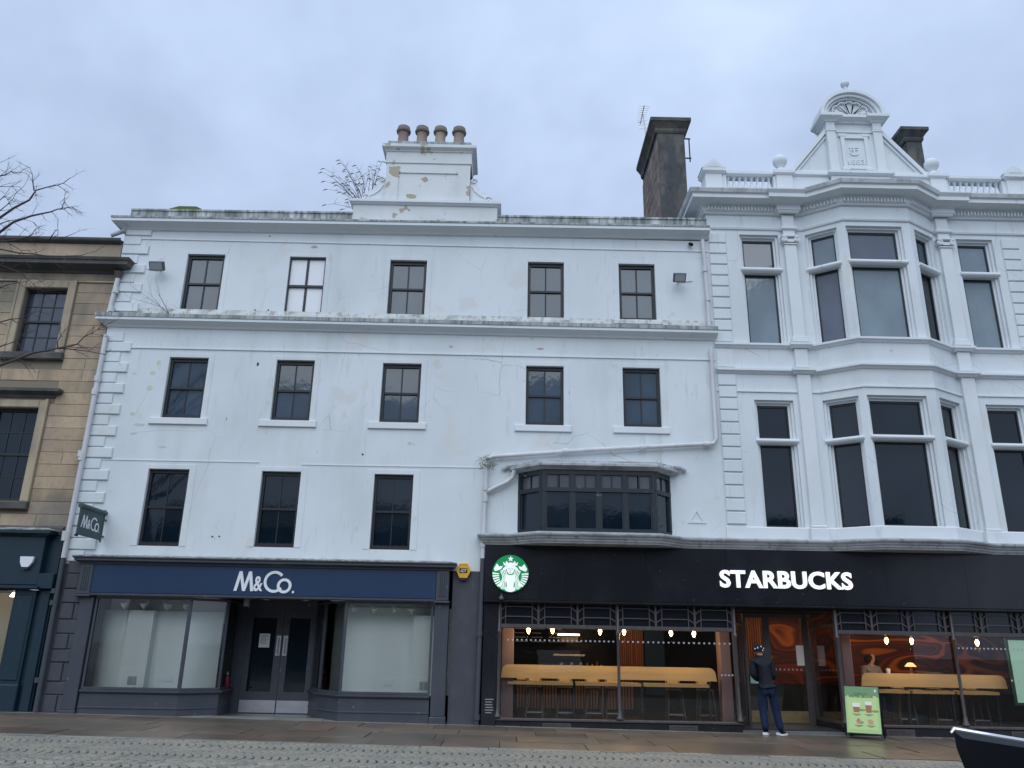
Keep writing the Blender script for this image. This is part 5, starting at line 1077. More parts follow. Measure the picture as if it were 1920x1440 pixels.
# green framed menu screen at the right edge
mxp = AX(1906, 1270, -.12)
ms = MB().box(mxp, mxp+.72, .06, .10, .72, 2.1).build('menu_screen', SCRF); tag(ms, 'pale green lit poster screen in a dark green frame at the right edge', 'screen')
MB().box(mxp+.05, mxp+.67, .052, .059, .78, 2.04).build('display', SCREEN, ms)

# lettering and round emblem on the black fascia
sx0, sx1 = AX(1349, 1087, gy), AX(1597, 1090, gy)
szc = (AZ(1349, 1086, gy)+AZ(1597, 1089, gy))/2; shh = AZ(1472, 1071, gy)-AZ(1472, 1104, gy)
sgn = text('shop_sign', 'STARBUCKS', ((sx0+sx1)/2, gy-.03, szc), sx1-sx0, shh, GLOW, None, .02, .030, space=1.05); tag(sgn, 'white block capital lettering on the black granite fascia', 'sign')
lx, lz = AX(957, 1075.5, gy), AZ(957, 1075.5, gy); lr = (AX(991, 1075, gy)-AX(923, 1075, gy))/2
LF = lambda s_, d_, z_: Vector((lx+s_*lr, gy-.05+d_, lz+z_*lr))
circ = lambda r, n=48, cx=0, cy=0: [(cx+r*math.cos(2*math.pi*i/n), cy+r*math.sin(2*math.pi*i/n)) for i in range(n)]
lg = MB(LF).prism(circ(1), 0, .05).build('round_sign', LOGOG); tag(lg, 'round green and white emblem sign of a crowned long haired figure on the black fascia', 'sign')
def logo(pieces, d, mt, nm):
    mb = MB(LF)
    for k, pz_ in enumerate(pieces): mb.prism(pz_, -d-.0002*k, -.0005)
    return mb.build(nm, mt, lg)
star = lambda cx, cy, r: [(cx+(r if i % 2 == 0 else r*.42)*math.sin(math.pi*i/5), cy+(r if i % 2 == 0 else r*.42)*math.cos(math.pi*i/5)) for i in range(10)]
mir = lambda P_: [(-a, b) for a, b in P_][::-1]
crown = [(-.42, .62), (-.36, .42), (.36, .42), (.42, .62), (.28, .53), (.24, .68), (.12, .56), (0, .60), (-.12, .56), (-.24, .68), (-.28, .53)]
face = [(.20*math.cos(t), .21+.25*math.sin(t)) for t in [2*math.pi*i/24 for i in range(24)]]
hair = []
tailL = [(-.75, .52), (-.62, .36), (-.42, .40), (-.52, .22), (-.84, .10), (-.92, .24)]
pieces = [star(0, .78, .17), crown, tailL, mir(tailL)]
torso = [(-.20, -.02), (-.10, -.09), (.10, -.09), (.20, -.02), (.27, -.14), (.30, -.32), (.20, -.50), (.18, -.70), (.28, -.90), (.14, -.975), (0, -.99), (-.14, -.975), (-.28, -.90), (-.18, -.70), (-.20, -.50), (-.30, -.32), (-.27, -.14)]
pieces += [torso]
for i in range(6):
    a0 = R(178+i*8.8); a1 = R(183+i*8.8); r1 = .985; r0 = .62+.01*i
    t = [(r1*math.cos(a0), r1*math.sin(a0)), (r1*math.cos(a1), r1*math.sin(a1)), (r0*math.cos(a1-.02), r0*math.sin(a1)-.03), (r0*math.cos(a0-.02), r0*math.sin(a0)-.03)]
    pieces += [t, mir(t)]
arm = [(-.50, -.46), (-.40, -.58), (-.56, -.74), (-.70, -.62)]; pieces += [arm, mir(arm)]
logo(pieces, .004, LOGOW, 'emblem_shapes')
logo([face], .006, LOGOW, 'emblem_face')
mb = MB(LF)
for i, (x0, amp) in enumerate(((.235, .05), (.315, .055), (.395, .06), (.475, .065))):
    for sg in (1, -1):
        pts = [(sg*(x0*(.62 if t < .06 else .80 if t < .15 else 1)+amp*math.sin(t*9.5+.3)*(1 if t > .15 else .2)), .46-i*.045-t*(1.33-i*.055)) for t in [j/16 for j in range(17)]]
        mb.ribbon(pts, .048, -.0052-.0001*i, -.0005)
mb.build('emblem_hair', LOGOW, lg)
mb = MB(LF); mb.ribbon([(-.13, .25), (-.05, .25)], .03, -.0075, -.006); mb.ribbon([(.05, .25), (.13, .25)], .03, -.0075, -.006); mb.ribbon([(.01, .24), (-.02, .12), (.02, .11)], .018, -.0075, -.006); mb.ribbon([(-.05, .045), (.05, .045)], .022, -.0075, -.006); mb.build('emblem_lines', LOGOD, lg)
MB().lathe((AX(940, 1122, gy), gy-.05, AZ(940, 1125, gy)), [(.05, 0), (.06, .03), (.045, .06), (.02, .09), (.02, .13)], 12).build('spotlight_stub', BRONZE, CS)

# ------------------------------------------------------------------ coffee shop interior
IX0, IX1, IY1, IZ1 = -.36, 13.1, 5.2, 2.72
FLZ = .17
MB().box(IX0, IX1, .10, IY1, FLZ-.05, FLZ).build('shop_floor', FLOORI, kind='structure')
MB().box(IX0, IX1, .10, IY1, IZ1, IZ1+.05).build('shop_ceiling', CEIL, kind='structure')
MB().box(IX0-.04, IX0, .10, IY1, FLZ, IZ1).build('shop_side_wall', PINKP, kind='structure')
MB().box(IX1, IX1+.05, .10, IY1, FLZ, IZ1).build('shop_side_wall', DARKW, kind='structure')
xm_ = 6.1
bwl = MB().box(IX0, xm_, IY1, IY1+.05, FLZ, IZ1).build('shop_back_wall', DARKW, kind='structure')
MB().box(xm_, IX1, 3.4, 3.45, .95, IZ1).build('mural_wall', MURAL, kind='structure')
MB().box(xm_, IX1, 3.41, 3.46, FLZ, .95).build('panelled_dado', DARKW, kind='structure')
MB().box(xm_, xm_+.05, 3.46, IY1, FLZ, IZ1).build('shop_side_wall', DARKW, kind='structure')
# slatted panels
sp = thing('slat_panel', (3.0, 4.0, FLZ), 'terracotta vertical slat panel glowing behind the middle of the left coffee shop window', 'wall panel')
a, b = AX(1158, 1200, 4.0), AX(1206, 1200, 4.0); n = 12; s0 = None; w_ = (b-a)/n
for i in range(n):
    x = a+(i+.5)*w_
    if s0 is None: s0 = MB().bbox(x-w_*.38, x+w_*.38, 4.0, 4.06, 1.05, 2.66, .01).build('slat', SLATO, sp)
    else: dup(s0, (x, 4.03, 1.05), sp)
MB().box(a, b, 4.06, 4.1, FLZ, 2.66).build('backing', DARKW, sp)
sp2 = thing('slat_panel', (6.6, 3.3, FLZ), 'terracotta vertical slat panel seen through the narrow glass left of the door', 'wall panel')
a, b = AX(1385, 1200, 3.2), AX(1432, 1200, 3.2); n = 11; s0 = None; w_ = (b-a)/n
for i in range(n):
    x = a+(i+.5)*w_
    if s0 is None: s0 = MB().bbox(x-w_*.36, x+w_*.36, 3.2, 3.26, 1.15, 2.66, .01).build('slat', SLATO, sp2)
    else: dup(s0, (x, 3.23, 1.15), sp2)
MB().box(a, b, 3.26, 3.3, FLZ, 2.66).build('backing', DARKW, sp2)
tp = MB().box(AX(1208, 1200, 4.1), AX(1245, 1200, 4.1), 4.1, 4.15, .6, 2.66).build('teal_panel', mat('deep_teal_panel', (.006, .028, .070), .6)); tag(tp, 'deep teal wall panel right of the terracotta slats', 'wall panel')
# pink plaster columns
for px, pxw, y, lab in ((951, 22, .5, 'pink plaster column inside the left end of the coffee shop'), (1362, 19, .4, 'pink plaster column just left of the coffee shop entrance'), (1592, 17, .35, 'pink plaster column just right of the coffee shop entrance')):
    x = AX(px, 1260, y); hw = pxw/2/1500*(18+y)
    c = MB().bbox(x-hw, x+hw, y, y+.3, FLZ, IZ1, .015).build('column', PINKP); tag(c, lab, 'column')
# service counter with walnut slats
sc_ = thing('service_counter', (1.6, 3.4, FLZ), 'walnut slatted service counter at the back of the coffee shop', 'counter')
a, b = AX(968, 1300, 3.2), AX(1188, 1300, 3.2)
MB().box(a, b, 3.25, 3.9, FLZ, 1.02).build('carcass', DARKW, sc_); MB().box(a-.04, b+.04, 3.16, 3.95, 1.02, 1.07).build('worktop', OAKD, sc_)
n = 40; w_ = (b-a)/n; s0 = None
for i in range(n):
    x = a+(i+.5)*w_
    if s0 is None: s0 = MB().box(x-w_*.3, x+w_*.3, 3.2, 3.249, FLZ+.12, 1.0).build('slat', SLATB, sc_)
    else: dup(s0, (x, 3.2245, FLZ+.12), sc_)
em = thing('coffee_machine', (AX(1066, 1240, 3.5), 3.5, 1.07), 'dark coffee machine under a lit shelf on the service counter', 'coffee machine')
x = em.location.x
MB().bbox(x-.42, x+.42, 3.3, 3.8, 1.12, 1.52, .03).build('body', CAPM, em); MB().box(x-.38, x+.38, 3.28, 3.6, 1.07, 1.119).build('drip_tray', STEEL, em); MB().box(x-.4, x+.4, 3.32, 3.7, 1.521, 1.56).build('cup_rail', STEEL, em)
for dx in (-.2, .05, .28): MB().lathe((x+dx, 3.27, 1.30), [(.045, 0), (.05, .05), (.03, .07)], 10).build('group_head', STEEL, em)
ls = thing('lit_shelf', (AX(1067, 1198, 4.6), 4.6, 1.8), 'small glowing shelf of the coffee shop back wall above the coffee machine', 'shelf')
a, b, z = AX(1047, 1198, 4.6), AX(1088, 1198, 4.6), AZ(1067, 1200, 4.6)
MB().box(a, b, 4.55, 4.95, z-.06, z-.03).build('board', OAK, ls); MB().box(a, b, 4.8, 4.84, z+.12, z+.16).build('light_strip', LAMPD, ls)
for i in range(7): MB().lathe((a+.1+(b-a-.2)*i/6, 4.66, z-.03), [(.04, 0), (.045, .10), (.04, .11)], 8).build('cup', CUPW, ls)
# window counters
def bar_counter(pa, pb, px, py, label, Y=.36):
    t = thing('bar_counter', ((pa+pb)/2, Y, FLZ), label, 'counter')
    zt = AZ(px, py, Y); zb = AZ(px, py+25, Y); r = .14
    pts = [(pa, zb), (pb, zb)]+[(pb-.02-r+r*math.cos(t_), zt-r+r*math.sin(t_)) for t_ in [R(q) for q in (0, 22, 45, 68, 90)]]+[(pa+.02+r-r*math.sin(t_), zt-r+r*math.cos(t_)) for t_ in [R(q) for q in (0, 22, 45, 68, 90)]]
    MB().prism(pts, Y, Y+.04).build('modesty_board', OAK, t)
    mb = MB(); q = pa+.12
    segs = 3; Ls = (pb-pa-.24)/segs
    for i in range(segs): MB().box(q+i*Ls+.03, q+(i+1)*Ls-.03, Y+.08, Y+.62, zb-.135, zb-.075).build('table_top', OAK, t)
    for i in range(segs+1): MB().box(q+i*Ls-.025, q+i*Ls+.025, Y+.25, Y+.33, FLZ, zb-.02).build('leg', BLKFRAME, t)
    return t
ca, cb = AX(939, 1262, .42), AX(1343, 1275, .42); c2a, c2b = AX(1613, 1280, .42), AX(1886, 1286, .42)
bar_counter(ca, cb, 1140, 1249, 'oak bar counter with rounded corners inside the left coffee shop window')
bar_counter(c2a, c2b, 1750, 1264, 'oak bar counter with rounded corners inside the right coffee shop window')
# stools
def stool(px, label, Y=1.15):
    x = AX(px, 1290, Y); t = thing('bar_stool', (x, Y, FLZ), label, 'stool', 'stools at the window counters')
    h = .70
    MB().bbox(x-.17, x+.17, Y-.15, Y+.15, FLZ+h-.04, FLZ+h, .01).build('seat', OAKD, t)
    MB().bbox(x-.16, x+.16, Y+.15, Y+.175, FLZ+h+.10, FLZ+h+.22, .006).build('backrest', OAK, t)
    for sx_ in (-1, 1):
        MB().bar((x+sx_*.13, Y+.14, FLZ+h), (x+sx_*.14, Y+.165, FLZ+h+.2), .022, .022).build('back_post', OAKD, t)
        for sy in (-1, 1): MB().bar((x+sx_*.14, Y+sy*.12, FLZ+h-.04), (x+sx_*.20, Y+sy*.17, FLZ), .034, .034).build('leg', OAKD, t)
    for sy in (-1, 1): MB().bar((x-.185, Y+sy*.157, FLZ+.18), (x+.185, Y+sy*.157, FLZ+.18), .024, .024).build('rung', STEEL if sy < 0 else OAKD, t)
for px, lab in ((1002, 'dark bar stool with oak backrest, leftmost at the left counter'), (1060, 'dark bar stool, second from the left at the left window counter'), (1112, 'dark bar stool, third from the left at the left window counter'), (1150, 'dark bar stool directly beside the column dividing the left window'),
                (1264, 'dark bar stool, second from the right at the left window counter'), (1322, 'dark bar stool at the right end of the left window counter'), (1690, 'dark bar stool directly right of the green sandwich board'), (1758, 'dark bar stool just left of the column dividing the right window'), (1826, 'dark bar stool just right of the column dividing the right window')):
    stool(px, lab)
# pendant lamps over the counters
def pendant(px, py, label, Y=.17, watts=8):
    p = at(px, py, Y); t = thing('pendant_lamp', (p.x, Y, IZ1), label, 'pendant lamp', 'pendant lamps in the coffee shop windows')
    MB().tube([(p.x, Y, IZ1), (p.x, Y, p.z+.10)], .006, 5).build('cord', IRON, t)
    MB().lathe((p.x, Y, p.z+.055), [(.022, 0), (.024, .05), (.012, .06)], 8).build('lamp_holder', GOLD, t)
    MB().lathe((p.x, Y, p.z), [(.008, -.07), (.022, -.045), (.038, -.005), (.036, .025), (.020, .054)], 12).build('bulb', BULB, t, smooth=True)
    ld = bpy.data.lights.new('pendant_light', 'POINT'); ld.energy = watts; ld.color = (1, .68, .36); ld.shadow_soft_size = .06
    lo = bpy.data.objects.new('pendant_light', ld); COL.objects.link(lo); lo.parent = t; lo.location = Vector((p.x, Y-.0, p.z-.13))-WPOS[t.name]
for px, py, lab in ((991, 1182, 'glowing pendant bulb, leftmost in the left coffee shop window'), (1036, 1182, 'glowing pendant bulb, second from the left in the left window'), (1125, 1184, 'glowing pendant bulb just left of the column dividing the left window'),
                    (1170, 1185, 'glowing pendant bulb in front of the terracotta slat panel'), (1258, 1187, 'glowing pendant bulb, second from the right in the left window'), (1301, 1189, 'glowing pendant bulb, rightmost in the left coffee shop window'),
                    (1662, 1201, 'glowing pendant bulb above the seated customer in the right window'), (1709, 1202, 'glowing pendant bulb just left of the column dividing the right window'), (1832, 1205, 'glowing pendant bulb just right of the column dividing the right window')):
    pendant(px, py, lab)
for x, y, lab, wt in ((5.3, 2.6, 'round lit ceiling downlight inside the entrance, above the slat panel', 5), (6.75, 2.3, 'round lit ceiling downlight above the coffee shop door', 6), (8.6, 2.4, 'lit ceiling downlight behind the left half of the right window', 9), (10.6, 2.4, 'lit ceiling downlight behind the right half of the right window', 7), (3.1, 3.0, 'lit ceiling downlight in front of the terracotta slat panel', 8)):
    d = thing('ceiling_light', (x, y, IZ1), lab, 'ceiling light', 'downlights in the coffee shop ceiling')
    MB().lathe((x, y, IZ1-.04), [(.09, .0), (.10, .04)], 16).build('rim', BRONZE, d); MB().lathe((x, y, IZ1-.045), [(.075, .0), (.075, .004)], 16).build('diffuser', LAMPD, d)
    ld = bpy.data.lights.new('ceiling_glow', 'AREA'); ld.shape = 'DISK'; ld.size = .18; ld.energy = wt; ld.color = (1, .66, .34)
    lo = bpy.data.objects.new('ceiling_glow', ld); COL.objects.link(lo); lo.parent = d; lo.location = (0, 0, -.06)
for px, py, lab in ((1449, 1158, 'lit round light in the ceiling of the coffee shop doorway, left one'), (1468, 1163, 'lit round light in the ceiling of the coffee shop doorway, right one')):
    q = at(px, py, .8); zc_ = gz0-.052; k = (zc_-CAM.z)/(q.z-CAM.z); q = CAM+(q-CAM)*k
    d = thing('ceiling_light', (q.x, q.y, zc_), lab, 'ceiling light', 'lights in the coffee shop doorway')
    MB().lathe((q.x, q.y, zc_-.02), [(.10, .0), (.11, .02)], 16).build('rim', BRONZE, d); MB().lathe((q.x, q.y, zc_-.024), [(.085, .0), (.085, .003)], 16).build('diffuser', LAMPD, d)
# small things on the counters
ctop = AZ(1140, 1271, .42)-.075
def on_bar(nm, mb, mt, lab, cat): return tag(mb.build(nm, mt, smooth=True), lab, cat)
x = AX(995, 1240, .8); on_bar('bottle', MB().lathe((x, .8, ctop), [(.035, 0), (.035, .13), (.014, .18), (.014, .24), (.018, .25)], 12), CUPW, 'pale bottle standing behind the left counter under the second bulb', 'bottle')
x = AX(978, 1242, .75); on_bar('box', MB().box(x-.10, x+.10, .70, .86, ctop, ctop+.30), OAK, 'small oak coloured box behind the left end of the left counter', 'box')
x = AX(1665, 1255, .75); on_bar('takeaway_cup', MB().lathe((x, .75, ctop), [(.03, 0), (.042, .32), (.045, .32), (.045, .36), (.03, .37)], 12), CUPW, 'white takeaway cup beside the seated customer', 'cup')
x = AX(1708, 1255, 1.5); tl_ = thing('table_lamp', (x, 1.5, 1.1), 'small terracotta table lamp with glowing top behind the right counter', 'lamp')
MB().box(x-.2, x+.2, 1.35, 1.75, FLZ, 1.1).build('plinth', DARKW, tl_); MB().lathe((x, 1.5, 1.1), [(.07, 0), (.05, .25), (.02, .30), (.02, .36)], 12).build('base', SLATO, tl_, smooth=True); MB().lathe((x, 1.5, 1.44), [(.13, 0), (.06, .08), (.02, .09)], 12).build('lamp_shade', mat('dim_glowing_shade', (.8, .55, .3), .6, emit=((1, .6, .25), 1.2)), tl_, smooth=True)

# ------------------------------------------------------------------ downpipes, floodlights, small fittings on the walls
def pipe_thing(nm, runs, r, mt, joints, label):
    t = None
    for pts in runs:
        mb = MB().tube(pts, r, 10)
        if t is None:
            lo = pts[-1]; t = thing(nm, tuple(lo), label, 'downpipe')
        mb.build('pipe_run', mt, t, smooth=True)
    for (p, d) in joints: MB().tube([Vector(p)-Vector(d)*.07, Vector(p)+Vector(d)*.07], r*1.35, 10).build('pipe_collar', mt, t, smooth=True)
    return t
pY = -.10
P_ = lambda px, py: at(px, py, pY)
za = 3.3
lp = [P_(221, 522), P_(199, 600)]; xb = P_(198, 640); xc = P_(119, 1046)
pw = pipe_thing('downpipe', [[lp[0], P_(202, 594)], [P_(199, 628), xc]], .055, PIPEW, [(P_(217, 545), (0, 0, 1)), (P_(208, 580), (0, 0, 1)), (P_(183, 710), (0, 0, 1)), (P_(178, 735), (0, 0, 1)), (P_(153, 858), (0, 0, 1)), (P_(152, 851), (0, 0, 1)), (P_(122, 1008), (0, 0, 1)), (P_(123, 1002), (0, 0, 1))], 'white downpipe running down the left edge of the white building')
MB().tube([xc, (P_(67, 1333).x, pY, zg(-9.6)-.05)], .056, 10).build('dark_pipe_run', PIPED, pw, smooth=True, label='lower dark painted length')
for q in ((102, 1108), (100, 1130), (72, 1275)): v = P_(*q); MB().tube([v+Vector((0, 0, -.05)), v+Vector((0, 0, .05))], .075, 10).build('pipe_collar', PIPED, pw, smooth=True)
MB().tube([P_(221, 522), P_(223, 510)+Vector((0, -.02, 0))], [.06, .11], 8).build('hopper', STONED, pw)
rp2 = [P_(1317, 450), P_(1322, 500), P_(1330, 612)]
pr = pipe_thing('downpipe', [rp2, [P_(1333, 652), P_(1344, 822), P_(1338, 832), P_(1100, 844), P_(925, 856), P_(914, 860)], [P_(913, 862), P_(909, 945), P_(905, 1047)]], .05, PIPEW,
    [(P_(1322, 505), (0, 0, 1)), (P_(1327, 560), (0, 0, 1)), (P_(1325, 833), (1, 0, 0)), (P_(1205, 839), (1, 0, 0)), (P_(1060, 846), (1, 0, 0)), (P_(911, 914), (0, 0, 1)), (P_(910, 935), (0, 0, 1)), (P_(906, 1020), (0, 0, 1))], 'white downpipe zigzagging from the top cornice across above the black bay window')
MB().tube([P_(905, 1047), (P_(893, 1360).x, pY, zg(-.4)-.05)], .052, 10).build('dark_pipe_run', PIPED, pr, smooth=True, label='lower dark painted length')
for q in ((899, 1188), (894, 1345)): v = P_(*q); MB().tube([v+Vector((0, 0, -.05)), v+Vector((0, 0, .05))], .07, 10).build('pipe_collar', PIPED, pr, smooth=True)
MB().tube([at(964, 882, -.16), at(962, 894, -.12), at(952, 903, pY), at(912, 922, pY)], .05, 10).build('branch_pipe', PIPEW, pr, smooth=True)
def floodlight(pa, pb, label, tilt, sx_):
    c = at((pa[0]+pb[0])/2, (pa[1]+pb[1])/2, -.34); w_ = abs(pb[0]-pa[0])*18/1500*.42
    t = thing('floodlight', (c.x, 0, c.z), label, 'floodlight', 'floodlights on the white building')
    M_ = Matrix.Rotation(R(tilt), 3, 'X'); F = lambda x, y, z: Vector((c.x, -.30, c.z+.04))+M_ @ Vector((x, y, z))
    MB(F).bbox(-w_, w_, -.05, .05, -.11, .11, .015).build('housing', mat('grey_lamp_housing', (.10, .105, .115), .5), t)
    MB(F).box(-w_+.03, w_-.03, -.056, -.0505, -.085, .085).build('lens', mat('floodlight_lens', (.38, .42, .44), .12, .5), t)
    MB().bar((c.x+sx_*.03, .0, c.z+.07), (c.x, -.28, c.z+.07), .04, .03, (0, 0, 1)).build('bracket', IRON, t)
    MB().tube([(c.x+sx_*.08, -.012, c.z+.05), (c.x+sx_*.38, -.012, c.z+.10)], .008, 5).build('cable', PIPEW, t)
floodlight((275, 500), (310, 500), 'grey floodlight at the left end of the top storey beside the quoins', 34, -1)
floodlight((1260, 522), (1290, 522), 'grey floodlight at the right end of the top storey near the downpipe', 34, 1)
x, z = AX(1294, 457, -.1), AZ(1294, 457, -.1)
cv = MB().tube([(x, 0, z+.04), (x, -.07, z+.02), (x+.03, -.14, z-.05)], [.02, .035, .045], 10).build('security_camera', CAPM, smooth=True); tag(cv, 'tiny security camera under the right end of the top cornice', 'camera')
# aerial on the stone chimney
ae = thing('tv_aerial', (AX(1206, 262, 3.2), 3.2, AZ(1206, 262, 3.2)), 'thin television aerial on the left stone chimney', 'aerial')
x, y, z = ae.location; top = AZ(1206, 214, 3.2)
MB().tube([(x+.12, y, z-.2), (x+.02, y, top)], .018, 6).build('mast', STEEL, ae)
mb = MB(); mb.bar((x-.02, y-.5, top-.05), (x+.02, y+.5, top-.0), .02, .02)
for i in range(9): mb.bar((x-.17+.01*i, y-.45+.11*i, top-.045+.006*i), (x+.17-.01*i, y-.45+.11*i, top-.045+.006*i), .012, .012)
mb.bar((x-.13, y, top-.55), (x+.13, y, top-.5), .014, .014); mb.bar((x-.12, y, top-.42), (x+.14, y, top-.36), .014, .014); mb.bar((x-.12, y, top-.3), (x+.14, y, top-.22), .014, .014); mb.build('elements', STEEL, ae)

# ------------------------------------------------------------------ plants
def twig(mb, p, d, ln, r, depth, spread=.5, seg=5, droop=0.):
    pts = [Vector(p)]; rr = [r]; d = Vector(d).normalized()
    for i in range(seg):
        d = (d+Vector((rnd.uniform(-1, 1), rnd.uniform(-1, 1), rnd.uniform(-1, 1)))*.16+Vector((0, 0, -droop))).normalized()
        pts.append(pts[-1]+d*ln/seg); rr.append(r*(1-.65*(i+1)/seg))
        if depth > 0 and i >= 1:
            for _ in range(1 if rnd.random() < .75 else 2):
                sd_ = (d+Vector((rnd.uniform(-1, 1), rnd.uniform(-.7, .7), rnd.uniform(-.6, 1)))*spread*1.5).normalized()
                twig(mb, pts[-1], sd_, ln*rnd.uniform(.28, .5), rr[-1]*.62, depth-1, spread, max(3, seg-1), droop)
    mb.tube(pts, rr, 5 if r > .012 else 4); return pts
# bare street tree: trunk out of frame to the left, limbs reaching into view
TY = -4.6
def tp(px, py, y=None): return at(px, py, TY if y is None else y)
base = Vector((AX(-190, 1300, TY), TY, 0)); base.z = zg(base.x)-.1
TREE = thing('bare_tree', tuple(base), 'bare winter tree reaching thin twigs in from the left edge', 'tree')
crown_at = tp(-175, 760)
MB().tube([base, base+Vector((.05, .05, 1.2)), base.lerp(crown_at, .5)+Vector((.06, 0, 0)), crown_at], [.20, .16, .13, .11], 12).build('trunk', TWIG, TREE, smooth=True)
mb = MB()
limbs = [([(-170, 700), (-90, 500), (0, 408), (55, 375), (67, 357), (108, 347), (131, 334)], .022), ([(-170, 720), (-80, 520), (0, 435), (58, 405), (96, 397), (120, 392), (134, 388)], .022), ([(-172, 740), (-90, 540), (0, 453), (50, 445), (93, 449), (134, 440)], .018),
         ([(-172, 745), (-80, 560), (0, 467), (60, 476), (117, 480), (180, 471)], .014), ([(-172, 750), (-70, 560), (0, 497), (40, 512), (82, 547)], .012), ([(-175, 760), (-80, 745), (0, 685), (64, 661), (108, 653), (137, 655), (198, 665)], .026),
         ([(-172, 735), (-70, 640), (0, 604), (40, 597), (73, 583)], .012), ([(-168, 690), (-90, 420), (0, 330), (20, 322), (48, 324)], .013), ([(-172, 690), (-100, 400), (-20, 352), (0, 350), (37, 350)], .010), ([(108, 653), (145, 645), (170, 625), (196, 612)], .012), ([(64, 357), (61, 340), (56, 315)], .009), ([(116, 392), (121, 378), (122, 371)], .007),
         ([(-160, 660), (-80, 480), (-20, 400), (8, 368), (18, 372)], .012), ([(-165, 760), (-80, 690), (0, 650), (30, 640), (40, 615)], .010), ([(-160, 620), (-70, 380), (-15, 325), (0, 305)], .010), ([(-170, 700), (-60, 455), (0, 420), (30, 412), (62, 416)], .009), ([(-170, 720), (-60, 470), (0, 448), (40, 470), (66, 468)], .008), ([(-170, 700), (-70, 470), (0, 395), (25, 372), (42, 352)], .008), ([(-172, 745), (-60, 575), (0, 540), (34, 530), (64, 520)], .009), ([(-175, 770), (-70, 740), (0, 672), (40, 676), (62, 690)], .009), ([(108, 653), (114, 630), (112, 610)], .008), ([(93, 449), (104, 432), (108, 424)], .007), ([(50, 445), (66, 430), (74, 425)], .007)]
for pxs, r in limbs:
    yj = TY+rnd.uniform(-.5, .5); pts = [tp(*q, TY+(yj-TY)*min(1, i/2)) for i, q in enumerate(pxs)]
    fine = [pts[0]]
    for a, b in zip(pts, pts[1:]): fine += [a.lerp(b, .5)+Vector((rnd.uniform(-.02, .02), rnd.uniform(-.05, .05), rnd.uniform(-.02, .02))), b]
    n = len(fine); big = .026 if pxs[0][0] < 0 else r
    rr = [max(r*.28, big*(1-i/n)**2*(.8)+r*(1-.75*i/n)*.8) for i in range(n)]
    mb.tube(fine, rr, 6)
    for i in range(3 if pxs[0][0] < 0 else 1, n):
        for _ in range(rnd.choice((1, 1, 2))):
            d = (fine[i]-fine[i-1]).normalized(); sgn_ = rnd.choice((-1, 1))
            sd_ = (d*.75+Vector((rnd.uniform(-.3, .6), rnd.uniform(-.4, .4), sgn_*rnd.uniform(.3, 1))))
            twig(mb, fine[i], sd_, rnd.uniform(.12, .34), .0055, 2, .55, 4)
mb.build('branches', TWIG, TREE)
# dead buddleia behind the pedestal
by = .9
bb = at(682, 376, by); BUD = thing('dead_shrub', tuple(bb+Vector((0, 0, -.5))), 'leggy dead shrub with drooping seed heads beside the white chimney', 'shrub')
mb = MB(); hd = MB()
tips = [(609, 316), (610, 340), (605, 323), (612, 384), (628, 330), (640, 306), (650, 318), (668, 310), (676, 322), (690, 312), (697, 318), (708, 302), (716, 303), (707, 330), (645, 344), (634, 347), (655, 330), (660, 340), (683, 330), (640, 360), (650, 362), (700, 345), (614, 355), (664, 325), (672, 345), (690, 335), (638, 300), (645, 392), (655, 373), (706, 316), (630, 342)]
for q in tips:
    t = at(*q, by+rnd.uniform(-.35, .35)); r0 = bb+Vector((rnd.uniform(-.12, .12), rnd.uniform(-.2, .2), -.35))
    m1 = r0.lerp(t, .55)+Vector((rnd.uniform(-.05, .05)+.06, 0, .10)); pts = [r0, r0.lerp(m1, .5)+Vector((.02, 0, .03)), m1, m1.lerp(t, .6)+Vector((0, 0, .05)), t]
    mb.tube(pts, [.009, .008, .006, .0045, .003], 5)
    dr = Vector((-.9 if q[0] < 690 else .7, 0, -.25)).normalized(); pts2 = [t, t+dr*.06+Vector((0, 0, .012)), t+dr*.13-Vector((0, 0, .012))]
    hd.tube(pts2, [.006, .015, .004], 5)
    for _ in range(2): twig(mb, pts[3], (rnd.uniform(-1, 1), rnd.uniform(-.5, .5), rnd.uniform(.1, 1)), .22, .004, 0)
    if rnd.random() < .8:
        e = twig(mb, pts[2], (rnd.uniform(-1, .6), rnd.uniform(-.5, .5), rnd.uniform(.2, 1)), .3, .005, 0)[-1]; hd.tube([e, e+Vector((-.05, 0, -.0)), e+Vector((-.10, 0, -.03))], [.005, .012, .004], 5)
mb.build('stems', TWIG2, BUD, kind='stuff'); hd.build('seed_heads', TWIG2, BUD, kind='stuff')
# bare sapling on the ledge
sb = at(319, 594, -.10); SAP = thing('bare_sapling', tuple(sb), 'bare sapling rooted in the mouldy ledge near the left floodlight', 'sapling')
mb = MB()
for path, r in (([(319, 594), (312, 578), (300, 556), (292, 525)], .010), ([(316, 588), (300, 574), (280, 560), (245, 535)], .007), ([(308, 578), (285, 570), (240, 557)], .006), ([(300, 572), (285, 555), (276, 522)], .004), ([(318, 583), (326, 582), (334, 577)], .005)):
    pts = [at(*q, -.12) for q in path]; mb.tube(pts, [r*(1-.7*i/(len(pts)-1)) for i in range(len(pts))], 5)
    for p in pts[1:]: twig(mb, p, (rnd.uniform(-1, .3), rnd.uniform(-.3, .1), rnd.uniform(.2, 1)), .22, .003, 0)
mb.build('stems', TWIG, SAP)
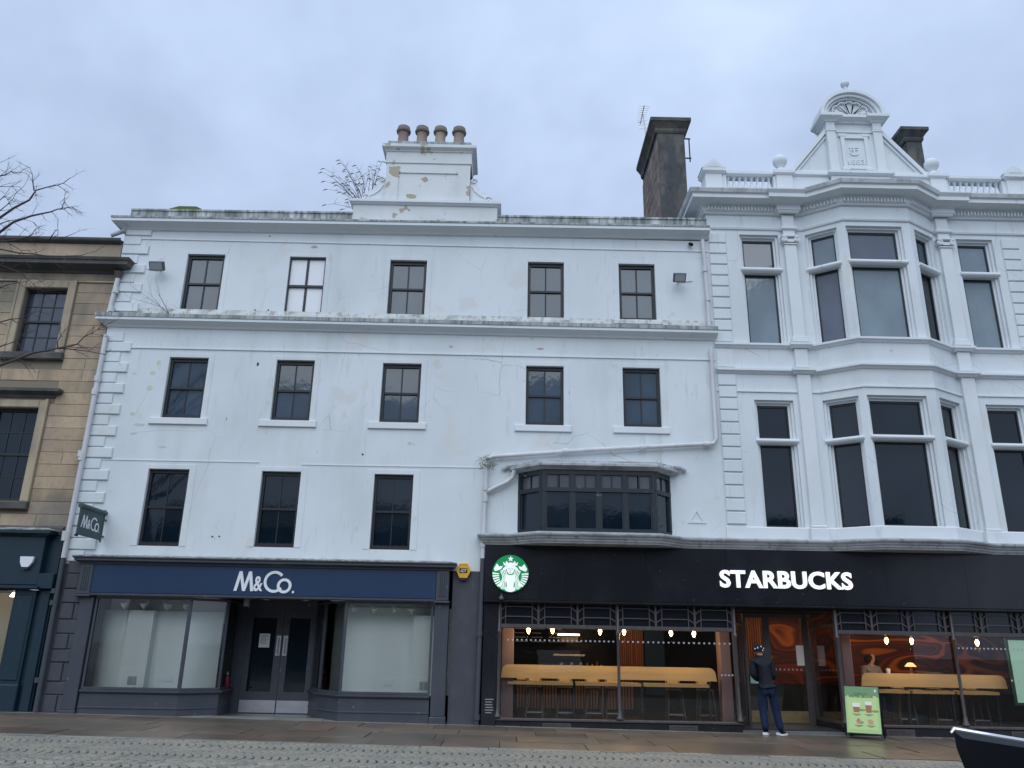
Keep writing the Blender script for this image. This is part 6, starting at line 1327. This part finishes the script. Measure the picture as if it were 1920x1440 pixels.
# fern tuft at the pipe junction
fb = at(912, 868, -.14); FE = thing('wall_plant', tuple(fb), 'green fern tuft sprouting at the bend of the white downpipe', 'plant')
mb = MB()
for i in range(60):
    p = fb+Vector((rnd.uniform(-.14, .16), rnd.uniform(-.10, .0), rnd.uniform(-.16, .12))); d = Vector((rnd.uniform(-1, 1), rnd.uniform(-1, .3), rnd.uniform(-.9, .9))).normalized()*rnd.uniform(.10, .22)
    for j in range(5):
        a = p+d*(j/5); u = d.cross(Vector((0, 1, .3))).normalized()*.03*(1-j/6)
        mb.add([tuple(a-u), tuple(a+d*.09+Vector((0, -.01, 0))), tuple(a+u), tuple(a+d*.02+Vector((0, -.012, 0)))], [(0, 1, 2, 3)])
mb.build('fronds', LEAF, FE)

# ------------------------------------------------------------------ sandwich board
bx, by_ = AX(1630, 1383, -.75), -.62
AB0 = Vector((bx, by_, zg(bx))); AF = thing('sandwich_board', tuple(AB0), 'black framed sandwich board with a green winter drinks poster', 'sandwich board')
rz_ = R(-30); wB, hB = .66, .98
def panel_frame(sgn):
    tl_ = math.atan2(.24, hB)
    def F(x, y, z):
        yy = sgn*(-.26+z*math.tan(tl_))+sgn*y; c, s_ = math.cos(rz_), math.sin(rz_); return Vector((AB0.x+x*c-yy*s_, AB0.y+x*s_+yy*c, AB0.z+z))
    return F
for sg in (1, -1):
    F = panel_frame(sg); mb = MB(F); mb.box(-wB/2, -wB/2+.035, 0, .03, .0, hB); mb.box(wB/2-.035, wB/2, 0, .03, .0, hB); mb.box(-wB/2+.035, wB/2-.035, 0, .03, .10, .14); mb.box(-wB/2+.035, wB/2-.035, 0, .03, hB-.04, hB)
    fr = mb.build('frame', CARM, AF); MB(F).box(-wB/2+.03, wB/2-.03, .012, .02, .13, hB-.03).build('panel', CARM, fr)
F = panel_frame(1); x0, x1 = -wB/2+.012, wB/2-.012; z0, z1 = .115, hB-.008; W_, H_ = x1-x0, z1-z0
po = MB(F).box(x0, x1, -.006, -.001, z0, z1).build('poster', POSTG, AF)
mb = MB(F); mb.box(x0, x1, -.0075, -.0062, z1-H_*.22, z1); mb.build('poster_header', POSTD, po)
MB(F).box(x0+.04, x1-.05, -.0085, -.0063, z0+.06, z1-H_*.195).build('poster_field', POSTL, po)
TF = lambda s_, d_, z_: F(s_, d_, z_)
def ptext(body, cx, cz, w__, h__, d=-.0095, off=0., mt=INK):
    me = text_mesh(body, 1., .5, off); co = np.empty(len(me.vertices)*3); me.vertices.foreach_get('co', co); co = co.reshape(-1, 3); lo, hi = co.min(0), co.max(0); c = (lo+hi)/2
    o0 = F(cx, d, cz)
    for i, v in enumerate(me.vertices): p = co[i]-c; v.co = F(cx+p[0]*w__/(hi[0]-lo[0]), d-.001*p[2], cz+p[1]*h__/(hi[1]-lo[1]))-o0
    me.update(); me.materials.clear(); me.materials.append(mt); return link('lettering', me, o0, po)
zA_ = z1-H_*.155; ptext('LAYERED ON', -.03, zA_, .24, .022); ptext('WINTER GROOVE', -.02, zA_-.052, .46, .042, off=.03)
cup = lambda cx, z, wt, wb, h: [(cx-wb/2, z), (cx+wb/2, z), (cx+wt/2, z+h), (cx-wt/2, z+h)]
def pp(pts, d, mt, nm): return MB(F).prism(pts, d, -.006).build(nm, mt, po)
ell = lambda cx, cz, a, b, n=16: [(cx+a*math.cos(2*math.pi*i/n), cz+b*math.sin(2*math.pi*i/n)) for i in range(n)]
zc1 = z0+H_*.44
pp(ell(-.03, zc1+.045, .10, .022), -.0092, CUPS, 'printed_shadow'); pp(ell(.23, zc1+.03, .075, .022), -.0091, CUPS, 'printed_shadow')
pp(cup(-.115, zc1, .135, .105, .115), -.0100, CUPB, 'printed_cup'); pp(cup(-.115, zc1+.10, .145, .135, .075), -.0106, CUPW, 'printed_foam')
pp(cup(.115, zc1, .125, .095, .165), -.0100, CUPB, 'printed_cup'); pp(cup(.115, zc1+.14, .125, .118, .065), -.0106, CUPW, 'printed_foam')
zc2 = z0+H_*.19
pp(ell(-.055, zc2+.03, .06, .025), -.0092, CUPS, 'printed_shadow'); pp(ell(-.09, zc2+.045, .045, .045), -.0100, mat('cake_pink', (.50, .27, .22), .6), 'printed_cake'); pp(ell(-.09, zc2+.08, .022, .022), -.0105, CUPB, 'printed_cake')
pp([(.09, zc2), (.17, zc2-.0), (.19, zc2+.06), (.14, zc2+.10), (.08, zc2+.08)], -.0100, COOK, 'printed_cake')
mb = MB(F)
for cx, z in ((-.115, zc1-.04), (.115, zc1-.04), (-.09, zc2-.03), (.13, zc2-.03)):
    mb.box(cx-.08, cx+.08, -.0096, -.0086, z, z+.010); mb.box(cx-.04, cx+.04, -.0096, -.0086, z-.018, z-.010)
mb.build('small_print', INK, po)
pp(ell(x1-.06, z1-.07, .018, .028, 10), -.0095, CUPW, 'printed_logo')

# ------------------------------------------------------------------ people
def skin_obj(name, verts, edges, radii, mt, parent, sub=2):
    vs = [Vector(v) for v in verts]; pv = Vector(vs[0])
    me = bpy.data.meshes.new(name); me.from_pydata([tuple(v-pv) for v in vs], edges, []); o = bpy.data.objects.new(name, me); COL.objects.link(o)
    md = o.modifiers.new('skin', 'SKIN'); md.use_smooth_shade = True; md.branch_smoothing = .3
    for i, r in enumerate(radii):
        sv = me.skin_vertices[0].data[i]; sv.radius = r if hasattr(r, '__len__') else (r, r); sv.use_root = (i == 0)
    ss = o.modifiers.new('sub', 'SUBSURF'); ss.levels = ss.render_levels = sub
    m2 = eval_mesh(o, name); bpy.data.objects.remove(o); m2.materials.clear(); m2.materials.append(mt)
    m2.polygons.foreach_set('use_smooth', [True]*len(m2.polygons)); return link(name, m2, pv, parent)
def person_mesh(root, rz, joints, scale=1.):
    c, s_ = math.cos(rz), math.sin(rz); return {k: root+Vector((v[0]*c-v[1]*s_, v[0]*s_+v[1]*c, v[2]))*scale for k, v in joints.items()}
def hand(root_, wrist, direc, palm_n, parent, mt, cl=.6):
    d = Vector(direc).normalized(); n = Vector(palm_n).normalized(); s_ = d.cross(n).normalized()
    vs = [wrist, wrist+d*.045, wrist+d*.08]; es = [(0, 1), (1, 2)]; rs = [(.026, .022), (.036, .018), (.036, .016)]
    o = skin_obj('hand', vs, es, rs, mt, parent, 1)
    for i, (off, ln) in enumerate(((.027, .068), (.010, .078), (-.009, .072), (-.026, .056))):
        b = wrist+d*.075+s_*off; p1 = b+d*ln*.45+n*ln*.12*cl; p2 = p1+d*ln*.25*(1-cl*.5)+n*ln*.35*cl; p3 = p2+d*ln*.10*(1-cl)+n*ln*.30*cl
        skin_obj('finger', [b, p1, p2, p3], [(0, 1), (1, 2), (2, 3)], [.0095, .009, .008, .007], mt, o, 1)
    b = wrist+d*.03+s_*.03; skin_obj('thumb', [b, b+d*.03+s_*.025+n*.01, b+d*.055+s_*.03+n*.025], [(0, 1), (1, 2)], [.012, .011, .009], mt, o, 1)
    return o
# the man waiting at the door, seen from behind
root = at(1446, 1381, -.5); root.z = zg(root.x)+.012
MAN = thing('person', tuple(root), 'man in black jacket, dark cap and jeans standing back turned at the coffee shop door', 'person')
J = dict(pel=(-.01, 0, .90), belly=(-.03, .0, 1.06), chest=(-.06, -.01, 1.28), ups=(-.09, .0, 1.43), neck=(-.105, .015, 1.50), jaw=(-.11, .035, 1.565),
         hipL=(-.10, 0, .86), kneeL=(-.115, .03, .48), ankL=(-.10, -.02, .09), hipR=(.085, 0, .86), kneeR=(.135, .03, .48), ankR=(.20, -.03, .09),
         shL=(-.27, 0, 1.40), elL=(-.265, -.03, 1.12), wrL=(-.14, .18, 1.03), shR=(.09, .01, 1.39), elR=(.15, -.01, 1.11), wrR=(.05, .20, 1.03),
         head=(-.112, .03, 1.635), headtop=(-.115, .02, 1.70))
Q = person_mesh(root, R(-8), J)
body = skin_obj('body', [Q['pel'], Q['belly'], Q['chest'], Q['ups'], Q['neck'], Q['jaw'], Q['head'], Q['headtop'], Q['hipL'], Q['kneeL'], Q['ankL'], Q['hipR'], Q['kneeR'], Q['ankR'], Q['shL'], Q['elL'], Q['wrL'], Q['shR'], Q['elR'], Q['wrR']],
    [(0, 1), (1, 2), (2, 3), (3, 4), (4, 5), (5, 6), (6, 7), (0, 8), (8, 9), (9, 10), (0, 11), (11, 12), (12, 13), (3, 14), (14, 15), (15, 16), (3, 17), (17, 18), (18, 19)],
    [(.12, .10), (.11, .10), (.13, .10), (.10, .08), .056, (.066, .078), (.078, .095), (.068, .085), .075, .05, .038, .075, .05, .038, .03, .035, .028, .03, .035, .028], SKIN, MAN)
jk = skin_obj('jacket', [Q['belly'], Q['pel']+Vector((0, 0, .01)), Q['chest'], Q['ups'], Q['neck']+Vector((0, 0, -.005)), Q['shL'], Q['elL'], Q['wrL'], Q['shR'], Q['elR'], Q['wrR'], Q['pel']+Vector((0, 0, -.055))],
    [(0, 1), (0, 2), (2, 3), (3, 4), (3, 5), (5, 6), (6, 7), (3, 8), (8, 9), (9, 10), (1, 11)], [(.185, .145), (.185, .145), (.195, .145), (.15, .115), (.078, .078), .096, .080, .055, .096, .080, .055, (.178, .14)], JACK, MAN)
MB().lathe(tuple(Q['neck']+Vector((0, 0, -.03))), [(.085, 0), (.080, .045), (.070, .05), (.066, .0)], 16).build('collar', JACK, jk, smooth=True)
tr = skin_obj('trousers', [Q['pel'], Q['hipL'], Q['kneeL'], Q['ankL']+Vector((0, 0, -.02)), Q['hipR'], Q['kneeR'], Q['ankR']+Vector((0, 0, -.02))], [(0, 1), (1, 2), (2, 3), (0, 4), (4, 5), (5, 6)],
    [(.15, .125), (.112, .12), (.088, .09), (.070, .075), (.112, .12), (.088, .09), (.070, .075)], JEAN, MAN)
def shoe(ank, yaw, z):
    c, s_ = math.cos(yaw), math.sin(yaw); F = lambda x, y, zz: Vector((ank.x+x*c-y*s_, ank.y+x*s_+y*c, z+zz))
    prof = [(-.052, -.09), (.048, -.09), (.058, .02), (.05, .12), (.02, .185), (-.02, .19), (-.05, .13), (-.05, .02)]
    so = MB(F).prismz(prof, 0, .030).build('shoe', SOLE, MAN, label='black trainer with a thick white sole')
    vs = [F(0, -.05, .058), F(0, .03, .062), F(0, .12, .045), F(0, -.05, .10)]
    skin_obj('upper', vs, [(0, 1), (1, 2), (0, 3)], [(.050, .044), (.050, .040), (.042, .028), (.045, .045)], SHOE, so, 1)
    MB(F).box(-.050, .046, -.098, -.088, .012, .055).build('heel', SOLE, so)
shoe(Q['ankL'], R(-25), root.z-.005); shoe(Q['ankR'], R(-55), root.z-.005)
hd_ = Q['head']
cap = MB().lathe(tuple(hd_+Vector((-.008, -.012, -.01))), [(.100, -.04), (.103, .0), (.100, .045), (.082, .085), (.045, .105), (.012, .11)], 18).build('cap', CAPM, MAN, smooth=True)
for a, zz in ((-115, .03), (-75, .055), (-30, .02), (-150, .01), (-55, -.02)):
    p = hd_+Vector((-.008+.102*math.cos(R(a)), -.012+.102*math.sin(R(a)), zz)); MB().lathe((p.x, p.y, p.z), [(.004, -.016), (.013, -.008), (.013, .008), (.004, .016)], 8).build('badge', SIGNW, cap)
for sg in (-1, 1): MB().lathe(tuple(hd_+Vector((sg*.086, .0, -.045))), [(.006, -.03), (.016, -.01), (.018, .012), (.008, .028)], 8).build('ear', SKIN, MAN, smooth=True)
fz = hd_+Vector((.04, .098, -.03))
MB().tube([fz+Vector((0, 0, .03)), fz+Vector((.008, .02, -.015)), fz+Vector((.002, .0, -.022))], [.01, .014, .008], 8).build('nose', SKIN, MAN, smooth=True)
for sg in (-1, 1): MB().lathe(tuple(fz+Vector((sg*.03-.005, -.008, .026))), [(.003, -.007), (.008, 0), (.003, .007)], 8).build('eye', CAPM, MAN)
MB().tube([fz+Vector((-.026, -.012, -.05)), fz+Vector((0, -.004, -.052)), fz+Vector((.026, -.012, -.05))], [.003, .005, .003], 6).build('mouth', mat('lip', (.32, .14, .12), .6), MAN)
hand(None, Q['wrL'], (.75, .45, -.15), (.2, -.3, -1), MAN, SKIN); hand(None, Q['wrR'], (-.75, .45, -.1), (.2, .3, 1), MAN, SKIN)
# the customer behind the right counter
wr = at(1640, 1300, 1.2); wr = Vector((wr.x, 1.2, FLZ+.10))
WOM = thing('person', tuple(wr), 'seated customer with dark curly hair and grey top behind the right window counter', 'person')
J2 = dict(pel=(0, .1, .66), belly=(0, .08, .82), chest=(0, .05, 1.02), ups=(0, .03, 1.15), neck=(0, .01, 1.22), jaw=(.02, -.02, 1.29), head=(.025, -.015, 1.36), top=(.02, 0, 1.43), shL=(-.18, .03, 1.12), elL=(-.24, -.02, .86), wrL=(-.12, -.25, .82), shR=(.18, .03, 1.12), elR=(.24, -.02, .86), wrR=(.12, -.25, .82),
          hL=(-.1, .05, .62), kL=(-.12, -.32, .60), aL=(-.12, -.30, .20), hR=(.1, .05, .62), kR=(.12, -.32, .60), aR=(.12, -.30, .20))
K = person_mesh(wr, R(12), J2)
skin_obj('body', [K[k] for k in ('pel', 'belly', 'chest', 'ups', 'neck', 'jaw', 'head', 'top', 'shL', 'elL', 'wrL', 'shR', 'elR', 'wrR', 'hL', 'kL', 'aL', 'hR', 'kR', 'aR')],
    [(0, 1), (1, 2), (2, 3), (3, 4), (4, 5), (5, 6), (6, 7), (3, 8), (8, 9), (9, 10), (3, 11), (11, 12), (12, 13), (0, 14), (14, 15), (15, 16), (0, 17), (17, 18), (18, 19)],
    [.11, .10, .11, .08, .05, (.055, .065), (.068, .08), (.06, .07), .045, .036, .026, .045, .036, .026, .075, .055, .04, .075, .055, .04], SKIN, WOM)
skin_obj('jumper', [K[k] for k in ('belly', 'pel', 'chest', 'ups', 'neck', 'shL', 'elL', 'wrL', 'shR', 'elR', 'wrR')], [(0, 1), (0, 2), (2, 3), (3, 4), (3, 5), (5, 6), (6, 7), (3, 8), (8, 9), (9, 10)], [.16, .165, .165, .12, .065, .075, .065, .045, .075, .065, .045], GREYT, WOM)
skin_obj('trousers', [K[k] for k in ('pel', 'hL', 'kL', 'aL', 'hR', 'kR', 'aR')], [(0, 1), (1, 2), (2, 3), (0, 4), (4, 5), (5, 6)], [.14, .10, .08, .06, .10, .08, .06], JEAN, WOM)
skin_obj('hair', [K['head']+Vector((-.01, .045, .03)), K['head']+Vector((-.10, .03, -.03)), K['head']+Vector((.09, .04, -.03)), K['head']+Vector((-.11, .03, -.13)), K['head']+Vector((.10, .04, -.13)), K['head']+Vector((0, .03, .085))], [(0, 1), (0, 2), (1, 3), (2, 4), (0, 5)], [.135, .10, .10, .09, .09, .10], HAIR, WOM)
fz = K['head']+Vector((0, -.085, -.02)); MB().tube([fz+Vector((0, 0, .02)), fz+Vector((0, -.018, -.012)), fz+Vector((0, 0, -.02))], [.008, .012, .007], 8).build('nose', SKIN, WOM, smooth=True)
for sg in (-1, 1): MB().lathe(tuple(fz+Vector((sg*.026, .012, .022))), [(.003, -.006), (.008, 0), (.003, .006)], 8).build('eye', CAPM, WOM)
MB().tube([fz+Vector((-.022, .012, -.045)), fz+Vector((0, .004, -.047)), fz+Vector((.022, .012, -.045))], [.003, .005, .003], 6).build('mouth', mat('lip', (.32, .14, .12), .6), WOM)
hand(None, K['wrL'], (.5, -.7, -.1), (0, 0, -1), WOM, SKIN); hand(None, K['wrR'], (-.5, -.7, -.1), (0, 0, -1), WOM, SKIN)

# ------------------------------------------------------------------ the dark car at the viewer's right, only its mirror in frame
cy = -16.35
CAR = thing('parked_car', (2.1, -17.2, 0), 'gloss black car whose wing mirror pokes into the bottom right corner', 'car')
cxl, cxr = 1.42, 3.2
side = [(-19.6, .35), (-15.0, .35), (-14.55, .55), (-14.5, .85), (-14.8, 1.0), (-16.1, 1.12), (-16.9, 1.62), (-18.6, 1.66), (-19.6, 1.15), (-19.75, .7)]
MB().prismx(side, cxl, cxr).build('body', CARP, CAR)
for xs_ in (cxl-.004, cxr+.001): MB().prismx([(-16.35, 1.13), (-16.98, 1.55), (-18.4, 1.58), (-19.1, 1.18)], xs_, xs_+.003).build('side_window', P_LOW, CAR)
for xw in (cxl-.02, cxr-.18):
    for yw in (-15.5, -18.7):
        wv = MB(); wv.tube([(xw, yw, .36), (xw+.2, yw, .36)], .33, 20); wh = wv.build('wheel', TYRE, CAR); wv = MB(); wv.tube([(xw-.004, yw, .36), (xw+.0, yw, .36)], .2, 16); wv.build('rim', STEEL, wh)
a = at(1788, 1371, cy); b = at(1960, 1399, cy); zlow = at(1850, 1470, cy).z
F = lambda x, y, z: Vector((a.x+x, cy+y, a.z+z)); Wd = b.x-a.x; sl_ = (b.z-a.z)/Wd
pts = []
outl = [(0, 0), (.001, -.03), (.010, -.062), (.030, -.095), (.07, -.130), (.20, -.16), (.30, -.15), (.34, -.11), (.34, sl_*.34), (.20, sl_*.2), (.09, sl_*.09-.0005)]
mb = MB(F)
n = len(outl); cx_, cz_ = .17, -.08
front = [(x, 0, z) for x, z in outl]; mid = [(cx_+(x-cx_)*1.0+.055, .09, cz_+(z-cz_)*.94-.015) for x, z in outl]; back = [(cx_+(x-cx_)*.72+.10, .17, cz_+(z-cz_)*.66-.02) for x, z in outl]; inn = [(cx_+(x-cx_)*.93, -.008, cz_+(z-cz_)*.86) for x, z in outl]
vs = front+mid+back+inn; fs = [tuple(range(3*n, 4*n)), tuple(range(2*n, 3*n))[::-1]]
for k0, k1 in ((3, 0), (0, 1), (1, 2)): fs += [(k0*n+i, k1*n+i, k1*n+(i+1) % n, k0*n+(i+1) % n) for i in range(n)]
mb.add(vs, fs); wm = mb.build('wing_mirror', CARM, CAR, smooth=True)
mb = MB(F); mb.tube([(0.0, .01, -.004), (.006, .01, .003), (.09, .012, sl_*.09+.003), (.20, .014, sl_*.2+.003), (.34, .016, sl_*.34+.003)], [.0025, .0042, .0042, .004, .004], 8); mb.build('bright_edge', CHROME, wm, smooth=True)
MB(F).bar((.30, .08, -.12), (cxl-a.x+.05, .0, -.22), .09, .06, (0, 1, 0)).build('mirror_arm', CARM, wm)

# ------------------------------------------------------------------ terrace on the viewer's side of the street (seen mirrored in the glass)
OT = thing('terrace', (0, -33, 0), 'dark stone terrace opposite, seen only as dark reflections in the lower windows', 'building')
MB().box(-22, 24, -40, -31, -.3, 8.4).build('wall', TERR, OT)
MB().prismx([(-40.4, 8.4), (-30.6, 8.4), (-35.5, 10.6)], -22, 6).build('roof', SLATE, OT); MB().box(6, 24, -39.5, -31.2, 8.4, 9.6).build('roof', SLATE, OT)
w0 = None
for fl_ in (4.3, ):
    for i in range(14):
        x = -19.5+i*3.0
        if w0 is None: w0 = MB().box(x-.55, x+.55, -31.02, -30.96, fl_, fl_+1.8).build('window', P_LOW, OT)
        else: dup(w0, (x, -30.99, fl_), OT)

# ------------------------------------------------------------------ flaked paint, holes and scars on the white walls; more things inside the coffee shop
def flake(px, py, w_, h_, mt, parent=None, Y=-.0035):
    p = at(px, py, Y); n = 11; k = 18/1500
    pts = [(p.x+w_*k*.5*math.cos(2*math.pi*i/n)*rnd.uniform(.55, 1.15), p.z+h_*k*.5*math.sin(2*math.pi*i/n)*rnd.uniform(.55, 1.15)) for i in range(n)]
    MB().prism(pts, Y, Y+.0055).build('paint_flake', mt, parent or WB)
CREAM = mat('cream_undercoat', (.62, .62, .48), .9, .2); BRICKF = mat('bare_red_patch', (.45, .36, .33), .9, .2); OCHF = mat('bare_ochre_patch', (.43, .36, .26), .9, .2); SCARF = mat('grey_plaster_scar', (.56, .585, .585), .9, .2); HOLE = mat('dark_hole', (.05, .05, .05), .9, .1)
for q in ((297, 680, 9, 13), (287, 699, 13, 10), (280, 727, 12, 14), (252, 700, 10, 5)): flake(*q, CREAM)
for q in ((262, 796, 26, 7), (250, 812, 16, 6), (248, 775, 12, 8), (305, 838, 20, 5)): flake(*q, SCARF)
for q in ((590, 463, 16, 7), (1013, 654, 16, 5), (846, 650, 10, 4)): flake(*q, BRICKF)
for q in ((398, 1006, 4, 4), (411, 1006, 4, 4), (478, 583, 5, 8), (503, 582, 4, 6), (506, 443, 4, 4), (680, 852, 5, 4), (425, 785, 2, 7), (483, 683, 5, 9)): flake(*q, HOLE)
for q in ((770, 368, 26, 11), (797, 336, 18, 12)): flake(*q, OCHF, ch, .0465)
for q in ((784, 422, 22, 9), (700, 420, 24, 6)): flake(*q, OCHF, WB, -.049)
for q in ((1300, 742, 3, 3),): pass
x = AX(1745, 1258, .7); tr_ = MB().box(x-.22, x+.22, .62, .9, ctop-.02, ctop+.005+.30).build('napkin_tray', OAKD); tag(tr_, 'low dark napkin tray on the right counter beside the table lamp', 'tray')
x = AX(1090, 1238, 3.45)
for i, (dx, h_) in enumerate(((0, .30), (.13, .26), (.25, .32), (.36, .24))):
    tag(MB().lathe((x+.15+dx, 3.5, 1.07), [(.04, 0), (.042, h_*.6), (.016, h_*.75), (.016, h_)], 10).build('syrup_bottle', (STEEL, OAK, CUPB, CUPW)[i], smooth=True), ('steel coloured', 'amber', 'brown', 'white')[i]+' syrup bottle in the row right of the coffee machine', 'bottle')
mbd = thing('menu_board', (AX(1010, 1195, 4.9), 4.9, 1.9), 'dark menu board on the back wall behind the first two pendant bulbs', 'menu board'); x = mbd.location.x
MB().box(x-.75, x+.75, 4.86, 4.9, 1.75, 2.45).build('panel', CAPM, mbd)
mb = MB()
for i in range(5):
    for j in range(3): mb.box(x-.65+.46*j, x-.30+.46*j-(i % 3)*.05, 4.852, 4.859, 1.85+.11*i, 1.87+.11*i)
mb.build('menu_lines', mat('pale_menu_print', (.22, .21, .18), .8, emit=((1, .9, .7), .03)), mbd)
